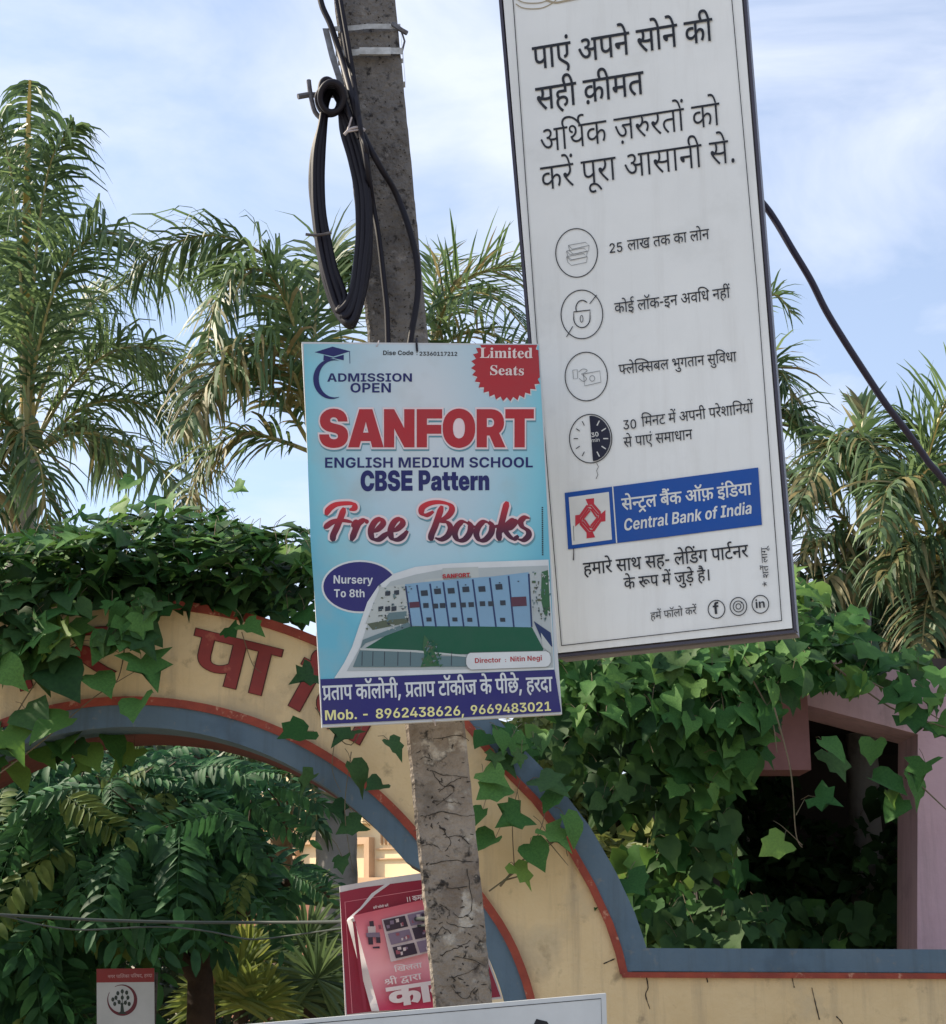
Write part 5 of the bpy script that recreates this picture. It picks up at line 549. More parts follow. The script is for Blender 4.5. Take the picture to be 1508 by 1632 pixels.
band('blue_coping', [(x + (3 if i == 0 else 0), y - 38) for i, (x, y) in enumerate(PB)], [(x + (2 if i == 0 else 0), y - 1) for i, (x, y) in enumerate(PB)], YG - .013, .42, M_bl)
TB = resample(OUT_R[:-7], 24); band('red_top_line', offs(TB, 2), offs(TB, -12), YG - .016, .05, M_rd)
# raised painted letters along the arch
GP = Plane(at(0, 1000, YG), at(700, 1000, YG), at(0, 1500, YG))
M_let = mat('letter_red', (.25, .030, .022), .6, (.18, .022, .020), 5, stain=[(14, .60, .72, (.36, .10, .06))])
M_letedge = mat('letter_outline', (.07, .018, .016), .7)
def archword(keys, a_mid, scale=.245, sx=1.32, r0=634):
    x = 0; G_ = []
    for k in keys:
        if isinstance(k, tuple): k, dx = k; G_.append((k, x + dx)); continue
        G_.append((k, x)); x += GL[k][1] if GL[k][1] else ADV.get(k, 0)
    W = x
    for nm, bd, m_, oo in (('arch_letter', (15, 10), M_letedge, .004), ('arch_letter', (10, 6), M_let, .010)):
        mb = MB()
        for gi_, (k, gx) in enumerate(G_):
            def fn(px, py):
                lx = (px + gx - W / 2) * scale * sx; th = R(a_mid); ly = r0 + py * scale      # each word straight, turned to the arch's slope
                return (CX + math.sin(th) * ly + math.cos(th) * lx, CY - math.cos(th) * ly + math.sin(th) * lx)
            putglyph(mb, GP, k, bd, False, fn, oo + .0015 * gi_)
        mb.build(nm, m_, gate)
g2 = LINES['G1'][0]     # NAGAR PALIKA in glyph order
ks = [k for k, x, y in g2]; ADV = {}
xs = [x for k, x, y in g2] + [LINES['G1'][1]]
for i, k in enumerate(ks): ADV[k] = xs[i + 1] - xs[i]
archword([ks[0]], -29); archword([ks[1]], -17.5); archword([ks[2]], -3.6)
archword([ks[3], ks[4]], 13.9); archword([ks[5], ks[6]], 29)
# cracks and drips under the coping
mb = MB()
def ong(x, y): return at(x, y, YG - .002)
for s in ([(1030, 1556), (1033, 1574), (1029, 1586), (1036, 1608)], [(1294, 1574), (1299, 1596), (1306, 1625)], [(1333, 1620), (1342, 1630), (1350, 1650)], [(1002, 1556), (1015, 1552), (1060, 1556)], [(962, 1536), (980, 1528)], [(1126, 1556), (1128, 1566)], [(1262, 1556), (1266, 1574)]):
    mb.tube(smoothpath([ong(*q) for q in s], 4), [random.uniform(.001, .0036) for _ in range(40)], 5)
mb.build('crack', M_crack, gate)
# ------------------------------------------------------------------ pink structure at right
M_pk = mat('pink_wash', (.56, .39, .43), .85, (.49, .33, .37), 1.6, streak=(9, .48, .72, .7, (.30, .23, .23)), bump=.2, bscale=20, stain=[(3, .55, .8, (.24, .17, .17)), (11, .6, .75, (.48, .34, .37))])
M_pkd = mat('old_pink_beam', (.30, .15, .16), .85, (.22, .11, .11), 3)
YPk = 8.75
pk = empty('pink_shelter', Vector((at(1463, 1500, YPk).x, YPk, 0)), 'pink plastered shelter with a square pillar and sloping beam behind the wall at right', 'building')
fr = [(1236, 1012), (1340, 1050), (1420, 1064), (1508, 1090), (1700, 1130), (2300, 1130), (2300, 2090), (1463, 2090), (1463, 1170), (1303, 1128), (1240, 1112)]
f = [at(x, y, YPk) for x, y in fr]; 
for q in f: q.z = max(q.z, 0)
mb = MB(); mb.prism(f, [p + Vector((0, .42, 0)) for p in f]); mb.build('portal', M_pk, pk)
mb = MB(); a, b = at(1203, 1225, 8.55), at(1290, 1100, 8.55); c = (a + b) / 2; c.y += .22; mb.box(c, RT * (b.x - a.x) / 2, Vector((0, .16, 0)), Vector((0, 0, (b.z - a.z) / 2))); mb.build('beam_end', M_pkd, pk)
mb = MB(); c = at(1245, 1080, 8.8); mb.box(c + Vector((0, .9, .12)), RT * .12, Vector((0, .9, 0)), Vector((0, 0, .1))); mb.build('cross_beam', M_pkd, pk)
xl, xr = at(1110, 1400, 9.6).x, 9.0
M_dk = mat('shade_dark_plaster', (.045, .038, .034), .95, (.025, .022, .02), 2)  # the room's shade put into its wall and roof colour as near-black
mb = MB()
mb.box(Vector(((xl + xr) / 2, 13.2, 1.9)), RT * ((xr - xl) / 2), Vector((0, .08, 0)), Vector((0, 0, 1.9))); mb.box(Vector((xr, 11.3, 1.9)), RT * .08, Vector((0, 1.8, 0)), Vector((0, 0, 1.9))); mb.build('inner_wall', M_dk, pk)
mb = MB(); mb.box(Vector((xl, 11.1, 1.9)), RT * .06, Vector((0, 2.0, 0)), Vector((0, 0, 1.9))); mb.build('shading_side_wall', M_dk, pk)  # room wall, drawn forward to keep sun off the pillar's left face
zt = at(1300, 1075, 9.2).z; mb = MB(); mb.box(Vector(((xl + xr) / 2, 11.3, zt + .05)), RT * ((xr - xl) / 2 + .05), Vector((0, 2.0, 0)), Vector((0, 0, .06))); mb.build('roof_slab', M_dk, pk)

# ------------------------------------------------------------------ sunlit cream building far behind the arch
YB = 26
M_cream = mat('cream_wall', (.80, .66, .42), .8, (.74, .58, .36), .8); M_crd = mat('ochre_trim', (.62, .42, .27), .8, (.52, .34, .2), 2)
A_ = at(400, 1500, YB + 2.2); B_ = at(760, 1500, YB - 1.6); A_.z = B_.z = 0
e = (B_ - A_).normalized(); nn = Vector((e.y, -e.x, 0)); 
if nn.y > 0: nn = -nn
bld = empty('cream_building', A_.copy(), 'sunlit cream building with recessed square panels seen through the arch', 'building')
CPl = Plane(A_, B_, A_ + Vector((0, 0, 1)))
def slab(name, q, depth, m, off=0, par=bld):
    mb = MB(); f = [CPl.pt(x, y, off) for x, y in q]; mb.prism(f, [p - CPl.n * depth for p in f]); return mb.build(name, m, par)
slab('wall', [(330, 1262), (760, 1262), (760, 1640), (330, 1640)], 3, M_cream)
slab('cornice', [(330, 1302), (578, 1296), (578, 1312), (330, 1318)], .3, M_cream, .22); slab('cornice', [(330, 1318), (572, 1312), (572, 1317), (330, 1324)], .2, M_crd, .10)
for x0, x1 in ((462, 512), (528, 588)):
    y0, y1 = 1336, 1400
    for q in ([(x0, y0), (x1, y0 - 2), (x1, y0 + 9), (x0, y0 + 11)], [(x0, y0 + 11), (x0 + 8, y0 + 11), (x0 + 8, y1), (x0, y1)], [(x1 - 8, y0 + 9), (x1, y0 + 9), (x1, y1), (x1 - 8, y1)]): slab('panel_frame', q, .2, M_crd, .12)
slab('plinth_band', [(330, 1402), (760, 1396), (760, 1418), (330, 1424)], .2, M_crd, .14)
for x in (606, 612, 618, 624, 630): slab('window_bar', [(x, 1318), (x + 1.5, 1318), (x + 1.5, 1346), (x, 1346)], .05, M_crd, .04)
for y in (1352, 1368): slab('ledge', [(598, y), (672, y - 2), (672, y), (598, y + 2)], .05, M_crd, .04)
slab('lower_wall', [(330, 1424), (760, 1418), (760, 1640), (330, 1640)], .1, mat('red_brown_wall', (.36, .16, .10), .9, (.28, .13, .09), 3), .08)
slab('parapet', [(430, 1225), (600, 1222), (600, 1262), (430, 1262)], 1, M_cream, -.3)
slab('parapet', [(640, 1240), (760, 1240), (760, 1262), (640, 1262)], 1, M_cream, -.3)
# ------------------------------------------------------------------ utility pole
M_conc = mat('weathered_concrete', (.195, .18, .165), .92, (.11, .10, .095), 9, bump=1.0, bscale=55, stain=[(3.0, .5, .72, (.045, .04, .04)), (38, .56, .66, (.03, .027, .027)), (24, .60, .72, (.30, .28, .26))])
M_conc2 = mat('flaking_concrete', (.29, .245, .195), .95, (.165, .13, .10), 7, bump=1.0, bscale=45, stain=[(4.0, .56, .70, (.10, .085, .07)), (30, .54, .63, (.03, .026, .022)), (15, .55, .64, (.42, .375, .31)), (11, .57, .66, (.10, .08, .065))])
M_strap = mat('galvanised_strap', (.52, .52, .50), .45, (.30, .29, .27), 30, metal=.3)
M_steel = mat('old_steel', (.14, .14, .15), .55, (.07, .06, .06), 30, metal=.4)
M_cable = mat('black_cable', (.009, .008, .014), .55, spec=.25)
M_cablebl = mat('blue_black_cable', (.016, .013, .034), .5)
M_wire = mat('grey_wire', (.045, .055, .05), .6, spec=.2)
M_tie = mat('pale_tie_wire', (.45, .40, .40), .5)
YP = 4.22
base = at(690, 1513, YP); base.z = 0
pole = empty('utility_pole', Vector((base.x + .05, YP + .05, 0)), 'grey weathered concrete utility pole leaning left, carrying both advertising boards', 'utility pole')
random.seed(3)
def polequad(y, d=.0):
    """the pole's four corners at the height seen at photo row y"""
    xl = 533 + (690 - 533) * y / 1600 + random.uniform(-1.0, 1.0); xr = 630 + (785 - 630) * y / 1600 + random.uniform(-1.0, 1.0)
    a = at(xl, y, YP); b = at(xr, y, YP); z = (a.z + b.z) / 2; a.z = z; b.z = z
    ch = .008
    j = lambda: Vector((random.uniform(-.0015, .0015), random.uniform(-.002, .002), 0))
    return [a + Vector((0, ch, 0)), a + Vector((ch, 0, 0)) + j(), (a * 2 + b) / 3 + j(), (a + b * 2) / 3 + j(), b - Vector((ch, 0, 0)) + j(), b + Vector((0, ch, 0)), b + Vector((0, .155, 0)), a + Vector((0, .155, 0))]
def poleseg(y0, y1, n): return [polequad(y0 + (y1 - y0) * i / n) for i in range(n + 1)]
mb = MB(); mb.grid(poleseg(-420, 1100, 90), 0, True); mb.build('upper_shaft', M_conc, pole)
mb = MB(); mb.grid(poleseg(1100, 2300, 80), 0, True); mb.build('lower_shaft', M_conc2, pole)['label'] = 'paler lower length of the pole with flaking surface and root scars'
# root scars on the lower shaft, thin dark roots still stuck to it
mb = MB()
def onp(x, y): 
    p = at(x, y, YP); return p - Vector((0, .0015, 0))
scars = [[(690, 1178), (730, 1172), (748, 1180)], [(686, 1228), (712, 1236), (745, 1238)], [(688, 1230), (706, 1252), (722, 1246), (735, 1240)], [(700, 1262), (716, 1252), (722, 1262), (694, 1284)], [(690, 1276), (720, 1278), (735, 1282)],
         [(680, 1300), (705, 1294), (740, 1300), (756, 1298)], [(700, 1316), (718, 1342), (708, 1356)], [(708, 1334), (735, 1334), (748, 1346)], [(684, 1378), (720, 1372), (762, 1374)],
         [(744, 1384), (750, 1420), (752, 1450), (735, 1462), (722, 1455)], [(714, 1416), (744, 1412)], [(712, 1470), (735, 1478), (757, 1476)], [(702, 1522), (730, 1510), (750, 1500)], [(724, 1524), (755, 1530), (774, 1540)],
         [(716, 1558), (742, 1552), (765, 1538)], [(718, 1572), (742, 1592), (757, 1574)], [(672, 1348), (690, 1346), (700, 1352)], [(692, 1500), (704, 1478), (718, 1488)], [(668, 1210), (678, 1206), (690, 1212)], [(700, 1440), (716, 1452), (712, 1466)]]
for s in scars:
    P = smoothpath([onp(*q) for q in s], 5); mb.tube([p + Vector((random.uniform(-.002, .002), 0, random.uniform(-.002, .002))) for p in P], [random.uniform(.0004, .0014) for _ in P], 5)
for k in range(90):
    y = random.uniform(1175, 1590); t = random.uniform(.05, .95); x = 533 + 157 * y / 1600 + 97 * t; a = random.uniform(0, 6.28); l = random.uniform(3, 9)
    P = [onp(x + math.cos(a) * l * u + random.uniform(-2, 2), y + math.sin(a) * l * u) for u in (0, .5, 1)]; mb.tube(P, [.0006, random.uniform(.0008, .0026), .0006], 4)
mb.build('root_scar', M_crack, pole)['kind'] = 'stuff'
mb = MB()
for k in range(520):
    y = random.uniform(-30, 1150); t = random.uniform(.04, .96); x = 533 + 157 * y / 1600 + 97 * t; a = random.uniform(0, 6.28); l = random.uniform(1, 3.2)
    P = [onp(x + math.cos(a) * l * u, y + math.sin(a) * l * u) for u in (0, .5, 1)]; mb.tube(P, [.0008, random.uniform(.001, .0025), .0008], 4)
mb.build('pit', M_crack, pole)['kind'] = 'stuff'
def strap(y, h):
    mb = MB(); rows = []
    for dy in (-h / 2, h / 2):
        a, b = at(527 + 157 * y / 1600, y + dy + 3, YP - .012), at(634 + 157 * y / 1600, y + dy - 1, YP - .012)
        mid = (a + b) / 2 + Vector((0, -.012, -.003))
        rows.append([a + Vector((0, .19, 0)), a, a * .7 + b * .3 + Vector((0, -.008, -.004)), mid, a * .3 + b * .7 + Vector((0, -.008, -.002)), b, b + Vector((0, .19, 0))])
    mb.grid(rows, 0, True); rows2 = [[p * 1 + Vector((0, -.002, 0)) for p in r] for r in rows]
    mb.build('steel_band', M_strap, pole)
strap(43, 8); strap(82, 10)
mb = MB(); a = at(598, 82, YP - .03); mb.box(a, Vector((.045, 0, 0)), Vector((0, .004, 0)), Vector((0, 0, .011))); mb.build('band_clip', M_strap, pole)
mb = MB(); mb.tube([at(626, 38, YP - .02), at(640, 48, YP - .03), at(649, 53, YP - .03)], .007, 6)
mb.tube([at(640, 50, YP), at(645, 66, YP), at(640, 86, YP)], .003, 5); mb.build('band_bolt', M_steel, pole)
mb = MB(); p = [at(519, 45, YP - .02), at(530, 90, YP - .02), at(543, 130, YP - .02), at(548, 175, YP - .02)]
mb.grid([[q + Vector((-.009, 0, 0)), q + Vector((.009, .0, 0)), q + Vector((.009, .012, 0)), q + Vector((-.009, .012, 0))] for q in p], 0, True); 
mb.face([p[0] + Vector((-.009, 0, 0)), p[0] + Vector((.009, 0, 0)), p[0] + Vector((.009, .012, 0)), p[0] + Vector((-.009, .012, 0))]); mb.build('bracket_arm', mat('bracket_steel', (.22, .23, .25), .5, (.12, .12, .12), 30, metal=.4), pole)
mb = MB(); mb.tube([at(475, 154, YP - .06), at(492, 151, YP - .05), at(520, 152, YP), at(560, 150, YP + .04)], .0085, 8); mb.tube(smoothpath([at(492, 128, YP - .05), at(495, 150, YP - .05), at(502, 178, YP - .05), at(516, 192, YP - .05)], 4), .007, 6); mb.build('hook_rod', M_steel, pole)
# cable coil
coil = empty('cable_coil', at(545, 350, YP - .06), 'big oval coil of black cable hanging from the hook on the left of the pole', 'cable coil')
def z5(x, y): return (x / 2.914 + 440, y / 2.914)
left = [(250, 400), (222, 470), (212, 560), (190, 700), (180, 850), (192, 1000), (215, 1150), (245, 1300), (290, 1440), (340, 1515), (375, 1480), (405, 1380), (425, 1230), (436, 1080), (430, 900), (402, 740), (360, 620), (320, 520), (290, 440), (250, 395)]
for k in range(11):
    f = k / 10 - .5; pts = []
    for i, (x, y) in enumerate(left):
        cx = 300; y *= 1.0; side = 1 if x > cx else -1; w = 44 if side < 0 else 50
        inward = (k / 10) * w * (1 if side < 0 else -1) * (1 if 2 < i < 17 else .35)
        dy = -abs(k / 10) * 75 * (1 if 7 <= i <= 12 else 0) * (1 - abs(i - 9.3) / 6)
        x -= 14 if x < 300 and i > 2 else 0; pts.append(at(*z5(x + inward + random.uniform(-5, 5), y + dy + random.uniform(-5, 5)), YP - .05 - .045 * abs(math.sin(k * 2.4)) - (.02 if side > 0 else 0)))
    m_ = MB(); m_.tube(smoothpath(pts, 6), .0088, 7, cap=True); m_.build('cable_loop', M_cable, coil, True)
for k in range(6):
    pts = []
    for i in range(19):
        a = i / 18 * 2 * math.pi * 1.15 + k; rx = 48 + 5 * k % 17; ry = 62 + 4 * (k % 3)
        pts.append(at(*z5(246 + rx * math.cos(a) + k * 3, 470 + ry * math.sin(a) - 4 * k), YP - .075 - .018 * k + .02 * math.sin(a)))
    m_ = MB(); m_.tube(smoothpath(pts, 3), .0085, 7); m_.build('knot_turn', M_cable, coil, True)
m_ = MB(); m_.tube(smoothpath([at(*z5(x, y), YP - .14) for x, y in ((205, 430), (212, 385), (235, 368), (265, 385), (300, 430), (330, 500), (362, 580), (390, 640))], 5), .0085, 7); m_.build('cable_loop', M_cable, coil, True)
m_ = MB(); m_.tube(smoothpath([at(*z5(x, y), YP - .15) for x, y in ((318, 625), (345, 600), (385, 592), (412, 606))], 4), .0045, 6)
m_.tube(smoothpath([at(*z5(x, y), YP - .15) for x, y in ((330, 615), (345, 570), (352, 545))], 4), .003, 5); m_.tube([at(*z5(330, 612), YP - .152), at(*z5(405, 600), YP - .152)], .003, 5); m_.build('binding_wire', M_tie, coil, True)
m_ = MB(); m_.tube(smoothpath([at(*z5(x, y), YP - .12) for x, y in ((138, 1088), (175, 1092), (215, 1090), (258, 1080))], 4), .004, 6); m_.build('binding_wire', M_steel, coil, True)
for j, (pts, lab) in enumerate([([(195, -60), (215, 30), (255, 120), (300, 260), (345, 420), (395, 600), (470, 750), (555, 895), (615, 1050), (652, 1200), (660, 1330), (650, 1430), (632, 1530), (618, 1620)], 'black cable that crosses the pole and curves down along its right edge'),
          ([(275, -60), (300, 80), (325, 220), (350, 350), (372, 470), (392, 600), (425, 780), (450, 950), (478, 1110), (500, 1300), (515, 1450), (520, 1620)], 'black cable running straight down the left half of the pole to the school board'),
          ([(290, -60), (310, 60), (340, 230), (365, 390), (388, 560), (400, 640), (420, 700), (432, 860), (438, 1010), (430, 1160), (400, 1300)], 'short black cable end looping down from the band into the coil')]):
    m_ = MB(); m_.tube(smoothpath([at(*z5(x, y), YP - .035 - .014 * j - (.1 if 3 < i < 7 else 0)) for i, (x, y) in enumerate(pts)], 6), .0088 - .001 * j, 8)
    tag(m_.build('hanging_cable', M_cable, None, True), lab, 'cable', 'cables hanging on the pole')
m_ = MB(); m_.tube(smoothpath([at(x, y, Y) for x, y, Y in ((1150, 250, 4.55), (1214, 322, 4.5), (1236, 352, 4.5), (1262, 396, 4.5), (1292, 446, 4.52), (1316, 494, 4.54), (1345, 542, 4.56), (1380, 596, 4.6), (1412, 644, 4.62), (1447, 690, 4.66), (1470, 722, 4.7), (1490, 748, 4.72), (1540, 790, 4.8), (1700, 850, 5))], 6), [.0105] * 200, 8)
tag(m_.build('slack_cable', M_cablebl, None, True), 'thick dark blue cable sagging from behind the bank board down to the right edge', 'cable')
m_ = MB(); m_.tube(smoothpath([at(x, y, 6.4) for x, y in ((-400, 1440), (0, 1458), (150, 1466), (300, 1470), (440, 1470))] + [at(535, 1469, 5.6), at(610, 1466, 4.9), at(690, 1464, 4.32)], 8), .0062, 6)
tag(m_.build('thick_wire', M_wire, None, True), 'thicker straight dark wire crossing in front of the garden foliage at lower left', 'wire')
m_ = MB(); m_.tube(smoothpath([at(x, y, 6.4) for x, y in ((-100, 1452), (0, 1459), (60, 1473), (130, 1482), (250, 1477), (330, 1484), (400, 1497), (470, 1490))] + [at(545, 1480, 5.5), at(620, 1478, 4.8), at(700, 1474, 4.32)], 8), .0033, 6)
tag(m_.build('thin_wire', M_wire, None, True), 'thinner wavy wire dipping just below the straight wire at lower left', 'wire')

# ------------------------------------------------------------------ bank light-box board
FACE_W = mat('sun_aged_flex', (.79, .805, .79), .5, (.73, .745, .73), 2.2, streak=(16, .5, .75, .28, (.50, .49, .46)), spec=.3, stain=[(5, .55, .9, (.62, .63, .61))], bump=.08, bscale=7)
M_ink = ink('black', 26, 28, 36); M_blue = ink('bank_blue', 8, 74, 156); M_redlogo = ink('logo_red', 190, 45, 60); M_whi = ink('white', 215, 216, 212)
M_navyd = ink('dial_navy', 22, 24, 48); M_mid = ink('mid_grey', 120, 122, 122)
BP = Plane(at(887, 1046, 4.34), at(1268, 1007, 4.16), at(797, 0, 4.34))
bank = empty('bank_advertising_board', BP.pt(1000, 1030), 'tall narrow white light-box board of a bank with Hindi lettering, right of the pole', 'signboard')
def boardbox(mbx, pl, quad, depth, off=0, m=0, ms=0):
    f = [pl.pt(x, y, off) for x, y in quad]; mbx.prism(f, [p - pl.n * depth for p in f], m, ms)
F_ = [(774, -270), (1163, -310), (1268, 1006), (887, 1046)]
mb = MB(); boardbox(mb, BP, F_, .11, -.012); mb.build('case', mat('case_grey', (.20, .19, .205), .5, (.12, .11, .13), 5, stain=[(20, .6, .7, (.08, .06, .05))]), bank)
# the dark side gap seen along the left edge and the frame strips
mb = MB()
for a, b in (((774, -270), (887, 1046)), ((1163, -310), (1268, 1006)), ((887, 1046), (1268, 1006))):
    d = Vector((b[0] - a[0], b[1] - a[1])); d.normalize(); nrm = Vector((-d.y, d.x)) * 2.3
    q = [(a[0] + nrm.x, a[1] + nrm.y), (b[0] + nrm.x, b[1] + nrm.y), (b[0] - nrm.x, b[1] - nrm.y), (a[0] - nrm.x, a[1] - nrm.y)]
    f = [BP.pt(x, y, .004) for x, y in q]; mb.prism(f, [p - BP.n * .03 for p in f])
mb.build('edge_trim', mat('trim_dark', (.05, .045, .065), .4), bank)
# flex sheet: a real sheet with slight waves
mb = MB(); rows = []
for i in range(61):
    v = i / 60; r_ = []
    for j in range(17):
        u = j / 16; x0 = 780 + (889 - 780) * v; x1 = 1158 + (1263 - 1158) * v; y0 = -266 + (1041 + 266) * v; y1 = -306 + (1001 + 306) * v
        w = .0016 * math.sin(u * 9 + v * 14) * math.sin(v * 21 + u * 3) - .0012 * math.cos(u * 14)
        if u in (0, 1) or v in (0, 1): w = -.003
        r_.append(BP.pt(x0 + (x1 - x0) * u, y0 + (y1 - y0) * u, .0045 + w * .6))
    rows.append(r_)
mb.grid(rows); mb.build('flex_face', FACE_W, bank, True)
O = .0075
mb = MB()
linepx(mb, BP, [(804, -150), (818.5, 10), (855, 530), (895, 1029)], 1.3, O, 0); linepx(mb, BP, [(1158, -190), (1166.5, 0), (1207, 460), (1246, 989)], 1.3, O, 0); linepx(mb, BP, [(895, 1029), (1246, 989)], 1.3, O, 0)
mb.build('printed_border', M_ink, bank)
def lettering(pl, parent, m, items, name='lettering', off=O):
    for it in items:
        b = MB(); write(b, pl, *it[:4], off, **(it[4] if len(it) > 4 else {})); b.build(name, m, parent)
A3 = lambda x, y: (x / 3.016 + 780, y / 3.016)
B3 = lambda x, y: (x / 3.016 + 820, y / 3.016 + 520)
up8 = (-.07, -1.0)
K = dict(up=up8)
lettering(BP, bank, M_ink, [
    ('L1', None, A3(212, 336), A3(1076, 194), dict(up=up8, ys=1.3, bold=(3, 2))), ('L2', None, A3(228, 532), A3(745, 450), dict(up=up8, ys=1.3, bold=(3, 2))),
    ('L3', None, A3(245, 735), A3(1112, 600), dict(up=up8, ys=1.3, bold=(-3, -3))), ('L4', None, A3(250, 916), A3(1190, 778), dict(up=up8, ys=1.3, bold=(-3, -3)))], 'headline')
lettering(BP, bank, M_ink, [('25', 'm', A3(575, 1217), A3(645, 1208), dict(up=up8, ys=1.15)), ('M1', None, A3(665, 1204), A3(1058, 1148), dict(up=up8, ys=1.25, bold=(1, 1))), ('M2', None, A3(603, 1507), A3(1158, 1430), dict(up=up8, ys=1.25, bold=(1, 1))),
    ('M3', None, B3(503, 232), B3(1068, 168), dict(up=up8, ys=1.25, bold=(1, 1))), ('30', 'm', B3(522, 497), B3(590, 490), dict(up=up8, ys=1.15)), ('M4', None, B3(612, 483), B3(1148, 414), dict(up=up8, ys=1.25, bold=(1, 1))), ('M5', None, B3(526, 582), B3(856, 542), dict(up=up8, ys=1.25, bold=(1, 1)))], 'feature_text')
lettering(BP, bank, M_ink, [('C1', None, B3(333, 1197), B3(1124, 1108), dict(up=up8, ys=1.2, bold=(4, 3))), ('C2', None, B3(528, 1264), B3(945, 1220), dict(up=up8, ys=1.2, bold=(4, 3))), ('C3', None, B3(655, 1412), B3(876, 1382), dict(up=up8, ys=1.2)),
    ('V1', None, B3(1226, 1252), B3(1213, 1062), dict(ys=.9))], 'footer_text')
def icon(name, m, fn):
    b = MB(); fn(b); return b.build(name, m, bank)
for (cx, cy, rx, ry) in ((919, 403, 34, 39.5), (927.5, 501, 34, 39.5), (934.5, 600, 34.5, 39.5), (941.5, 699, 34.5, 39.5)): icon('icon_ring', M_ink, lambda b: ringpx(b, BP, cx, cy, rx, ry, 1.5, O))
for cx, cy in ((1142, 971), (1177, 966.5), (1212, 963)): icon('icon_ring', M_ink, lambda b: ringpx(b, BP, cx, cy, 14, 15, 1.5, O))
def f_(b):
    linepx(b, BP, ellipse(927.5, 507, 13, 15, 20, 0, 180) + [(914.5, 497), (940.5, 494), (940.5, 507)], 1.6, O + .0002); ringpx(b, BP, 927, 508, 2.8, 6, 1.1, O + .0004, n=16)
    linepx(b, BP, [(919, 497), (918, 489), (922, 481), (929, 478.5), (936, 482)], 1.6, O + .0005, curve=3)
icon('padlock_icon', M_ink, f_)
icon('strike_line', M_ink, lambda b: linepx(b, BP, [(903, 537), (913, 520)], 1.3, O + .0003)); icon('strike_line', M_ink, lambda b: linepx(b, BP, [(940, 484), (951, 470)], 1.3, O + .0003))
def f_(b): ringpx(b, BP, 1177, 966.5, 9, 9.4, 1.4, O + .0003); ringpx(b, BP, 1177, 966.5, 4.6, 5, 1.4, O + .0003); fillpx(b, BP, [ellipse(1181.6, 960.8, 1.1, 1.1, 8)], O + .0004)
icon('camera_icon', M_ink, f_)
icon('letter_icon', M_ink, lambda b: write(b, BP, 'f', 'b', (1137, 979), (1147, 978), O + .0003)); icon('letter_icon', M_ink, lambda b: write(b, BP, 'in', 'b', (1204, 969.5), (1220.5, 968), O + .0003))
def f_(b):
    for k, (x, y) in enumerate(((0, 0), (3, -9), (0, 9))):
        linepx(b, BP, [(903 + x, 400 + y), (930 + x, 395 + y), (936 + x, 400 + y), (909 + x, 406 + y), (903 + x, 400 + y)], .8, O + .0002 * k); linepx(b, BP, [(903 + x, 400 + y), (905 + x, 409 + y), (911 + x, 414 + y), (935 + x, 409 + y), (936 + x, 400 + y)], .8, O + .0002 * k + .0001)
icon('gold_bar_icon', M_mid, f_)
def f_(b):
    q = [(930, 596), (956, 591), (958, 609), (932, 615)]; linepx(b, BP, q + q[:1], 1, O); ringpx(b, BP, 944, 603, 4.5, 5, .9, O + .0002, n=16)
    linepx(b, BP, [(913, 590), (920, 589), (921, 603), (914, 604), (913, 590)], .9, O); linepx(b, BP, [(922, 593), (929, 588), (936, 590), (932, 594), (927, 596), (931, 599), (935, 604), (930, 608), (923, 603)], .9, O, curve=3)
icon('banknote_icon', M_mid, f_)
mb = MB(); half = [(939.5, 663)] + ellipse(941.5, 699, 31.5, 36.5, 20, -88, 82) + [(945, 733)]; fillpx(mb, BP, [half], O); mb.build('dial_half', M_navyd, bank)
mb = MB()
for a in (-60, -30, 0, 30, 60): linepx(mb, BP, [(941.5 + 20 * math.cos(R(a)), 699 + 24 * math.sin(R(a))), (941.5 + 28 * math.cos(R(a)), 699 + 33 * math.sin(R(a)))], 1.8, O + .0005)
write(mb, BP, '30', 'b', (942.5, 697), (955, 695), O + .0005); write(mb, BP, 'min', 'm', (942.5, 705), (956.5, 703.5), O + .0005); mb.build('dial_tick', M_whi, bank)
mb = MB()
for a in (120, 150, 180, 210, 240): linepx(mb, BP, [(941.5 + 20 * math.cos(R(a)), 699 + 24 * math.sin(R(a))), (941.5 + 27 * math.cos(R(a)), 699 + 32 * math.sin(R(a)))], 1.3, O)
mb.build('dial_tick', M_ink, bank)
# logo panel
mb = MB(); fillpx(mb, BP, [[(900, 785.5), (1208.5, 745), (1214.5, 836.5), (905.5, 875.5)]], O); mb.build('logo_panel', M_blue, bank)
mb = MB(); fillpx(mb, BP, [[(906.5, 792.5), (970.5, 784), (975.5, 860), (912, 868.5)]], O + .0006); linepx(mb, BP, [(976.5, 775.5), (983, 865.5)], 2, O + .0006)
write(mb, BP, 'B1', None, B3(518, 884), B3(1140, 808), O + .0006, up=up8, ys=1.15, bold=(10, 7)); write(mb, BP, 'Central Bank of India', 'b', B3(524, 984), B3(1142, 900), O + .0006, up=up8, ys=1.3, shear=.16, bold=(2, 0)); mb.build('logo_lettering', M_whi, bank)
mb = MB()
cx, cy = 941, 826
def pin(x, y, a):   # four-fold turned shape, slightly squeezed by the printing
    c, s = math.cos(R(a)), math.sin(R(a)); X, Y_ = x * c - y * s, x * s + y * c
    return (cx + X * .86, cy + Y_ * 1.12 - X * .11)
for a in (0, 90, 180, 270):
    e_ = .0002 * (a // 90)
    fillpx(mb, BP, [[pin(*q, a) for q in ((-9, -28), (7, -28), (7, -20), (20, -7), (17, -4), (2, -19), (-4, -19))]], O + .0010 + e_)
    for k in range(2): linepx(mb, BP, [pin(-6 + 4 * k, -18 + 5 * k, a), pin(1 + k, -17 + 5 * k, a), pin(15 - 4 * k, -3 + 2 * k, a)], 3.1, O + .0020 + e_ + .0001 * k)
mb.build('emblem', M_redlogo, bank)
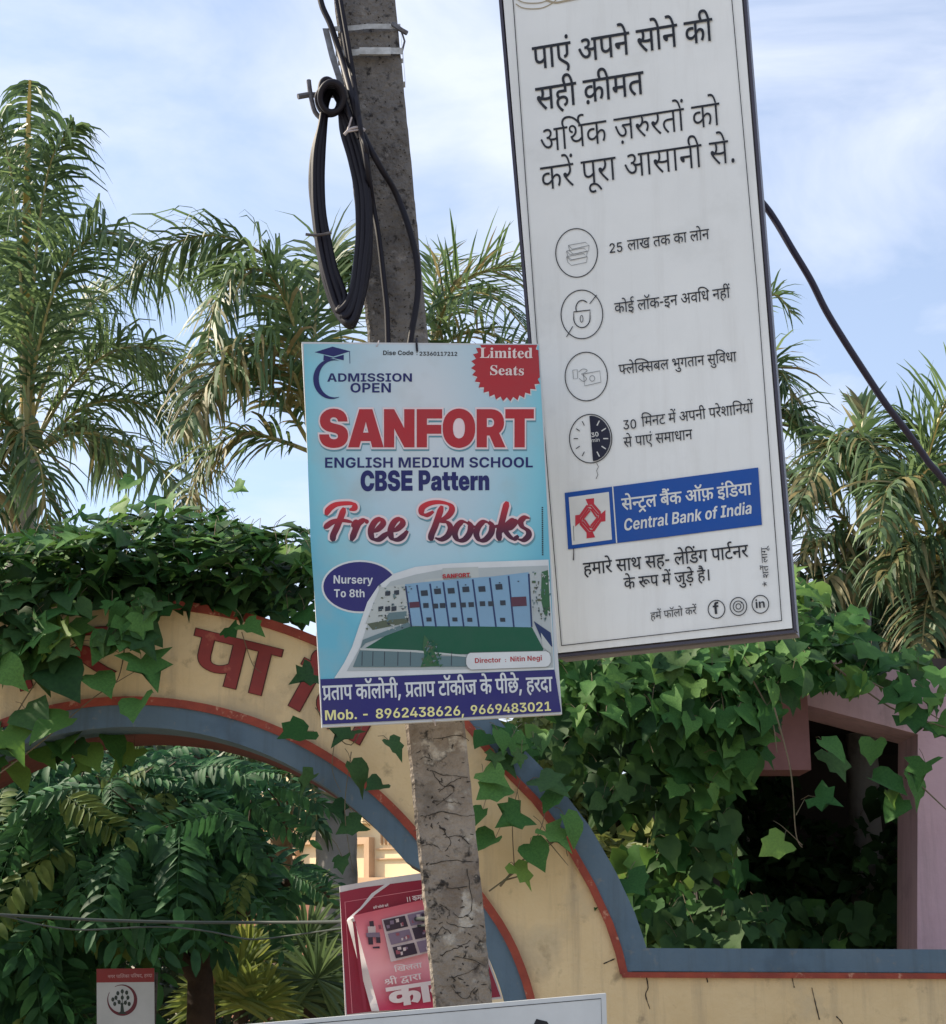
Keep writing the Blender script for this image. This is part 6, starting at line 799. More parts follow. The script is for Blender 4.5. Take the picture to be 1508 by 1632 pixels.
mb = MB()   # dark rust trickle and a drawn jewel edge at the top
linepx(mb, BP, [(951, 738), (954, 744), (951, 750), (953, 757), (950, 763)], .9, O); linepx(mb, BP, [(914, 872), (914.5, 880), (914, 893)], [1, 2.2], O); linepx(mb, BP, [(914, 838), (915, 862)], .8, O + .001)
mb.build('rust_streak', mat('streak', (.10, .09, .09), .8), bank)
mb = MB(); P_ = [(822, 6), (832, 12), (848, 14), (866, 12), (884, 2), (892, -12)]
for k in range(2): linepx(mb, BP, [(x, y - 9 * k) for x, y in P_], 1.6, O + .0002 * k, curve=5)
linepx(mb, BP, [(870, 0), (885, 4), (902, 1), (925, -4)], 3, O + .0006, curve=4); mb.build('jewellery_picture', mat('ink_gold', (.36, .30, .20), .5), bank)
for yy in (640, 1000):
    mb = MB(); mb.box(BP.pt(795, yy, -.14), RT * .20, Vector((0, .02, 0)), Vector((0, 0, .02))); mb.build('mounting_bar', M_steel, bank)

# ------------------------------------------------------------------ school board
SP = Plane(at(513, 1158, 4.02), at(896, 1138, 4.10), at(481, 545, 4.02))
school = empty('school_poster_board', SP.pt(700, 1150), 'cyan school admission board with red SANFORT lettering tied across the pole', 'signboard')
def uvq(tl, tr, bl):
    """board coordinates 0..1 from a world point"""
    O_, X_, Y_ = SP.pt(*tl), SP.pt(*tr), SP.pt(*bl); ex, ey = X_ - O_, Y_ - O_
    return lambda p: ((p - O_).dot(ex) / ex.length_squared, 1 - (p - O_).dot(ey) / ey.length_squared)
UV = uvq((481, 545), (860, 548), (513, 1158))
def printmat(name, build, rough=.38):
    m = bpy.data.materials.new(name); m.use_nodes = True; t = m.node_tree; b = t.nodes['Principled BSDF']; b.inputs['Roughness'].default_value = rough; b.inputs['Specular IOR Level'].default_value = .35
    uv = t.nodes.new('ShaderNodeTexCoord'); sp = t.nodes.new('ShaderNodeSeparateXYZ'); t.links.new(uv.outputs['UV'], sp.inputs[0]); build(t, sp, b); return m
def ramp(t, fac, stops):
    r = t.nodes.new('ShaderNodeValToRGB'); e = r.color_ramp.elements
    e[0].position, e[0].color = stops[0][0], (*stops[0][1], 1); e[1].position, e[1].color = stops[-1][0], (*stops[-1][1], 1)
    for p, c in stops[1:-1]: q = e.new(p); q.color = (*c, 1)
    t.links.new(fac, r.inputs[0]); return r.outputs[0]
def cyan(t, sp, b):
    # printed radial blend: light grey-blue in the middle, cyan towards the rim
    def mth(op, a, bb):
        n = t.nodes.new('ShaderNodeMath'); n.operation = op
        for i, q in enumerate((a, bb)):
            if q is None: continue
            if isinstance(q, (int, float)): n.inputs[i].default_value = q
            else: t.links.new(q, n.inputs[i])
        return n.outputs[0]
    dx = mth('MULTIPLY', mth('SUBTRACT', sp.outputs[0], .50), 1.75); dy = mth('MULTIPLY', mth('SUBTRACT', sp.outputs[1], .80), 1.5)
    d = mth('SQRT', mth('ADD', mth('MULTIPLY', dx, dx), mth('MULTIPLY', dy, dy)), None)
    c = ramp(t, d, [(.12, s2l(196, 204, 208)), (.5, s2l(172, 196, 206)), (.85, s2l(124, 188, 202)), (1.05, s2l(98, 170, 190))]); oc = t.nodes.new('ShaderNodeTexCoord'); nz = t.nodes.new('ShaderNodeTexNoise'); nz.inputs['Scale'].default_value = 7; nz.inputs['Detail'].default_value = 9; t.links.new(oc.outputs['Object'], nz.inputs['Vector'])
    mr = t.nodes.new('ShaderNodeMapRange'); mr.inputs[1].default_value = .5; mr.inputs[2].default_value = .8; mr.inputs[4].default_value = .5; t.links.new(nz.outputs[0], mr.inputs[0])
    mi = t.nodes.new('ShaderNodeMix'); mi.data_type = 'RGBA'; t.links.new(mr.outputs[0], mi.inputs[0]); t.links.new(c, mi.inputs[6]); mi.inputs[7].default_value = (.36, .37, .34, 1); t.links.new(mi.outputs[2], b.inputs['Base Color'])
    n2 = t.nodes.new('ShaderNodeTexNoise'); n2.inputs['Scale'].default_value = 5; n2.inputs['Detail'].default_value = 3; t.links.new(oc.outputs['Object'], n2.inputs['Vector'])
    bp = t.nodes.new('ShaderNodeBump'); bp.inputs['Strength'].default_value = .25; bp.inputs['Distance'].default_value = .02; t.links.new(n2.outputs[0], bp.inputs['Height']); t.links.new(bp.outputs[0], b.inputs['Normal'])
M_cy = printmat('print_cyan_blend', cyan)
M_grad = printmat('print_red_maroon', lambda t, sp, b: t.links.new(ramp(t, sp.outputs[1], [(.465, s2l(70, 22, 48)), (.50, s2l(120, 30, 48)), (.56, s2l(196, 42, 48))]), b.inputs['Base Color']))
M_sred = ink('school_red', 168, 40, 46); M_snavy = ink('school_navy', 24, 28, 92); M_band = ink('band_indigo', 38, 34, 104); M_pale = ink('pale_halo', 222, 205, 206); M_white = ink('paper_white', 206, 210, 210); M_yel = ink('pale_yellow', 226, 220, 150); M_black = ink('print_black', 22, 24, 30); M_shadow = ink('printed_drop_shadow', 96, 140, 152)
mb = MB(); Q = [(481, 545), (860, 548), (868, 690), (879, 900), (896, 1138), (705, 1149), (513, 1159), (497, 860), (486, 640)]
f = [SP.pt(x, y, 0) for x, y in Q]; mb.prism(f, [p - SP.n * .018 for p in f]); mb.build('board', mat('board_edge', (.52, .54, .55), .6), school)
o = .001
mb = MB(); fillpx(mb, SP, [[(484, 548), (858.5, 550.5), (866, 690), (877, 900), (884, 1068), (511, 1083), (495, 860), (487, 640)]], o); mb.build('printed_background', M_cy, school, uvf=UV)
Z3 = lambda x, y: (x / 3.351 + 460, y / 3.351 + 530)
Z4 = lambda x, y: (x / 3.507 + 480, y / 3.507 + 860)
mb = MB(); fillpx(mb, SP, [[Z3(*q) for q in ((140, 105), (235, 75), (330, 100), (240, 128))]], o + .0006); fillpx(mb, SP, [[Z3(*q) for q in ((188, 120), (238, 134), (295, 118), (295, 148), (240, 136), (186, 150))]], o + .0009)
linepx(mb, SP, [Z3(326, 100), Z3(328, 165)], .9, o + .0008)
A = [Z3(230 + 98 * math.cos(R(a)), 248 + 107 * math.sin(R(a))) for a in range(-65, -300, -5)]
B_ = [Z3(230 + (98 - 30 * math.sin(R((a + 65) / 235 * -180)) ) * math.cos(R(a)) + 0, 248 + (107 - 28 * math.sin(R((a + 65) / 235 * -180))) * math.sin(R(a))) for a in range(-65, -300, -5)]
strip(mb, SP, A, B_, o + .0012); mb.build('cap_emblem', M_snavy, school)
lettering(SP, school, M_snavy, [('ADMISSION', 'b', Z3(205, 262), Z3(664, 262), dict(ys=.82)), ('OPEN', 'b', Z3(327, 320), Z3(552, 320), dict(ys=.86)), ('ENGLISH MEDIUM SCHOOL', 'b', Z3(190, 722), Z3(1308, 720), dict(ys=.92)),
    ('CBSE Pattern', 'k', Z3(384, 846), Z3(1076, 841), dict(ys=1.42, bold=(4, 2)))], 'blue_lettering', o + .0008)
lettering(SP, school, M_black, [('Dise Code', 'b', Z3(503, 120), Z3(668, 120)), (':', 'b', Z3(682, 120), Z3(690, 120)), ('23360117212', 'b', Z3(698, 123), Z3(903, 124))], 'code_line', o + .0008)
mb = MB()
st = []
for i in range(64):
    a = R(i / 64 * 360 + 2); r_ = (190 if i % 2 else 168); p = Z3(1172 + r_ * 1.04 * math.cos(a), 178 + r_ * math.sin(a)); st.append((min(p[0], 858 + (p[1] - 550) * .05), max(p[1], 549.5)))
fillpx(mb, SP, [[(x + 1.5, y + 2.5) if x < 855 and y > 552 else (x, y) for x, y in st]], o + .0006, 1); fillpx(mb, SP, [st], o + .0009, 0); mb.build('starburst', [M_sred, M_white], school)
lettering(SP, school, ink('badge_cream', 222, 205, 200), [('Limited', 's', Z3(1020, 135), Z3(1305, 136), dict(ys=.95, bold=(3, 2))), ('Seats', 's', Z3(1072, 226), Z3(1260, 228), dict(ys=.92, bold=(3, 2)))], 'badge_lettering', o + .0018)
S_ = [('SANFORT', 'k', Z3(160, 612), Z3(1312, 612))]
mb = MB(); write(mb, SP, *S_[0], o + .0005, ys=1.17, bold=(27, 24), fillholes=True, shift=(.8, 2.2)); mb.build('title_shadow', M_shadow, school)
mb = MB(); write(mb, SP, *S_[0], o + .0009, ys=1.17, bold=(24, 20), fillholes=True); mb.build('title_outline', M_pale, school)
mb = MB(); write(mb, SP, *S_[0], o + .0016, ys=1.17, bold=(7, 2)); mb.build('title', M_sred, school)
FB = [[(200, 975), (215, 945), (250, 920), (300, 912), (345, 915), (352, 938), (325, 946)], [(298, 935), (280, 985), (258, 1040), (238, 1085), (240, 1115)], [(190, 1045), (235, 1012), (285, 1003), (340, 1012)],
      [(340, 1040), (362, 1012), (372, 1018), (355, 1060), (335, 1112)], [(348, 1060), (375, 1020), (405, 1002), (425, 1018)],
      [(440, 1065), (475, 1052), (505, 1020), (492, 996), (462, 1010), (440, 1055), (448, 1098), (480, 1106), (515, 1082), (545, 1062)], [(545, 1062), (580, 1050), (610, 1020), (596, 996), (566, 1010), (545, 1055), (552, 1098), (582, 1106), (612, 1088), (636, 1058)],
      [(775, 955), (740, 975), (712, 965), (715, 935), (755, 912), (810, 906), (862, 920), (872, 950), (845, 985), (795, 1008)], [(820, 925), (800, 985), (780, 1040), (762, 1085), (765, 1112)], [(795, 1008), (845, 1012), (866, 1045), (850, 1085), (815, 1105), (782, 1096)],
      [(960, 1020), (930, 1010), (900, 1035), (888, 1075), (905, 1108), (940, 1105), (968, 1070), (972, 1030), (955, 1012), (985, 1035), (1010, 1038)],
      [(1080, 1020), (1045, 1010), (1015, 1035), (1003, 1075), (1020, 1108), (1052, 1105), (1082, 1070), (1086, 1030), (1068, 1012), (1100, 1035), (1128, 1030)],
      [(1168, 902), (1155, 950), (1140, 1010), (1124, 1070), (1128, 1112)], [(1130, 1070), (1165, 1030), (1198, 1002), (1210, 1012), (1185, 1042), (1158, 1052), (1178, 1085), (1205, 1102), (1228, 1085)],
      [(1288, 992), (1262, 988), (1240, 1008), (1248, 1036), (1278, 1058), (1282, 1085), (1255, 1108), (1222, 1102)]]
for nm, m_, w1, w2, oo, sh in (('script_shadow', M_shadow, 44, 60, .0003, (1.6, 3.0)), ('script_outline', M_pale, 42, 57, .0008, (0, 0)), ('script_title', M_grad, 15, 34, .0014, (0, 0))):
    mb = MB()
    for i, s in enumerate(FB): linepx(mb, SP, [(Z3(x, y)[0] + sh[0], Z3(x, y)[1] + sh[1]) for x, y in s], 1, o + oo + .00006 * (i % 4), curve=6, nib=(20, w1 / 3.351, w2 / 3.351), rise=.0002)
    mb.build(nm, m_, school, uvf=UV)
mb = MB(); 
for i in range(26): linepx(mb, SP, [(864.5 + i * .02, 808 + i * 3), (864.6 + i * .02, 810 + i * 3)], 2.4, o + .0006)
mb.build('printers_line', M_black, school)
# oval, photograph, pill
mb = MB(); fillpx(mb, SP, [ellipse(574, 935, 61.5, 42.5)], o + .0005, 1); fillpx(mb, SP, [ellipse(574, 935, 58.5, 39.5)], o + .0009, 0); mb.build('oval_badge', [M_band, M_white], school)
lettering(SP, school, M_white, [('Nursery', 'b', Z4(178, 245), Z4(402, 247), dict(ys=1.1)), ('To 8th', 'b', Z4(182, 322), Z4(358, 322), dict(ys=1.1))], 'oval_lettering', o + .0012)
mb = MB(); curve_ = [Z4(*q) for q in ((185, 775), (240, 690), (285, 600), (325, 480), (370, 350), (430, 260), (520, 190), (640, 152), (800, 135), (1000, 125), (1200, 118), (1383, 112), (1405, 500), (1414, 726))]
fillpx(mb, SP, [curve_], o + .0016); mb.build('photo_border', M_white, school)
cols = dict(sky=ink('pic_sky', 168, 176, 176), blue=ink('pic_wall', 122, 158, 184), dk=ink('pic_navy', 30, 48, 90), win=ink('pic_window', 44, 52, 62), green=ink('pic_turf', 12, 82, 56), grey=ink('pic_greywall', 92, 116, 120), pale=ink('pic_pale', 176, 182, 178), tree=ink('pic_tree', 48, 92, 56), mar=ink('pic_maroon', 84, 46, 60), olive=ink('pic_olive', 84, 92, 74))
pm = MB(); names = list(cols); ix = {n: i for i, n in enumerate(names)}
def pic(c, pts, lv): fillpx(pm, SP, [[Z4(*p) for p in pts]], o + .0022 + .0003 * lv, ix[c])
pic('sky', [(255, 735), (330, 600), (385, 430), (440, 300), (500, 235), (640, 195), (800, 165), (1000, 158), (1380, 145), (1400, 500), (1410, 715), (900, 725)], 0)
pic('pale', [(440, 270), (580, 248), (600, 400), (590, 440), (430, 470), (360, 470)], 1); pic('olive', [(370, 470), (600, 425), (600, 465), (400, 505)], 2); pic('grey', [(480, 410), (590, 400), (590, 440), (480, 450)], 3)
for x, y in ((470, 290), (520, 285), (470, 375), (505, 375), (432, 375)): pic('win', [(x, y), (x + 28, y - 4), (x + 28, y + 22), (x, y + 26)], 4)
pic('pale', [(790, 160), (990, 152), (995, 215), (795, 225)], 1); pic('blue', [(580, 250), (700, 236), (880, 220), (1080, 205), (1272, 182), (1285, 490), (1000, 488), (620, 482)], 2)
pic('pale', [(690, 222), (950, 200), (950, 222), (690, 246)], 1)
for x0, x1 in ((580, 612), (643, 680), (716, 750), (790, 824), (870, 905), (955, 990), (1050, 1085), (1155, 1185), (1268, 1285)): pic('dk', [(x0, 260 - (x0 - 580) * .1), (x0 + 9, 259 - (x0 - 580) * .1), (x1 + 9, 488), (x1, 488)], 4)
for x, y in ((668, 285), (742, 275), (818, 272), (900, 264), (990, 262), (1085, 250)): pic('win', [(x, y), (x + 38, y - 3), (x + 42, y + 28), (x + 4, y + 30)], 5)
for x, y in ((700, 435), (845, 435), (928, 437), (1112, 437)): pic('win', [(x, y), (x + 28, y), (x + 30, y + 22), (x + 2, y + 22)], 5)
for x, y in ((682, 355), (735, 358), (775, 355), (835, 352), (890, 352), (935, 350), (998, 345), (1045, 345), (1112, 340)): pic('win', [(x, y), (x + 30, y - 1), (x + 32, y + 26), (x + 2, y + 27)], 5)
pic('mar', [(605, 350), (660, 346), (664, 378), (608, 382)], 5); pic('mar', [(1172, 322), (1258, 318), (1262, 370), (1176, 374)], 5)
for x, y in ((755, 262), (915, 250), (1105, 238), (1210, 230), (612, 272)): pic('win', [(x, y), (x + 9, y), (x + 9, y + 6), (x, y + 6)], 5)
pic('green', [(350, 612), (560, 484), (900, 484), (1290, 490), (1355, 612), (1340, 640), (760, 640)], 3); pic('grey', [(600, 462), (620, 482), (360, 580), (330, 612), (345, 560)], 4)
pic('grey', [(330, 612), (640, 626), (760, 650), (925, 655), (925, 710), (600, 712), (290, 712)], 5)
for x in (340, 400, 465, 540, 610, 840): pic('win', [(x, 625), (x + 4, 626), (x + 2, 705), (x - 2, 705)], 6)
pic('pale', [(330, 606), (640, 618), (925, 646), (925, 656), (640, 630), (330, 618)], 6)
pic('tree', [(688, 532), (712, 560), (735, 600), (755, 650), (775, 705), (668, 712), (690, 650), (680, 600)], 7)
pic('tree', [(1345, 180), (1380, 170), (1392, 400), (1360, 420), (1340, 330)], 2); pic('dk', [(1300, 455), (1395, 520), (1405, 600), (1345, 560)], 4); pic('pale', [(1340, 520), (1400, 600), (1400, 640), (1350, 600)], 5)
rp = random.Random(8)
for k in range(90):
    x, y = rp.uniform(360, 600), rp.uniform(240, 500); pic(rp.choice(('olive', 'grey', 'pale', 'win')), [(x, y), (x + rp.uniform(6, 22), y + rp.uniform(-3, 2)), (x + rp.uniform(2, 12), y + rp.uniform(4, 14))], 4 + k % 3) if x > 330 + (500 - y) * .42 else None
for k in range(70):
    x, y = rp.uniform(660, 790), rp.uniform(560, 705); x = 722 + (x - 722) * (y - 500) / 200; pic(rp.choice(('olive', 'tree', 'green', 'grey')), [(x, y), (x + rp.uniform(6, 20), y + rp.uniform(-8, 2)), (x + rp.uniform(2, 8), y + rp.uniform(8, 20))], 8 + k % 3)
for k in range(60):
    x, y = rp.uniform(1290, 1385), rp.uniform(180, 440); pic(rp.choice(('olive', 'pale', 'grey', 'win', 'tree')), [(x, y), (x + rp.uniform(6, 16), y + rp.uniform(-3, 2)), (x + rp.uniform(2, 8), y + rp.uniform(6, 22))], 4 + k % 3)
for x, y in ((1290, 230), (1320, 330)): pic('olive', [(x, y), (x + 22, y), (x + 22, y + 14), (x, y + 14)], 2)
pm.build('school_photograph', [cols[n] for n in names], school)
lettering(SP, school, M_sred, [('SANFORT', 'k', Z4(790, 217), Z4(945, 208))], 'photo_lettering', o + .0044)
mb = MB(); pill = [Z4(*q) for q in ([(945, 632)] + [(1370, 622), (1388, 632), (1397, 655), (1397, 685), (1385, 705), (1368, 712)] + [(950, 728), (932, 715), (922, 695), (922, 665), (930, 642)])]
fillpx(mb, SP, [pill], o + .0048, 0); linepx(mb, SP, pill + pill[:1], .7, o + .0051, 1); mb.build('name_pill', [M_white, M_mid], school)
lettering(SP, school, M_sred, [('Director', 'b', Z4(970, 690), Z4(1118, 685)), (':', 'b', Z4(1140, 684), Z4(1148, 683)), ('Nitin Negi', 'b', Z4(1168, 682), Z4(1348, 674))], 'pill_lettering', o + .0054)
mb = MB(); fillpx(mb, SP, [[(510.8, 1082.5), (884, 1067.5), (894.5, 1134.5), (704, 1145), (514.5, 1154.5)]], o + .0022); mb.build('address_band', M_band, school)
lettering(SP, school, M_white, [('S1', None, Z4(122, 897), Z4(1404, 846), dict(ys=1.5, bold=(11, 7)))], 'address_lettering', o + .003)
lettering(SP, school, M_yel, [('Mob. -', 'b', Z4(130, 1010), Z4(385, 1000)), ('8962438626,', 'b', Z4(415, 1000), Z4(915, 982)), ('9669483021', 'b', Z4(945, 978), Z4(1402, 956))], 'phone_lettering', o + .003)
mb = MB(); mb.tube([SP.pt(664, 540, -.02), SP.pt(664, 548, .004), SP.pt(665, 560, .004)], .003, 5); mb.build('tie_wire', M_cable, school)
for (x, y) in ((600, 552), (690, 1146)):      # ties from the board's holes round the pole
    mb = MB(); mb.tube([SP.pt(x, y, .003), SP.pt(x + 3, y - 4 if y < 800 else y + 4, .001), SP.pt(x + 4, y - 9 if y < 800 else y + 10, -.02)], .0018, 4); mb.build('tie_wire', M_tie, school)

# ------------------------------------------------------------------ red poster behind the pole
RP = Plane(at(551, 1615, 4.50), at(800, 1600, 4.56), at(541, 1413, 4.50))
red = empty('red_poster', RP.pt(640, 1612), 'torn red poster with a pasted grid of pictures, behind the lower pole', 'poster')
Z6 = lambda x, y: (x / 3.25 + 500, y / 3.25 + 1130)
M_mar = ink('poster_maroon', 138, 28, 52); M_pink = printmat('print_pink_red', lambda t, sp, b: t.links.new(ramp(t, sp.outputs[1], [(0, s2l(196, 60, 92)), (.35, s2l(240, 172, 180)), (.7, s2l(232, 136, 148)), (1, s2l(180, 50, 70))]), b.inputs['Base Color']))
M_pap = mat('poster_paper', (.58, .54, .53), .7, (.44, .40, .40), 8)
mb = MB(); f = [RP.pt(*Z6(x, y), 0) for x, y in ((135, 918), (400, 872), (555, 850), (770, 842), (840, 1100), (978, 1500), (165, 1590))]; mb.prism(f, [p - RP.n * .012 for p in f]); mb.build('backing_board', M_pap, red)
mb = MB(); fillpx(mb, RP, [[Z6(*q) for q in ((135, 950), (250, 925), (560, 885), (760, 866), (828, 1110), (968, 1490), (172, 1582))]], .001); mb.build('outer_print', M_mar, red)
mb = MB(); linepx(mb, RP, [Z6(*q) for q in ((200, 1575), (162, 1000), (560, 935))], 1.2, .002); mb.build('outer_line', ink('poster_rose', 205, 120, 130), red)
# curled inner sheet: a bent paper with its pale underside folded over along the left
rows = []; n_ = 14
for i in range(n_ + 1):
    v = i / n_; y = 1070 + (1560 - 1070) * v; r_ = []
    for j in range(13):
        u = j / 12; xl = 205 + (340 - 205) * v; x = xl + (860 - xl) * u; yy = (1070 - 150 * u) * (1 - v) + (1563 - 28 * u) * v
        r_.append(RP.pt(*Z6(x, yy), .012 + .05 * math.exp(-u * 7) * (1 - .3 * v) + .006 * math.sin(v * 6 + u * 3)))
    rows.append(r_)
def uvr(p):
    O_, X_, Y_ = RP.pt(*Z6(205, 1000)), RP.pt(*Z6(860, 940)), RP.pt(*Z6(300, 1560)); return ((p - O_).dot(X_ - O_) / (X_ - O_).length_squared, 1 - (p - O_).dot(Y_ - O_) / (Y_ - O_).length_squared)
mb = MB(); mb.grid(rows); mb.build('curled_sheet', M_pink, red, True, uvf=uvr)
mb = MB(); mb.grid([[rows[i][0] + RP.n * .001, RP.pt(*Z6(172 + (300 - 172) * (i / n_), 1095 + (1565 - 1095) * (i / n_)), .03 + .01 * math.sin(i))] for i in range(n_ + 1)])
mb.grid([[RP.pt(*Z6(x, y), .062 - .012 * k) for x, y in q] for k, q in enumerate((((172, 1098), (215, 1078)), ((176, 1086), (212, 1066)), ((240, 1030), (250, 1035)), ((300, 955), (318, 962)), ((385, 898), (398, 905))))]); mb.build('folded_edge', M_pap, red, True)
mb = MB(); linepx(mb, RP, [Z6(*q) for q in ((268, 1560), (210, 1100))], 5, .064); mb.build('sheet_border', M_mar, red)
def sheet(x, y): return .018 + .05 * math.exp(-max(0, (x - 230)) / 620 * 7) + .006
def sheetquad(mbx, q, m=0, d=0): mbx.face([RP.pt(*Z6(x, y), sheet(x, y) + d) for x, y in q], m)
mb = MB(); pm_ = [ink('grid_white', 205, 190, 192), ink('pic_dark', 58, 46, 62), ink('pic_lilac', 128, 112, 134), ink('pic_rose', 150, 84, 98)]
sheetquad(mb, [(352, 1090), (570, 1040), (640, 1250), (400, 1310)][:4], 0)
for r_ in range(3):
    for c_ in range(2):
        x, y = 360 + c_ * 125 + r_ * 24, 1094 - c_ * 28 + r_ * 70
        sheetquad(mb, [(x, y), (x + 112, y - 24), (x + 130, y + 32), (x + 18, y + 58)], 1 if (r_ + c_) % 2 == 0 else 2, .005)
        for k in range(7):
            px, py = x + random.uniform(15, 95), y + random.uniform(-8, 30); w_, h_ = random.uniform(8, 22), random.uniform(8, 18)
            sheetquad(mb, [(px, py), (px + w_, py - 3), (px + w_ + 2, py + h_), (px + 3, py + h_ + 3)], random.choice((0, 1, 2, 3)), .006 + .0003 * k)
mb.build('picture_grid', pm_, red)
mb = MB()
for (x, y, w_, h_, m_) in ((288, 1100, 22, 26, 1), (280, 1126, 40, 40, 0), (272, 1160, 70, 22, 2), (282, 1180, 24, 40, 1), (322, 1172, 22, 40, 1), (305, 1232, 36, 8, 1), (335, 1120, 14, 20, 3)):
    sheetquad(mb, [(x, y), (x + w_, y - 3), (x + w_ + 3, y + h_), (x + 3, y + h_)], m_, .0012 + .0002 * (x % 5))
mb.build('seated_figure_print', pm_, red)
RS = Plane(RP.pt(600, 1500, .034), RP.pt(700, 1500, .026), RP.pt(600, 1600, .034))
lettering(RS, red, ink('poster_white', 226, 214, 214), [('R1', None, Z6(420, 1362), Z6(562, 1338), dict(ys=.72, bold=(8, 6))), ('R2', None, Z6(368, 1432), Z6(560, 1398), dict(ys=.68, bold=(6, 4))), ('R3', None, Z6(398, 1542), Z6(700, 1496), dict(ys=.72, bold=(26, 16))), ('R4', None, Z6(480, 1000), Z6(640, 975), dict(ys=1.2, bold=(6, 4)))], 'poster_lettering', .001)
lettering(RS, red, ink('poster_white', 226, 214, 214), [('C3', None, Z6(310, 1035), Z6(388, 1022), dict(bold=(6, 4)))], 'small_line', .012)

# ------------------------------------------------------------------ white board at the foot of the frame
WP = Plane(at(380, 1634, 3.80), at(966, 1584, 3.80), at(385, 1900, 3.80))
low = empty('white_direction_board', WP.pt(680, 1750), 'white board at the bottom edge, tied low across the pole', 'signboard')
mb = MB(); f = [WP.pt(x, y, 0) for x, y in ((300, 1641), (966, 1583), (976, 1900), (310, 1940))]; mb.prism(f, [p - WP.n * .025 for p in f]); mb.build('board', mat('board_white', (.56, .58, .58), .5, (.47, .49, .49), 4), low)
mb = MB(); linepx(mb, WP, [(300, 1648), (958, 1591.5), (967, 1880)], 1.2, .001); mb.build('border_line', M_ink, low)
mb = MB(); fillpx(mb, WP, [[(855, 1624), (872, 1628), (886, 1652), (872, 1660), (850, 1634)]], .001); linepx(mb, WP, [(845, 1660), (862, 1630)], 6, .0015); mb.build('arrow', M_black, low)
# ------------------------------------------------------------------ vegetation
M_leaf = mat('creeper_leaf', (.062, .172, .040), .66, (.040, .118, .030), 14, island=.42, transl=.2, spec=.15)
M_leafy = mat('young_creeper_leaf', (.105, .225, .045), .6, (.08, .175, .04), 14, island=.30, transl=.3, spec=.15)
M_leafd = mat('shade_dark_creeper_leaf', (.036, .092, .026), .62, (.024, .064, .020), 10, island=.40, transl=.10, spec=.15)  # leaf colour with inner-layer shade put into it; also scattered at random
M_stem = mat('vine_stem', (.16, .11, .07), .8, (.10, .10, .05), 20)
M_pin = mat('pinnate_leaf', (.050, .145, .062), .6, (.030, .096, .044), 8, island=.45, transl=.2, spec=.15)
M_twig = mat('twig', (.085, .065, .045), .85, (.05, .04, .03), 20)
M_bark = mat('dark_bark', (.075, .05, .036), .95, (.04, .028, .022), 9, bump=.6, bscale=20)
M_palm = mat('palm_leaflet', (.110, .185, .070), .5, (.066, .122, .052), 2.5, island=.48, transl=.32, spec=.35)
M_palmy = mat('palm_leaflet_dry', (.26, .23, .085), .55, (.18, .16, .07), 2.5, island=.3, transl=.25, spec=.3)
M_rach = mat('palm_rachis', (.30, .27, .09), .5, (.22, .19, .07), 6)
M_rachy = mat('sunlit_yellow_rachis', (.50, .36, .07), .45, (.42, .30, .08), 6)
M_ptrunk = mat('palm_trunk_grey', (.40, .38, .35), .9, (.30, .28, .26), 2.4, bump=.5, bscale=14, stain=[(4, .52, .75, (.10, .10, .09))])
M_pbrown = mat('palm_trunk_brown', (.42, .30, .17), .9, (.20, .13, .08), 9, bump=.6, bscale=16)
M_fan = mat('fan_leaf', (.19, .25, .055), .45, (.14, .21, .05), 3, island=.25, transl=.35)
GRAV = Vector((0, 0, -1))
rnd = random.uniform
# --- creeper leaf shapes
def leafshape(k):
    rr = random.Random(k * 7 + 1)
    half = [(0, 0), (.20, -.15), (.46, -.10), (.58, .14), (.43, .34), (.47, .58), (.23, .66), (0, 1.02)] if k % 2 == 0 else [(0, 0), (.22, -.10), (.44, .02), (.50, .24), (.44, .44), (.36, .62), (.18, .78), (0, 1.0)]
    if k % 3 == 2: half = [(0, 0), (.26, -.20), (.40, -.12), (.66, .06), (.40, .26), (.60, .56), (.26, .58), (0, 1.06)]
    half = [(x * rr.uniform(.86, 1.14), y * rr.uniform(.92, 1.08)) for x, y in half]
    L_ = [(-x * rr.uniform(.85, 1.12), y + rr.uniform(-.05, .05)) for x, y in half[1:-1]]; ring = half + L_[::-1]; n = len(ring)
    fold = rr.uniform(.05, .55); droop = rr.uniform(.10, .65); cup = rr.uniform(-.28, .28)
    def z(x, y): return fold * abs(x) - droop * max(y, 0) ** 2 * .8 + cup * math.sin(x * 7) * .35 + rr.uniform(-.02, .02)
    mid = [(0, .30), (0, .62)]
    v = [Vector((x, y, z(x, y))) for x, y in ring] + [Vector((x, y, z(x, y) - .01)) for x, y in mid]
    c, d = n, n + 1; F = []
    for i in range(n):
        j = (i + 1) % n; a, b = ring[i], ring[j]; F.append((i, j, d if (a[1] + b[1]) / 2 > .46 else c))
    # bridge c-d quads at the two transitions
    for i in range(n):
        j = (i + 1) % n; h = (i - 1) % n
        s1 = (ring[h][1] + ring[i][1]) / 2 > .46; s2 = (ring[i][1] + ring[j][1]) / 2 > .46
        if s1 != s2: F.append((i, d, c) if s2 else (i, c, d))
    return v, F
LS = [leafshape(k) for k in range(14)]
LMESH = []
for k in range(14):
    v, F = LS[k]; ms_ = []
    for mt in (M_leaf, M_leafy, M_leafd):
        me = bpy.data.meshes.new('leaf'); me.from_pydata([tuple(q) for q in v], [], F); me.materials.append(mt); me.polygons.foreach_set('use_smooth', [True] * len(F)); ms_.append(me)
    LMESH.append(ms_)
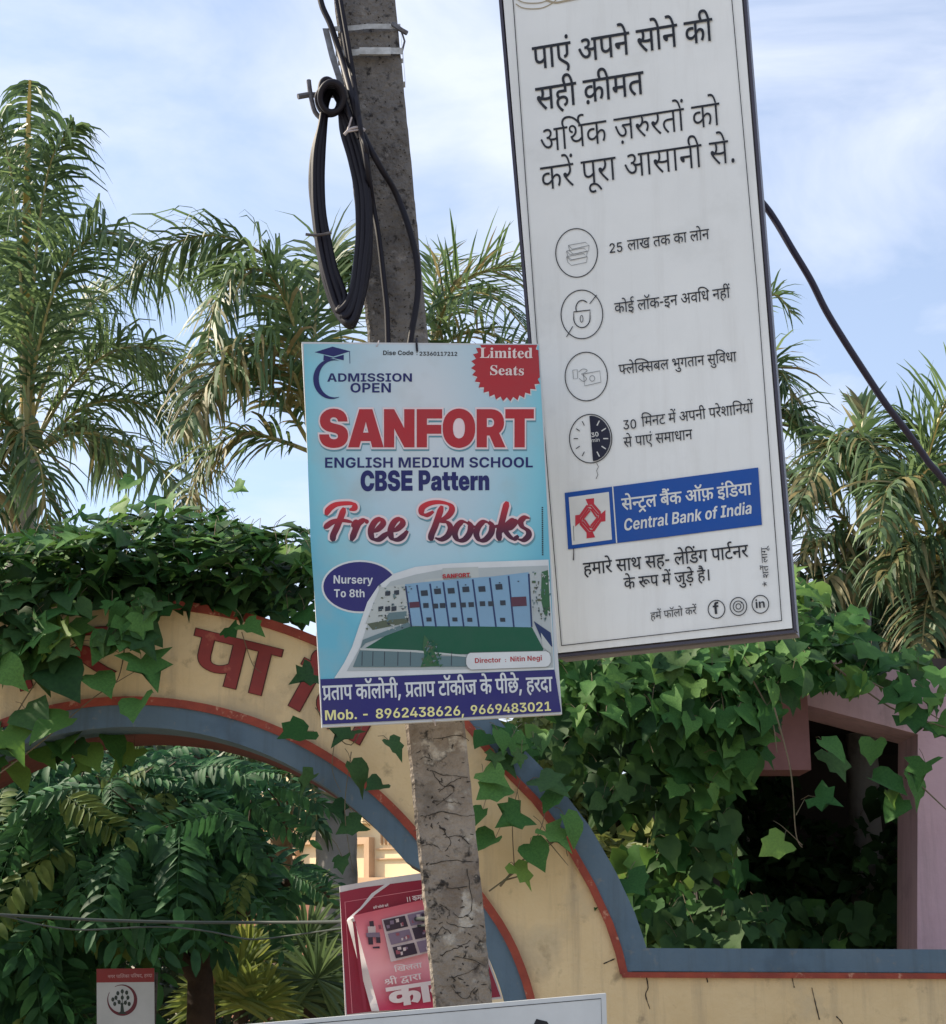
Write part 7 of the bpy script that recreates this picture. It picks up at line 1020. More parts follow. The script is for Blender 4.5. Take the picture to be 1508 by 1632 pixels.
def leafmat(p, nrm, tip, s):
    y = tip - nrm * tip.dot(nrm)
    if y.length < 1e-3: y = Vector((1, 0, 0)) - nrm * nrm.x
    y.normalize(); x = y.cross(nrm); z = nrm
    return Matrix(((x.x * s, y.x * s, z.x * s, p.x), (x.y * s, y.y * s, z.y * s, p.y), (x.z * s, y.z * s, z.z * s, p.z), (0, 0, 0, 1)))
def creeper(name, label, ells, loc, nbig=290, stems=(), extra=()):
    root = empty(name, loc, label, 'creeper')
    L_ = []
    for (cx, cy, rx, ry, n, spx, y0, y1, upness, mi) in ells:
        for _ in range(n):
            while True:
                a, b = rnd(-1, 1), rnd(-1, 1)
                if a * a + b * b < 1: break
            x, y = cx + a * rx, cy + b * ry; Yd = rnd(y0, y1); p = at(x, y, Yd)
            if p.z < .05: continue
            nr = Vector((random.gauss(0, .5), -rnd(.35, 1.0) * (1 - upness) - .08, rnd(.1, .8) + upness * 1.0)).normalized()
            tip = Vector((random.gauss(0, .85), -rnd(.0, .7), -rnd(.15, 1.1)))
            s = spx * Yd / FPX * rnd(.42, 1.08); m_ = mi
            if random.random() < .09: m_ = (1, 1, 0)[mi]
            elif mi == 0 and random.random() < .3: m_ = 2
            L_.append((Yd - s * .5, p, nr, tip, s, m_))
    for (x, y, Yd, s, m_, tx) in extra:
        p = at(x, y, Yd); L_.append((0, p, Vector((rnd(-.6, .6), -.6, rnd(.35, .95))).normalized(), Vector((tx, -.2, -.6)), s * .9 * Yd / FPX, m_))
    L_.sort(key=lambda q: q[0])
    rest = MB()
    for i, (_, p, nr, tip, s, m_) in enumerate(L_):
        k = random.randrange(14); M = leafmat(p, nr, tip, s)
        if i < nbig:
            o = bpy.data.objects.new('leaf', LMESH[k][m_]); COL.objects.link(o); o.parent = root; o.matrix_local = Matrix.Translation(-root.location) @ M
        else:
            v, F = LS[k]; b = len(rest.v); rest.v += [tuple(M @ q) for q in v]; rest.f += [tuple(b + j for j in f) for f in F]; rest.m += [m_] * len(F)
    if rest.v: tag(rest.build('leaf_mass', [M_leaf, M_leafy, M_leafd], root, True), kind='stuff')
    sm = MB()
    # petioles for a third of the leaves and wandering stems
    for i, (_, p, nr, tip, s, m_) in enumerate(L_):
        if i % 2 == 0 or i < 160:
            q = p + Vector((rnd(-.06, .06), rnd(.01, .08), rnd(-.02, .10))); mid = (p + q) / 2 + Vector((0, 0, .012)); sm.tube([p, mid, q], .0017, 3, cap=False)
    for s_, Yd, w in stems:
        P = smoothpath([at(x + rnd(-3, 3), y + rnd(-3, 3), Yd + rnd(-.05, .05)) for x, y in s_], 6); sm.tube(P, [w * (1 - .6 * i / len(P)) for i in range(len(P))], 5)
    tag(sm.build('stem', M_stem, root), kind='stuff')
    return root
random.seed(5)
# creeper lying over the arch (photo rows 780-1000) with strands hanging on the face
creeper('arch_creeper', 'leafy green creeper heaped along the top of the yellow arch, left of the pole', [
    (90, 895, 170, 48, 190, 52, 7.35, 8.5, .8, 0), (260, 872, 190, 52, 230, 52, 7.3, 8.5, .8, 0), (400, 890, 130, 50, 170, 50, 7.3, 8.5, .7, 0), (480, 930, 60, 55, 70, 48, 7.3, 8.3, .5, 0),
    (150, 930, 200, 30, 150, 52, 7.5, 8.4, .35, 2), (350, 945, 170, 32, 130, 52, 7.5, 8.4, .35, 2), (40, 960, 90, 40, 60, 52, 7.3, 8.2, .3, 2), (250, 855, 260, 26, 110, 46, 7.7, 8.9, .8, 2),
    (20, 1010, 70, 50, 24, 56, 7.3, 7.5, .1, 0), (70, 1000, 60, 45, 22, 56, 7.3, 7.5, .1, 0), (190, 1000, 40, 40, 10, 54, 7.3, 7.5, .1, 0), (60, 1190, 90, 40, 16, 48, 7.5, 8.0, .1, 0), (215, 970, 60, 22, 10, 52, 7.3, 7.5, .1, 0), (250, 822, 150, 24, 30, 46, 7.5, 8.6, .7, 0), (-150, 920, 160, 80, 160, 54, 7.3, 8.5, .5, 0)],
    at(250, 1000, 7.7), 290,
    stems=[([(200, 990), (195, 1040), (188, 1080), (170, 1100)], 7.45, .004), ([(10, 1160), (70, 1070), (130, 1020), (190, 1040)], 7.45, .0035), ([(-40, 1260), (60, 1185), (150, 1110), (230, 1060)], 7.42, .004), ([(350, 1180), (390, 1020), (430, 960)], 7.9, .003), ([(385, 1010), (400, 1055), (418, 1070)], 7.5, .0025),
           ([(500, 1130), (560, 1190), (600, 1100), (640, 1060)], 7.45, .003), ([(560, 1200), (548, 1290), (560, 1390)], 7.4, .0025), ([(540, 1150), (530, 1220), (545, 1260)], 7.42, .0025)],
    extra=[(225, 1050, 7.4, 75, 0, .3), (180, 1015, 7.4, 60, 0, -.3), (85, 1065, 7.4, 85, 2, .5), (150, 1075, 7.4, 62, 0, .4), (25, 1030, 7.4, 66, 0, -.3), (70, 1000, 7.4, 62, 0, .2), (110, 1145, 7.35, 82, 1, -.6), (40, 1130, 7.4, 75, 2, .6), (225, 1115, 7.38, 66, 0, .1), (6, 1165, 7.35, 70, 1, .5),
           (135, 1190, 7.8, 55, 1, .4), (170, 1170, 7.8, 60, 0, .8), (215, 1195, 7.9, 58, 1, -.4), (60, 1185, 7.8, 55, 1, .5), (15, 1225, 7.8, 52, 1, .8), (490, 1165, 7.38, 62, 0, -.8), (560, 1165, 7.4, 50, 2, -.4), (620, 1180, 7.4, 42, 2, .7), (560, 1215, 7.4, 58, 2, .8), (500, 1235, 7.45, 44, 2, -.8), (610, 1250, 7.4, 42, 2, -.6), (530, 1280, 7.4, 44, 2, .3), (575, 1310, 7.4, 48, 2, -.9), (545, 1365, 7.4, 34, 2, .1),
           (190, 800, 7.8, 48, 1, .5), (215, 765, 7.9, 40, 0, -.6), (230, 800, 7.9, 52, 0, .6), (375, 775, 7.9, 34, 0, .9), (265, 795, 7.8, 40, 0, .4), (500, 1075, 7.4, 50, 2, -.9), (390, 995, 7.4, 46, 0, .8), (200, 965, 7.4, 44, 0, -.8), (500, 880, 7.4, 60, 1, .1), (365, 1000, 7.45, 40, 0, .5)])
# creeper right of the pole
creeper('wall_creeper', 'dense green creeper hanging below the bank board, over the coping right of the pole', [
    (950, 1085, 100, 70, 170, 50, 7.9, 9.0, .15, 0), (1070, 1090, 130, 75, 240, 50, 7.8, 8.9, .1, 0), (1200, 1110, 60, 50, 40, 50, 7.8, 8.3, .1, 0), (1330, 1070, 80, 30, 26, 48, 8.1, 8.5, .1, 0), (1470, 1090, 60, 40, 12, 48, 8.1, 8.5, .1, 0), (1010, 1210, 100, 80, 90, 50, 8.0, 9.2, .05, 2), (1110, 1200, 80, 80, 100, 52, 8.0, 8.8, .0, 0), (1190, 1050, 110, 45, 110, 50, 7.8, 8.7, .25, 0),
    (1290, 1005, 90, 45, 100, 48, 8.0, 8.8, .35, 0), (1080, 1390, 90, 70, 75, 48, 8.4, 9.2, .05, 0), (1120, 1470, 130, 40, 110, 46, 8.3, 9.2, .2, 2), (1300, 1475, 130, 34, 110, 50, 9.3, 10.5, .15, 2), (1100, 1310, 60, 70, 50, 50, 8.2, 9.2, .0, 2), (1390, 1045, 100, 20, 26, 48, 8.3, 8.6, .3, 0),
    (820, 1180, 60, 30, 18, 50, 7.4, 8.2, .1, 0), (1250, 960, 60, 40, 40, 46, 8.0, 8.8, .4, 1), (1165, 1150, 50, 60, 44, 50, 7.9, 8.3, 0, 0), (1400, 1350, 40, 100, 26, 36, 10, 12.5, 0, 2), (930, 1190, 40, 60, 30, 50, 8, 8.6, 0, 2)],
    at(1100, 1500, 8.3), 290,
    stems=[([(1235, 1130), (1262, 1230), (1270, 1330), (1278, 1350)], 7.8, .0045), ([(1278, 1350), (1250, 1320), (1232, 1308)], 7.8, .0022), ([(1268, 1300), (1285, 1270)], 7.8, .002), ([(1330, 1060), (1420, 1130), (1508, 1160)], 8.2, .006), ([(1380, 1080), (1440, 1110), (1500, 1150)], 8.2, .006), ([(1460, 1240), (1500, 1280), (1508, 1290)], 8.2, .005), ([(800, 1410), (840, 1365), (895, 1335)], 7.5, .006), ([(780, 1420), (830, 1385), (890, 1340), (905, 1365)], 7.5, .004), ([(820, 1385), (815, 1300), (830, 1240)], 7.48, .003), ([(840, 1370), (860, 1320), (870, 1280)], 7.48, .003), ([(800, 1405), (825, 1400), (838, 1395)], 7.5, .005), ([(870, 1340), (890, 1360), (908, 1380)], 7.5, .003),
           ([(1200, 1080), (1230, 1140), (1240, 1200)], 7.85, .005)],
    extra=[(1250, 1340, 7.8, 58, 1, -.9), (1300, 1270, 7.8, 52, 0, .9), (1390, 1240, 8.2, 64, 0, .7), (1310, 1180, 8.0, 56, 0, .5), (1320, 1200, 8.1, 60, 2, .3), (1440, 1140, 8.2, 66, 0, .8), (1475, 1215, 8.2, 52, 0, -.3), (1450, 1235, 8.2, 56, 0, .2), (1440, 1275, 8.2, 52, 0, -.7), (1415, 1260, 8.2, 44, 1, .5), (1395, 1180, 8.2, 48, 0, -.2), (1495, 1150, 8.2, 44, 0, .4),
           (800, 1250, 7.4, 62, 0, -.7), (770, 1290, 7.4, 50, 0, -.6), (830, 1295, 7.42, 60, 0, -.8), (870, 1325, 7.42, 56, 0, .6), (790, 1335, 7.42, 58, 0, -.7), (845, 1345, 7.42, 52, 0, .3), (820, 1380, 7.42, 50, 1, .6), (900, 1300, 7.45, 54, 0, .4), (770, 1230, 7.42, 54, 0, .7), (895, 1255, 7.5, 60, 0, -.4), (860, 1240, 7.5, 60, 2, .6), (960, 1410, 7.7, 58, 0, -.2), (1000, 1400, 7.7, 60, 0, .4), (925, 1385, 7.7, 50, 0, -.6)])

# --- compound (pinnate) leaves of the garden tree
def pinnate(k):
    rr = random.Random(k + 40); v = []; F = []; n = rr.choice((9, 10, 11, 12)); Lr = 1.0
    pts = []
    for i in range(n * 2 + 2):
        t = i / (n * 2 + 1); pts.append(Vector((.05 * math.sin(t * 3 + k), t * Lr, .10 * math.sin(t * 2.2) - .30 * t * t)))
    def quadstrip(a, b, w):
        s = Vector((w, 0, 0)); i0 = len(v); v.extend([a - s, a + s, b + s, b - s, a + Vector((0, 0, w)), b + Vector((0, 0, w))]); F.extend([(i0, i0 + 1, i0 + 2, i0 + 3), (i0, i0 + 3, i0 + 5, i0 + 4), (i0 + 1, i0 + 4, i0 + 5, i0 + 2)])
    for a, b in zip(pts, pts[1:]): quadstrip(a, b, .006)
    def leaflet(p, d, l, w, dr):
        side = Vector((d.y, -d.x, 0)).normalized(); i0 = len(v); prof = [(0, 0), (.22, .8), (.5, 1), (.78, .75), (1, 0)]
        mid = []; 
        for t, q in prof:
            c = p + d * l * t + Vector((0, 0, -dr * l * t * t)); v.append(c)
            if 0 < q: v.append(c + side * w * q + Vector((0, 0, w * .45 * q))); v.append(c - side * w * q + Vector((0, 0, w * .45 * q)))
        a = i0; F.extend([(a, a + 2, a + 1), (a, a + 1, a + 3)])
        for s_ in (0, 1):
            m0, m1 = a + 1 + 3 * s_, a + 4 + 3 * s_
            F.extend([(m0, m0 + 1, m1 + 1, m1), (m0, m1, m1 + 2, m0 + 2)])
        m = a + 7; F.extend([(m, m + 1, m + 3), (m, m + 3, m + 2)])
    for i in range(n):
        t = .13 + .82 * i / (n - 1); p = pts[int(t * (len(pts) - 1))]; l = .27 * (1 - .35 * abs(t - .45) * 1.6) * rr.uniform(.85, 1.1)
        for s in (-1, 1):
            ang = R(rr.uniform(52, 72)); leaflet(p, Vector((s * math.sin(ang), math.cos(ang), -.1)).normalized(), l, l * .19, rr.uniform(.15, .5))
    leaflet(pts[-1], Vector((0, 1, -.3)).normalized(), .22, .045, .2)
    return v, F
PV = [pinnate(k) for k in range(6)]; PM_ = []
M_pin2 = mat('young_pinnate_leaf', (.12, .19, .05), .6, (.07, .13, .04), 8, island=.4, transl=.3, spec=.15)
for v, F in PV + PV[:2]:
    me = bpy.data.meshes.new('compound_leaf'); me.from_pydata([tuple(q) for q in v], [], F); me.materials.append(M_pin if len(PM_) < 6 else M_pin2); me.polygons.foreach_set('use_smooth', [True] * len(F)); PM_.append(me)
def pintree(name, label, loc, ells, trunk, nbig=280):
    root = empty(name, loc, label, 'tree'); L_ = []
    for (cx, cy, rx, ry, n, spx, y0, y1) in ells:
        for _ in range(n):
            while True:
                a, b = rnd(-1, 1), rnd(-1, 1)
                if a * a + b * b < 1: break
            Yd = rnd(y0, y1); p = at(cx + a * rx, cy + b * ry, Yd)
            if p.z < .1: continue
            L_.append((Yd, p, spx * Yd / FPX * rnd(.75, 1.2), a))
    L_.sort(key=lambda q: q[0]); rest = MB(); br = MB()
    for i, (Yd, p, s, a) in enumerate(L_):
        tip = Vector((a * .7 + random.gauss(0, .75), -rnd(-.1, .6), -rnd(.1, .9))).normalized(); nr = Vector((random.gauss(0, .3), -rnd(.3, 1), rnd(.3, .9))).normalized()
        M = leafmat(p, nr, tip, s); k = random.randrange(6)
        if i < nbig:
            o = bpy.data.objects.new('compound_leaf', PM_[k if random.random() < .93 else 6 + k % 2]); COL.objects.link(o); o.parent = root; o.matrix_local = Matrix.Translation(-loc) @ M
        else:
            v, F = PV[k]; b = len(rest.v); rest.v += [tuple(M @ q) for q in v]; rest.f += [tuple(b + j for j in f) for f in F]; rest.m += [0] * len(F)
        if i % 3 == 0:
            q = p + Vector((rnd(-.3, .3), rnd(.2, .5), rnd(-.5, .0))); br.tube([p, (p + q) / 2 + Vector((0, 0, .05)), q], [.004, .007, .012], 4)
    if rest.v: tag(rest.build('leaf_mass', M_pin, root, True), kind='stuff')
    tag(br.build('twig', M_twig, root), kind='stuff')
    for t in trunk:
        m_ = MB(); P = smoothpath([at(x, y, Y) for x, y, Y, r_ in t], 5); m_.tube(P, [t[0][3] + (t[-1][3] - t[0][3]) * i / len(P) for i in range(len(P))], 8); m_.build('trunk' if t is trunk[0] else 'limb', M_bark, root, True)
tb = at(316, 1500, 10.0); 
random.seed(21)
pintree('garden_tree', 'dark green tree with feathery paired leaflets filling the left of the arch opening', Vector((tb.x, 10, 0)), [
    (100, 1310, 180, 100, 66, 155, 9.0, 10.4), (230, 1330, 110, 80, 62, 165, 9.0, 10.4), (20, 1440, 90, 70, 26, 155, 9.3, 10.4), (220, 1380, 140, 36, 26, 145, 9.1, 10.4), (310, 1385, 70, 26, 12, 130, 9.0, 10.2), (190, 1225, 200, 36, 70, 120, 9.3, 10.8), (60, 1250, 120, 50, 30, 130, 9.2, 10),
    (440, 1385, 50, 24, 5, 110, 9.1, 9.8), (370, 1260, 60, 26, 12, 110, 9.1, 9.8), (10, 1560, 90, 60, 22, 150, 9.5, 10.8), (100, 1330, 190, 90, 50, 140, 10.4, 11.8), (-150, 1400, 200, 200, 100, 190, 9.4, 11), (120, 1250, 130, 50, 50, 160, 9.5, 11)],
    [[(316, 2050, 10.3, .13), (316, 1800, 10.3, .12), (320, 1600, 10.3, .10), (312, 1450, 10.4, .06), (290, 1300, 10.5, .04)], [(316, 1560, 10.3, .06), (240, 1480, 10.2, .04), (120, 1400, 10.1, .02)], [(316, 1520, 10.3, .05), (400, 1440, 10.1, .035), (470, 1400, 9.8, .02)], [(312, 1500, 10.3, .05), (200, 1400, 10.4, .03), (60, 1300, 10.4, .02)]])

# --- palm fronds
def frond(root, ctrl, ll, n=60, droop=.7, sweep=.55, width=.016, m=0, stiff=0.0, rw=.018, spread=.6, upside=False, seed=0, miss=.05, rach=2, t0=.12):
    """one feather frond; ctrl = world points of its rachis. leaflets droop under their own weight"""
    rr = random.Random(seed); P = smoothpath(ctrl, 10); N_ = len(P); mb = MB()
    mb.tube(P, [rw * (1 - .85 * i / N_) + .002 for i in range(N_)], 5, 2)
    for i in range(n):
        t = t0 + (1 - t0) * i / n; k = t * (N_ - 1); a = int(k); a = min(a, N_ - 2); p = P[a].lerp(P[a + 1], k - a); tan = (P[a + 1] - P[a]).normalized()
        side = tan.cross(Vector((0, 0, 1)))
        if side.length < .15: side = tan.cross(Vector((.25, -1, 0)))
        side.normalize(); nrm = side.cross(tan)
        prof = math.sin(math.pi * min(1, (t * .86 + .10))) ** .6
        for s in (-1, 1):
            if rr.random() < miss: continue
            l = ll * prof * rr.uniform(.62, 1.12) * min(1, .35 + (t - t0) * 6); d = (side * s * spread * rr.uniform(.55, 1.35) + tan * sweep * rr.uniform(.8, 1.3) + nrm * rr.uniform(-.5, .6)).normalized()
            q = p.copy(); v = d.copy(); w = width * rr.uniform(.75, 1.2); segs = 4; b = len(mb.v); dd = droop * rr.uniform(.6, 1.4)
            u_ = v.cross(nrm).normalized()
            u_ = (u_ + nrm * rr.uniform(-.5, .5)).normalized()
            for j in range(segs + 1):
                ww = w * (.55, 1, .9, .6, .08)[j]; mb.v += [tuple(q - u_ * ww), tuple(q + u_ * ww)]
                q = q + v * (l / segs); v = (v + GRAV * dd * (.34 + .16 * j) * (1 - stiff)).normalized()
            mm = 1 if rr.random() < m else 0
            for j in range(segs): mb.f.append((b + 2 * j, b + 2 * j + 1, b + 2 * j + 3, b + 2 * j + 2)); mb.m.append(mm)
    return mb.build('frond', [M_palm, M_palmy, M_rachy if rach == 3 else M_rach], root)
def palm(name, label, tx, ty0, ty1, Y, r0, r1, fr, tm=None, crown=None):
    """trunk from photo row ty1 (towards the ground) up to ty0; fronds as lists of photo points and depth offsets"""
    b = at(tx[1], ty1, Y); root = empty(name, Vector((b.x, Y, 0)), label, 'palm tree')
    top = at(tx[0], ty0, Y); P = []; n = 40
    m_ = MB(); rows = []
    for i in range(n + 1):
        t = i / n; c = Vector((b.x + (top.x - b.x) * t, Y, top.z * t)); r_ = r0 + (r1 - r0) * t + (.006 if i % 2 else 0) + (.10 * max(0, .06 - t) * 10 * .3)
        rows.append([c + Vector((math.cos(q * math.pi / 6) * r_, math.sin(q * math.pi / 6) * r_, 0)) for q in range(12)])
    m_.grid(rows, 0, True); m_.build('trunk', tm or M_ptrunk, root, True)
    if crown:
        m_ = MB(); c0 = top; c1 = at(*crown, Y); m_.tube([c0, c0.lerp(c1, .3), c0.lerp(c1, .8), c1], [r1 * 1.15, r1 * 1.3, r1 * .9, r1 * .4], 10); m_.build('crownshaft', mat('crownshaft_green', (.20, .25, .09), .45, (.15, .19, .07), 3), root, True)
    for i, q in enumerate(fr):
        kw = dict(ll=.8, n=64); kw.update(q[1]); kw['seed'] = i * 13 + int(Y * 7) + int(tx[0])
        frond(root, [at(x, y, Y + dy) for x, y, dy in q[0]], **kw)
    return root
# leftmost palm: tall spear frond with a yellow rachis, curtain leaflets
palm('feather_palm', 'tall feather palm at the left edge with an upright drooping spear frond', (40, 10), 715, 1500, 13.5, .16, .12, [
    ([(42, 700, 0), (44, 560, 0), (42, 400, -.1), (44, 250, -.2), (48, 128, -.3)], dict(ll=.95, n=170, droop=1.5, spread=.62, sweep=-.1, miss=.25, rw=.075, t0=.30, rach=3, width=.016)),
    ([(42, 700, 0), (60, 560, -.3), (100, 430, -.5), (160, 370, -.7), (225, 395, -1.0)], dict(ll=1.0, n=80, droop=1.3, width=.014)),
    ([(42, 700, .3), (90, 560, .5), (150, 480, .8), (230, 440, 1.0), (320, 425, 1.0), (400, 430, 1.0)], dict(ll=.8, n=90, droop=1.5, spread=.9, width=.014)),
    ([(60, 700, .3), (110, 620, .3), (180, 560, .2), (260, 560, .1), (335, 620, 0)], dict(ll=.8, n=80, droop=1.1)),
    ([(60, 720, 0), (130, 650, 0), (210, 640, 0), (290, 680, 0), (350, 760, 0)], dict(ll=.8, n=80, droop=1.0)),
    ([(50, 730, -.3), (120, 690, -.5), (200, 710, -.7), (280, 770, -.9), (330, 850, -1.0)], dict(ll=.75, n=70, droop=.9)),
    ([(60, 700, .6), (110, 600, .8), (180, 550, 1.0), (260, 590, 1.2), (310, 670, 1.3)], dict(ll=.8, n=90, droop=1.2)),
    ([(50, 730, .4), (100, 680, .5), (150, 690, .6), (190, 760, .8)], dict(ll=.7, n=80, droop=1.1, m=.2)),
    ([(30, 700, 0), (-20, 560, 0), (-80, 480, 0), (-150, 500, 0)], dict(ll=.95, n=70, droop=1.3)),
    ([(30, 710, -.5), (-10, 640, -.8), (-60, 600, -1), (-130, 640, -1)], dict(ll=.9, n=70, droop=1.1)),
    ([(30, 720, -.5), (0, 690, -.6), (-40, 700, -.8), (-90, 770, -1)], dict(ll=.8, n=60, droop=1.0)),
    ([(35, 720, -.2), (20, 700, -.6), (30, 690, -.9), (60, 730, -1.1), (72, 800, -1.2), (76, 880, -1.2)], dict(ll=.62, n=80, droop=1.0, m=.35)),
    ([(35, 720, -.2), (10, 720, -.6), (-10, 780, -.9), (-20, 860, -1.1)], dict(ll=.6, n=60, droop=.9, m=.3)),
    ([(42, 700, .5), (30, 560, .6), (10, 400, .6), (-10, 280, .5), (-40, 220, .4)], dict(ll=1.0, n=80, droop=1.2)),
    ([(42, 700, -.2), (50, 520, -.3), (62, 360, -.4), (84, 250, -.5), (120, 200, -.7)], dict(ll=.8, n=90, droop=1.6, miss=.2)),
    ([(42, 700, -.2), (36, 500, -.3), (24, 330, -.4), (4, 210, -.5), (-30, 180, -.6)], dict(ll=.8, n=90, droop=1.6, miss=.2)),
    ([(42, 700, .5), (80, 580, .9), (110, 500, 1.2), (170, 450, 1.6)], dict(ll=.9, n=70, droop=1.2))], crown=(42, 660))
# palm whose grey trunk shows inside the arch, crown left of the pole
palm('royal_palm', 'feather palm with a thick grey trunk inside the arch, crown left of the pole', (532, 548), 790, 1500, 12.2, .165, .13, [
    ([(495, 700, 0), (480, 560, -.1), (440, 450, -.3), (390, 430, -.5), (345, 480, -.7), (330, 560, -.8)], dict(ll=.72, n=90, droop=.9, m=.1)),
    ([(495, 700, 0), (480, 560, .1), (440, 430, .2), (365, 378, .2), (285, 385, .3), (205, 440, .3)], dict(ll=.85, n=100, droop=1.2, spread=.8)),
    ([(495, 700, 0), (470, 600, -.3), (420, 550, -.5), (360, 570, -.8), (320, 640, -1.0)], dict(ll=.78, n=90, droop=1.3, spread=.8, m=.35, width=.018)),
    ([(495, 710, 0), (450, 640, -.3), (390, 600, -.6), (330, 620, -.9), (290, 690, -1.1)], dict(ll=.62, n=80, droop=1.1, m=.45)),
    ([(500, 700, 0), (500, 560, 0), (510, 450, .1), (530, 400, .2), (560, 420, .3)], dict(ll=.7, n=70, droop=.6)),
    ([(500, 710, 0), (540, 620, 0), (600, 560, .1), (660, 560, .2), (720, 620, .3)], dict(ll=.8, n=70, droop=.8)),
    ([(495, 720, 0), (440, 700, -.2), (380, 690, -.3), (330, 730, -.4), (300, 800, -.5)], dict(ll=.6, n=60, droop=.9, m=.3)),
    ([(500, 700, 0), (470, 560, .3), (440, 480, .6), (400, 470, .8)], dict(ll=.6, n=60, droop=.5, m=.2))], crown=(512, 690))
# palm mostly hidden behind pole and signs
palm('feather_palm', 'feather palm showing between the pole and the bank board, stiff leaflets pointing up', (700, 720), 660, 1500, 12.9, .14, .11, [
    ([(690, 580, 0), (700, 500, 0), (730, 455, -.1), (780, 430, -.2), (840, 425, -.3), (930, 450, -.3)], dict(ll=.72, n=70, droop=.35, stiff=.4, sweep=.5, m=.15, width=.013)),
    ([(690, 580, 0), (705, 500, -.2), (735, 470, -.5), (790, 475, -.8), (850, 540, -1.0)], dict(ll=.7, n=60, droop=.8, width=.013)),
    ([(690, 580, 0), (720, 540, -.2), (770, 530, -.5), (830, 560, -.8), (870, 640, -1.0)], dict(ll=.7, n=60, droop=.8, width=.013, m=.2)),
    ([(690, 580, 0), (640, 480, 0), (580, 430, 0), (510, 430, 0), (450, 480, 0)], dict(ll=.7, n=60, droop=.9)),
    ([(690, 580, 0), (690, 500, .3), (695, 440, .5), (705, 400, .7)], dict(ll=.5, n=40, droop=.3, m=.2, width=.012)),
    ([(690, 590, 0), (650, 560, .3), (600, 560, .5), (560, 620, .7)], dict(ll=.7, n=50, droop=1.0, m=.3))])
# right-hand palms
palm('feather_palm', 'feather palm rising behind the right edge of the bank board', (1170, 1170), 760, 1500, 13.0, .14, .11, [
    ([(1175, 740, 0), (1190, 640, 0), (1215, 590, -.1), (1250, 600, -.2), (1275, 680, -.3)], dict(ll=.6, n=60, droop=.7, m=.1)),
    ([(1175, 740, 0), (1180, 600, 0), (1200, 500, 0), (1235, 470, -.1), (1262, 500, -.1)], dict(ll=.42, n=34, droop=.5, width=.01)),
    ([(1175, 740, 0), (1210, 680, 0), (1250, 660, -.1), (1290, 700, -.2), (1310, 790, -.3)], dict(ll=.7, n=70, droop=.9, m=.1)),
    ([(1175, 740, 0), (1140, 600, 0), (1080, 520, 0), (1000, 520, 0)], dict(ll=.7, n=60, droop=.9)),
    ([(1175, 760, 0), (1220, 760, 0), (1270, 800, -.1), (1300, 870, -.2)], dict(ll=.6, n=60, droop=.8, m=.3))])
palm('feather_palm', 'bushy feather palm with a broad hanging frond between the bank board and the right edge', (1360, 1380), 860, 1500, 11.8, .13, .10, [
    ([(1370, 840, 0), (1368, 760, 0), (1366, 710, -.3), (1385, 705, -.7), (1420, 770, -1.0), (1440, 860, -1.2)], dict(ll=.62, n=90, droop=1.2, m=.25, width=.016)),
    ([(1370, 840, 0), (1362, 740, 0), (1345, 705, -.2), (1310, 730, -.5), (1275, 800, -.8)], dict(ll=.6, n=80, droop=1.0, m=.2)),
    ([(1370, 840, 0), (1370, 740, .2), (1376, 660, .3), (1368, 640, .4)], dict(ll=.34, n=40, droop=.2, m=.3, sweep=1.2)),
    ([(1370, 860, 0), (1330, 850, -.2), (1280, 890, -.4), (1240, 960, -.6)], dict(ll=.55, n=80, droop=.7, m=.5)),
    ([(1370, 860, 0), (1400, 850, -.2), (1450, 880, -.4), (1490, 950, -.6)], dict(ll=.55, n=80, droop=.8, m=.3)),
    ([(1370, 860, 0), (1340, 900, -.5), (1300, 950, -.7), (1270, 1020, -.8)], dict(ll=.5, n=80, droop=.6, m=.5)),
    ([(1370, 860, 0), (1390, 900, -.5), (1420, 960, -.7), (1450, 1040, -.8)], dict(ll=.5, n=80, droop=.7, m=.4)),
    ([(1370, 860, .4), (1320, 800, .4), (1260, 780, .4), (1200, 830, .4)], dict(ll=.6, n=70, droop=.8, m=.4)),
    ([(1370, 860, .4), (1420, 780, .4), (1460, 740, .4), (1510, 770, .4)], dict(ll=.6, n=70, droop=.9, m=.1))])
palm('feather_palm', 'feather palm cut by the right edge of the picture, pale rachis leaning up', (1560, 1570), 900, 1500, 11.2, .14, .11, [
    ([(1500, 900, 0), (1465, 800, -.1), (1475, 740, -.2), (1500, 660, -.3), (1530, 600, -.4), (1570, 560, -.4)], dict(ll=.55, n=80, droop=.45, width=.013, rach=3)),
    ([(1530, 900, 0), (1480, 800, -.3), (1450, 760, -.5), (1415, 780, -.7), (1400, 850, -.9)], dict(ll=.55, n=70, droop=.8, m=.1)),
    ([(1530, 900, 0), (1500, 760, 0), (1470, 690, 0), (1430, 660, 0)], dict(ll=.55, n=60, droop=.5, width=.013)),
    ([(1540, 910, 0), (1500, 860, -.3), (1450, 870, -.5), (1400, 930, -.7)], dict(ll=.55, n=80, droop=.9, m=.4)),
    ([(1540, 910, 0), (1510, 900, -.3), (1480, 950, -.5), (1470, 1030, -.7)], dict(ll=.5, n=80, droop=.7, m=.5)),
    ([(1540, 900, 0), (1580, 760, 0), (1640, 700, 0), (1720, 740, 0)], dict(ll=.6, n=60, droop=.9)),
    ([(1540, 920, 0), (1500, 960, -.2), (1440, 1000, -.3), (1390, 1050, -.4)], dict(ll=.45, n=70, droop=.7, m=.7))])
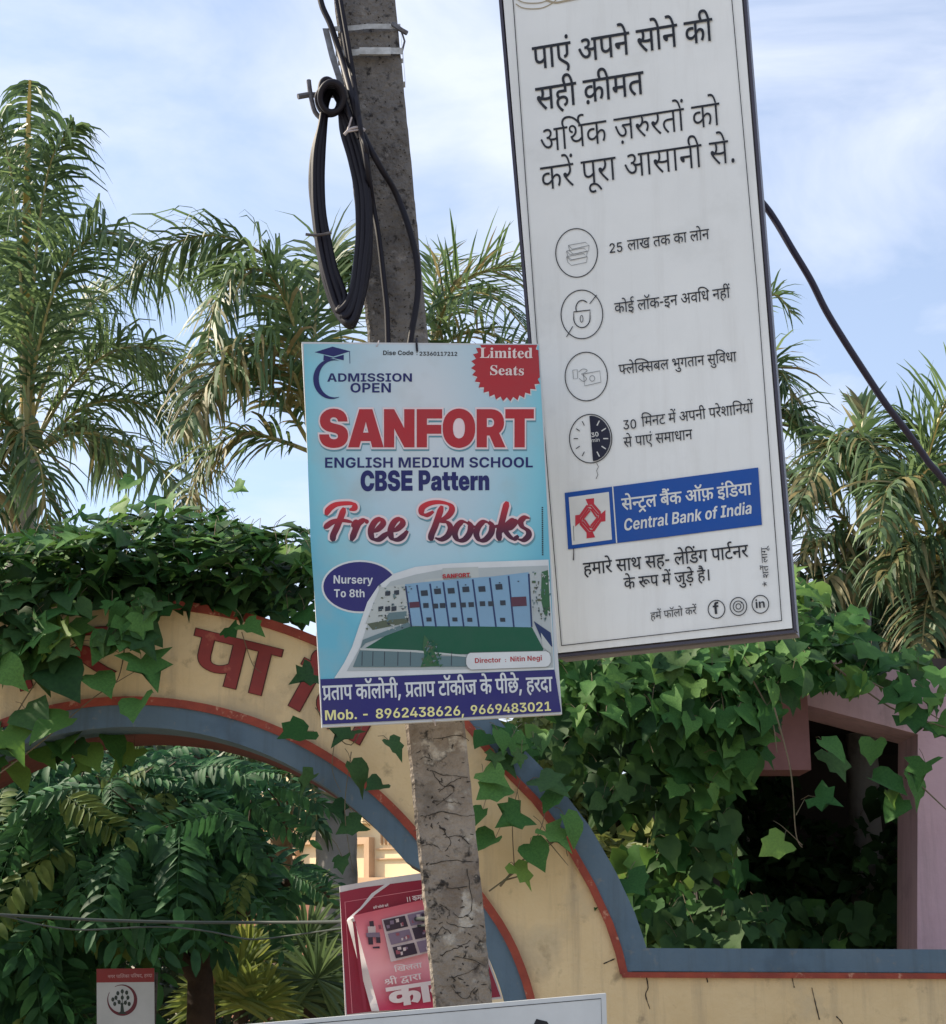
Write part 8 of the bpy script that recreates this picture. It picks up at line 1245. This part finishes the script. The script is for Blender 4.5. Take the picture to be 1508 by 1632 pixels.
palm('young_palm', 'short palm with hanging dark fronds close under the arch top', (452, 440), 1270, 1560, 12.6, .085, .08, [
    ([(452, 1260, 0), (440, 1200, -.1), (405, 1180, -.2), (370, 1220, -.3), (350, 1290, -.4)], dict(ll=.6, n=60, droop=1.0)),
    ([(452, 1260, 0), (460, 1190, -.1), (500, 1180, -.2), (530, 1230, -.3)], dict(ll=.6, n=60, droop=1.0)),
    ([(452, 1260, 0), (450, 1190, 0), (430, 1150, 0), (390, 1130, 0)], dict(ll=.6, n=50, droop=.7)),
    ([(452, 1260, 0), (420, 1240, -.3), (385, 1260, -.5), (365, 1330, -.6)], dict(ll=.5, n=50, droop=.9, m=.4)),
    ([(452, 1260, 0), (480, 1230, -.3), (500, 1260, -.5), (505, 1320, -.6)], dict(ll=.45, n=50, droop=.9, m=.15)),
    ([(452, 1260, .3), (520, 1200, .3), (590, 1210, .3), (640, 1290, .3)], dict(ll=.5, n=50, droop=1.1, m=.5))], tm=M_pbrown)
palm('scaly_palm', 'palm with a sunlit scaly brown trunk seen through the creeper right of the pole', (958, 962), 1100, 1560, 12.5, .13, .12, [
    ([(958, 1110, 0), (930, 1020, 0), (880, 1000, 0), (830, 1060, 0)], dict(ll=.6, n=50, droop=1.0)),
    ([(958, 1110, 0), (990, 1020, 0), (1040, 1000, 0), (1090, 1060, 0)], dict(ll=.6, n=50, droop=1.0)),
    ([(958, 1110, 0), (900, 1100, 0), (860, 1150, 0), (840, 1230, 0)], dict(ll=.5, n=50, droop=.9, m=.6))], tm=M_pbrown)
# fan palms low inside the garden
def fanpalm(name, label, x, y, Y, heads, m):
    g = at(x, 1600, Y); root = empty(name, Vector((g.x, Y, 0)), label, 'palm tree'); c = at(x, y, Y); mb = MB()
    mb.tube([Vector((g.x, Y, 0)), Vector((g.x, Y, c.z - .2))], [.07, .05], 8); mb.build('trunk', M_bark, root)
    for (hx, hy, dy, sz, a0, a1) in heads:
        h = at(hx, hy, Y + dy); mb = MB(); mb.tube([Vector((g.x, Y, c.z - .25)), (h + Vector((g.x, Y, c.z))) / 2, h], .008, 5, 0)
        for i in range(26):
            a = R(a0 + (a1 - a0) * i / 25); d = Vector((math.cos(a), rnd(-.35, .1), math.sin(a))).normalized(); l = sz * rnd(.85, 1.05); w = .020
            s = d.cross(Vector((0, 1, 0))).normalized(); b = len(mb.v)
            for j, (t, ww) in enumerate(((0, .2), (.45, 1), (.75, .7), (1, .05))):
                q = h + d * l * t + Vector((0, 0, -.18 * l * t * t * t)); mb.v += [tuple(q - s * w * ww), tuple(q + Vector((0, -.012 * ww, 0))), tuple(q + s * w * ww)]
            for j in range(3):
                for k in (0, 1): mb.f.append((b + 3 * j + k, b + 3 * j + k + 1, b + 3 * j + 4 + k, b + 3 * j + 3 + k)); mb.m.append(0)
        mb.build('fan_leaf', m, root)
fanpalm('fan_palm', 'small bright yellow green fan palm standing low inside the arch opening', 385, 1560, 11.4, [(382, 1560, 0, .42, -40, 220), (360, 1590, -.2, .38, -20, 200), (410, 1600, -.2, .36, -30, 190), (340, 1600, .1, .36, 0, 200), (395, 1530, .2, .34, 10, 180)], M_fan)
fanpalm('fan_palm', 'darker fan palm beside the grey palm trunk, just left of the red poster', 495, 1520, 11.5, [(490, 1500, 0, .45, -60, 240), (505, 1560, -.2, .42, -60, 230), (470, 1590, -.1, .40, -30, 210), (500, 1620, 0, .4, -30, 220), (480, 1440, .2, .38, 0, 200)], M_palm)
# thin trunks and posts inside the garden
def post(name, label, cat, x0, x1, y, Y, r_, m):
    a, b = at(x0, 1700, Y), at(x1, y, Y); g = Vector((a.x, Y, 0)); root = empty(name, g, label, cat); mb = MB()
    P = [Vector((a.x + (b.x - a.x) * t, Y, b.z * t)) for t in [i / 10 for i in range(11)]]; mb.tube(P, [r_ * (1.05 - .15 * i / 10 + .05 * (i % 2)) for i in range(11)], 8); mb.build('shaft', m, root, True)
    mb = MB(); mb.tube([P[-1], P[-1] + Vector((0, 0, .02))], r_ * 1.05, 8); mb.build('top', m, root)
post('bamboo_post', 'thin orange brown post left of the bright fan palm', 'post', 341, 341, 1520, 11.2, .022, mat('orange_bamboo', (.50, .27, .12), .7, (.25, .13, .06), 8))
post('red_post', 'thin red painted post right of the bright fan palm', 'post', 427, 427, 1532, 11.6, .022, mat('red_post_paint', (.34, .09, .06), .6, (.24, .07, .05), 8))
post('pale_post', 'stubby pale concrete post right beside the red post', 'post', 443, 441, 1540, 11.9, .038, mat('pale_post_paint', (.38, .30, .24), .8, (.26, .20, .16), 6))
# garden board with the tree emblem
EPl = Plane(at(155, 1632, 9.0), at(246, 1632, 9.05), at(155, 1500, 9.0))
eb = empty('garden_board', at(200, 1760, 9.0) * 1, 'small white board with red header and round tree emblem, low at left', 'signboard')
mb = MB(); f = [EPl.pt(x, y) for x, y in ((154, 1544), (246, 1543), (247, 1720), (155, 1720))]; mb.prism(f, [p - EPl.n * .03 for p in f]); mb.build('board', mat('garden_board_white', (.48, .50, .50), .5, (.42, .44, .44), 5), eb)
mb = MB(); fillpx(mb, EPl, [[(154, 1544), (246, 1543), (246, 1565), (154, 1566)]], .002); mb.build('header', ink('header_red', 134, 40, 38), eb)
lettering(EPl, eb, ink('header_pale', 190, 150, 150), [('G2', None, (172, 1559), (243, 1557), dict(ys=1.0, bold=(4, 4)))], 'header_lettering', .003)
mb = MB(); A = []; B_ = []
for i in range(41):
    a = R(-120 + 330 * i / 40); w = .8 + 5.5 * math.sin(math.pi * i / 40) ** 1.5; A.append((195 + 24 * math.cos(a), 1594 + 25 * math.sin(a))); B_.append((195 + (24 - w) * math.cos(a), 1594 + (25 - w) * math.sin(a)))
strip(mb, EPl, A, B_, .002); mb.build('emblem_ring', ink('ring_maroon', 96, 30, 40), eb)
mb = MB(); fillpx(mb, EPl, [[(192, 1612), (193, 1598), (196, 1598), (198, 1612), (203, 1616), (187, 1616)]], .0022)
for x, y in ((185, 1590), (195, 1580), (204, 1590), (190, 1597), (200, 1598), (183, 1600), (206, 1600), (188, 1583), (202, 1582), (195, 1590), (180, 1593)): fillpx(mb, EPl, [ellipse(x, y, 2.6, 3.6, 10)], .0024)
linepx(mb, EPl, [(194, 1602), (186, 1593)], 1, .0026); linepx(mb, EPl, [(195, 1602), (203, 1593)], 1, .0028); linepx(mb, EPl, [(195, 1600), (195, 1583)], 1, .003)
mb.build('emblem_tree', ink('emblem_dark', 40, 52, 44), eb)
mb = MB()
for x in (160, 240): p = EPl.pt(x, 1700, -.05); mb.tube([Vector((p.x, p.y, 0)), Vector((p.x, p.y, EPl.pt(x, 1550).z))], .018, 6)
mb.build('leg', M_steel, eb)
# --- soft background greenery that reads as one mass
def mass(name, label, ells, mt, size, cat='shrubbery'):
    mb = MB()
    for (cx, cy, rx, ry, n, y0, y1) in ells:
        for _ in range(n):
            while True:
                a, b = rnd(-1, 1), rnd(-1, 1)
                if a * a + b * b < 1: break
            Yd = rnd(y0, y1); p = at(cx + a * rx, cy + b * ry, Yd)
            if p.z < 0: continue
            d = Vector((random.gauss(0, 1), random.gauss(0, 1), random.gauss(-.3, .7))).normalized(); s = d.cross(Vector((rnd(-1, 1), rnd(-1, 1), rnd(-1, 1)))).normalized(); l = size * rnd(.6, 1.4)
            b0 = len(mb.v); mb.v += [tuple(p), tuple(p + d * l * .5 + s * l * .24), tuple(p + d * l + Vector((0, 0, -.1 * l))), tuple(p + d * l * .5 - s * l * .24)]; mb.f += [(b0, b0 + 1, b0 + 2), (b0, b0 + 2, b0 + 3)]; mb.m += [0, 0]
    o = mb.build(name, mt); tag(o, label, cat, kind='stuff'); return o
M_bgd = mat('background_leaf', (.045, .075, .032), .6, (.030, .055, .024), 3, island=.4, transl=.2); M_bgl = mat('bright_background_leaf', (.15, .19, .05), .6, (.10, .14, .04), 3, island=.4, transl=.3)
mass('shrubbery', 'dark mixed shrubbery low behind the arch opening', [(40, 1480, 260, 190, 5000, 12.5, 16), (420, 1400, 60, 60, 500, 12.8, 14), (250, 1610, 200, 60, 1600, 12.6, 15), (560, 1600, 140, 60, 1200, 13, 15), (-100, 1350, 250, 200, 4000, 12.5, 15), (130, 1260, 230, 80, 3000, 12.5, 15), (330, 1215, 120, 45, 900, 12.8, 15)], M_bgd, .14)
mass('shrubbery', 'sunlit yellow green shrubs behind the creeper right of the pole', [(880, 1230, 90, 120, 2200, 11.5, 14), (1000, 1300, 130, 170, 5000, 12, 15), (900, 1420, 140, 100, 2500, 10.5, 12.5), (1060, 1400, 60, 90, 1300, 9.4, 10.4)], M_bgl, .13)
mass('undergrowth', 'dull green and straw undergrowth below the right-hand palms', [(1400, 1000, 180, 60, 5000, 12.5, 15), (1250, 1010, 130, 50, 2500, 12.5, 15), (1500, 960, 140, 80, 3000, 12.5, 15)], M_bgd, .22)
mass('undergrowth', 'leafy gloom inside the pink shelter opening', [(1300, 1420, 170, 110, 900, 11, 12.8), (1200, 1300, 60, 160, 500, 11.5, 12.8)], M_leafd, .16)  # dark leaf colour, added at the back so the opening stays black
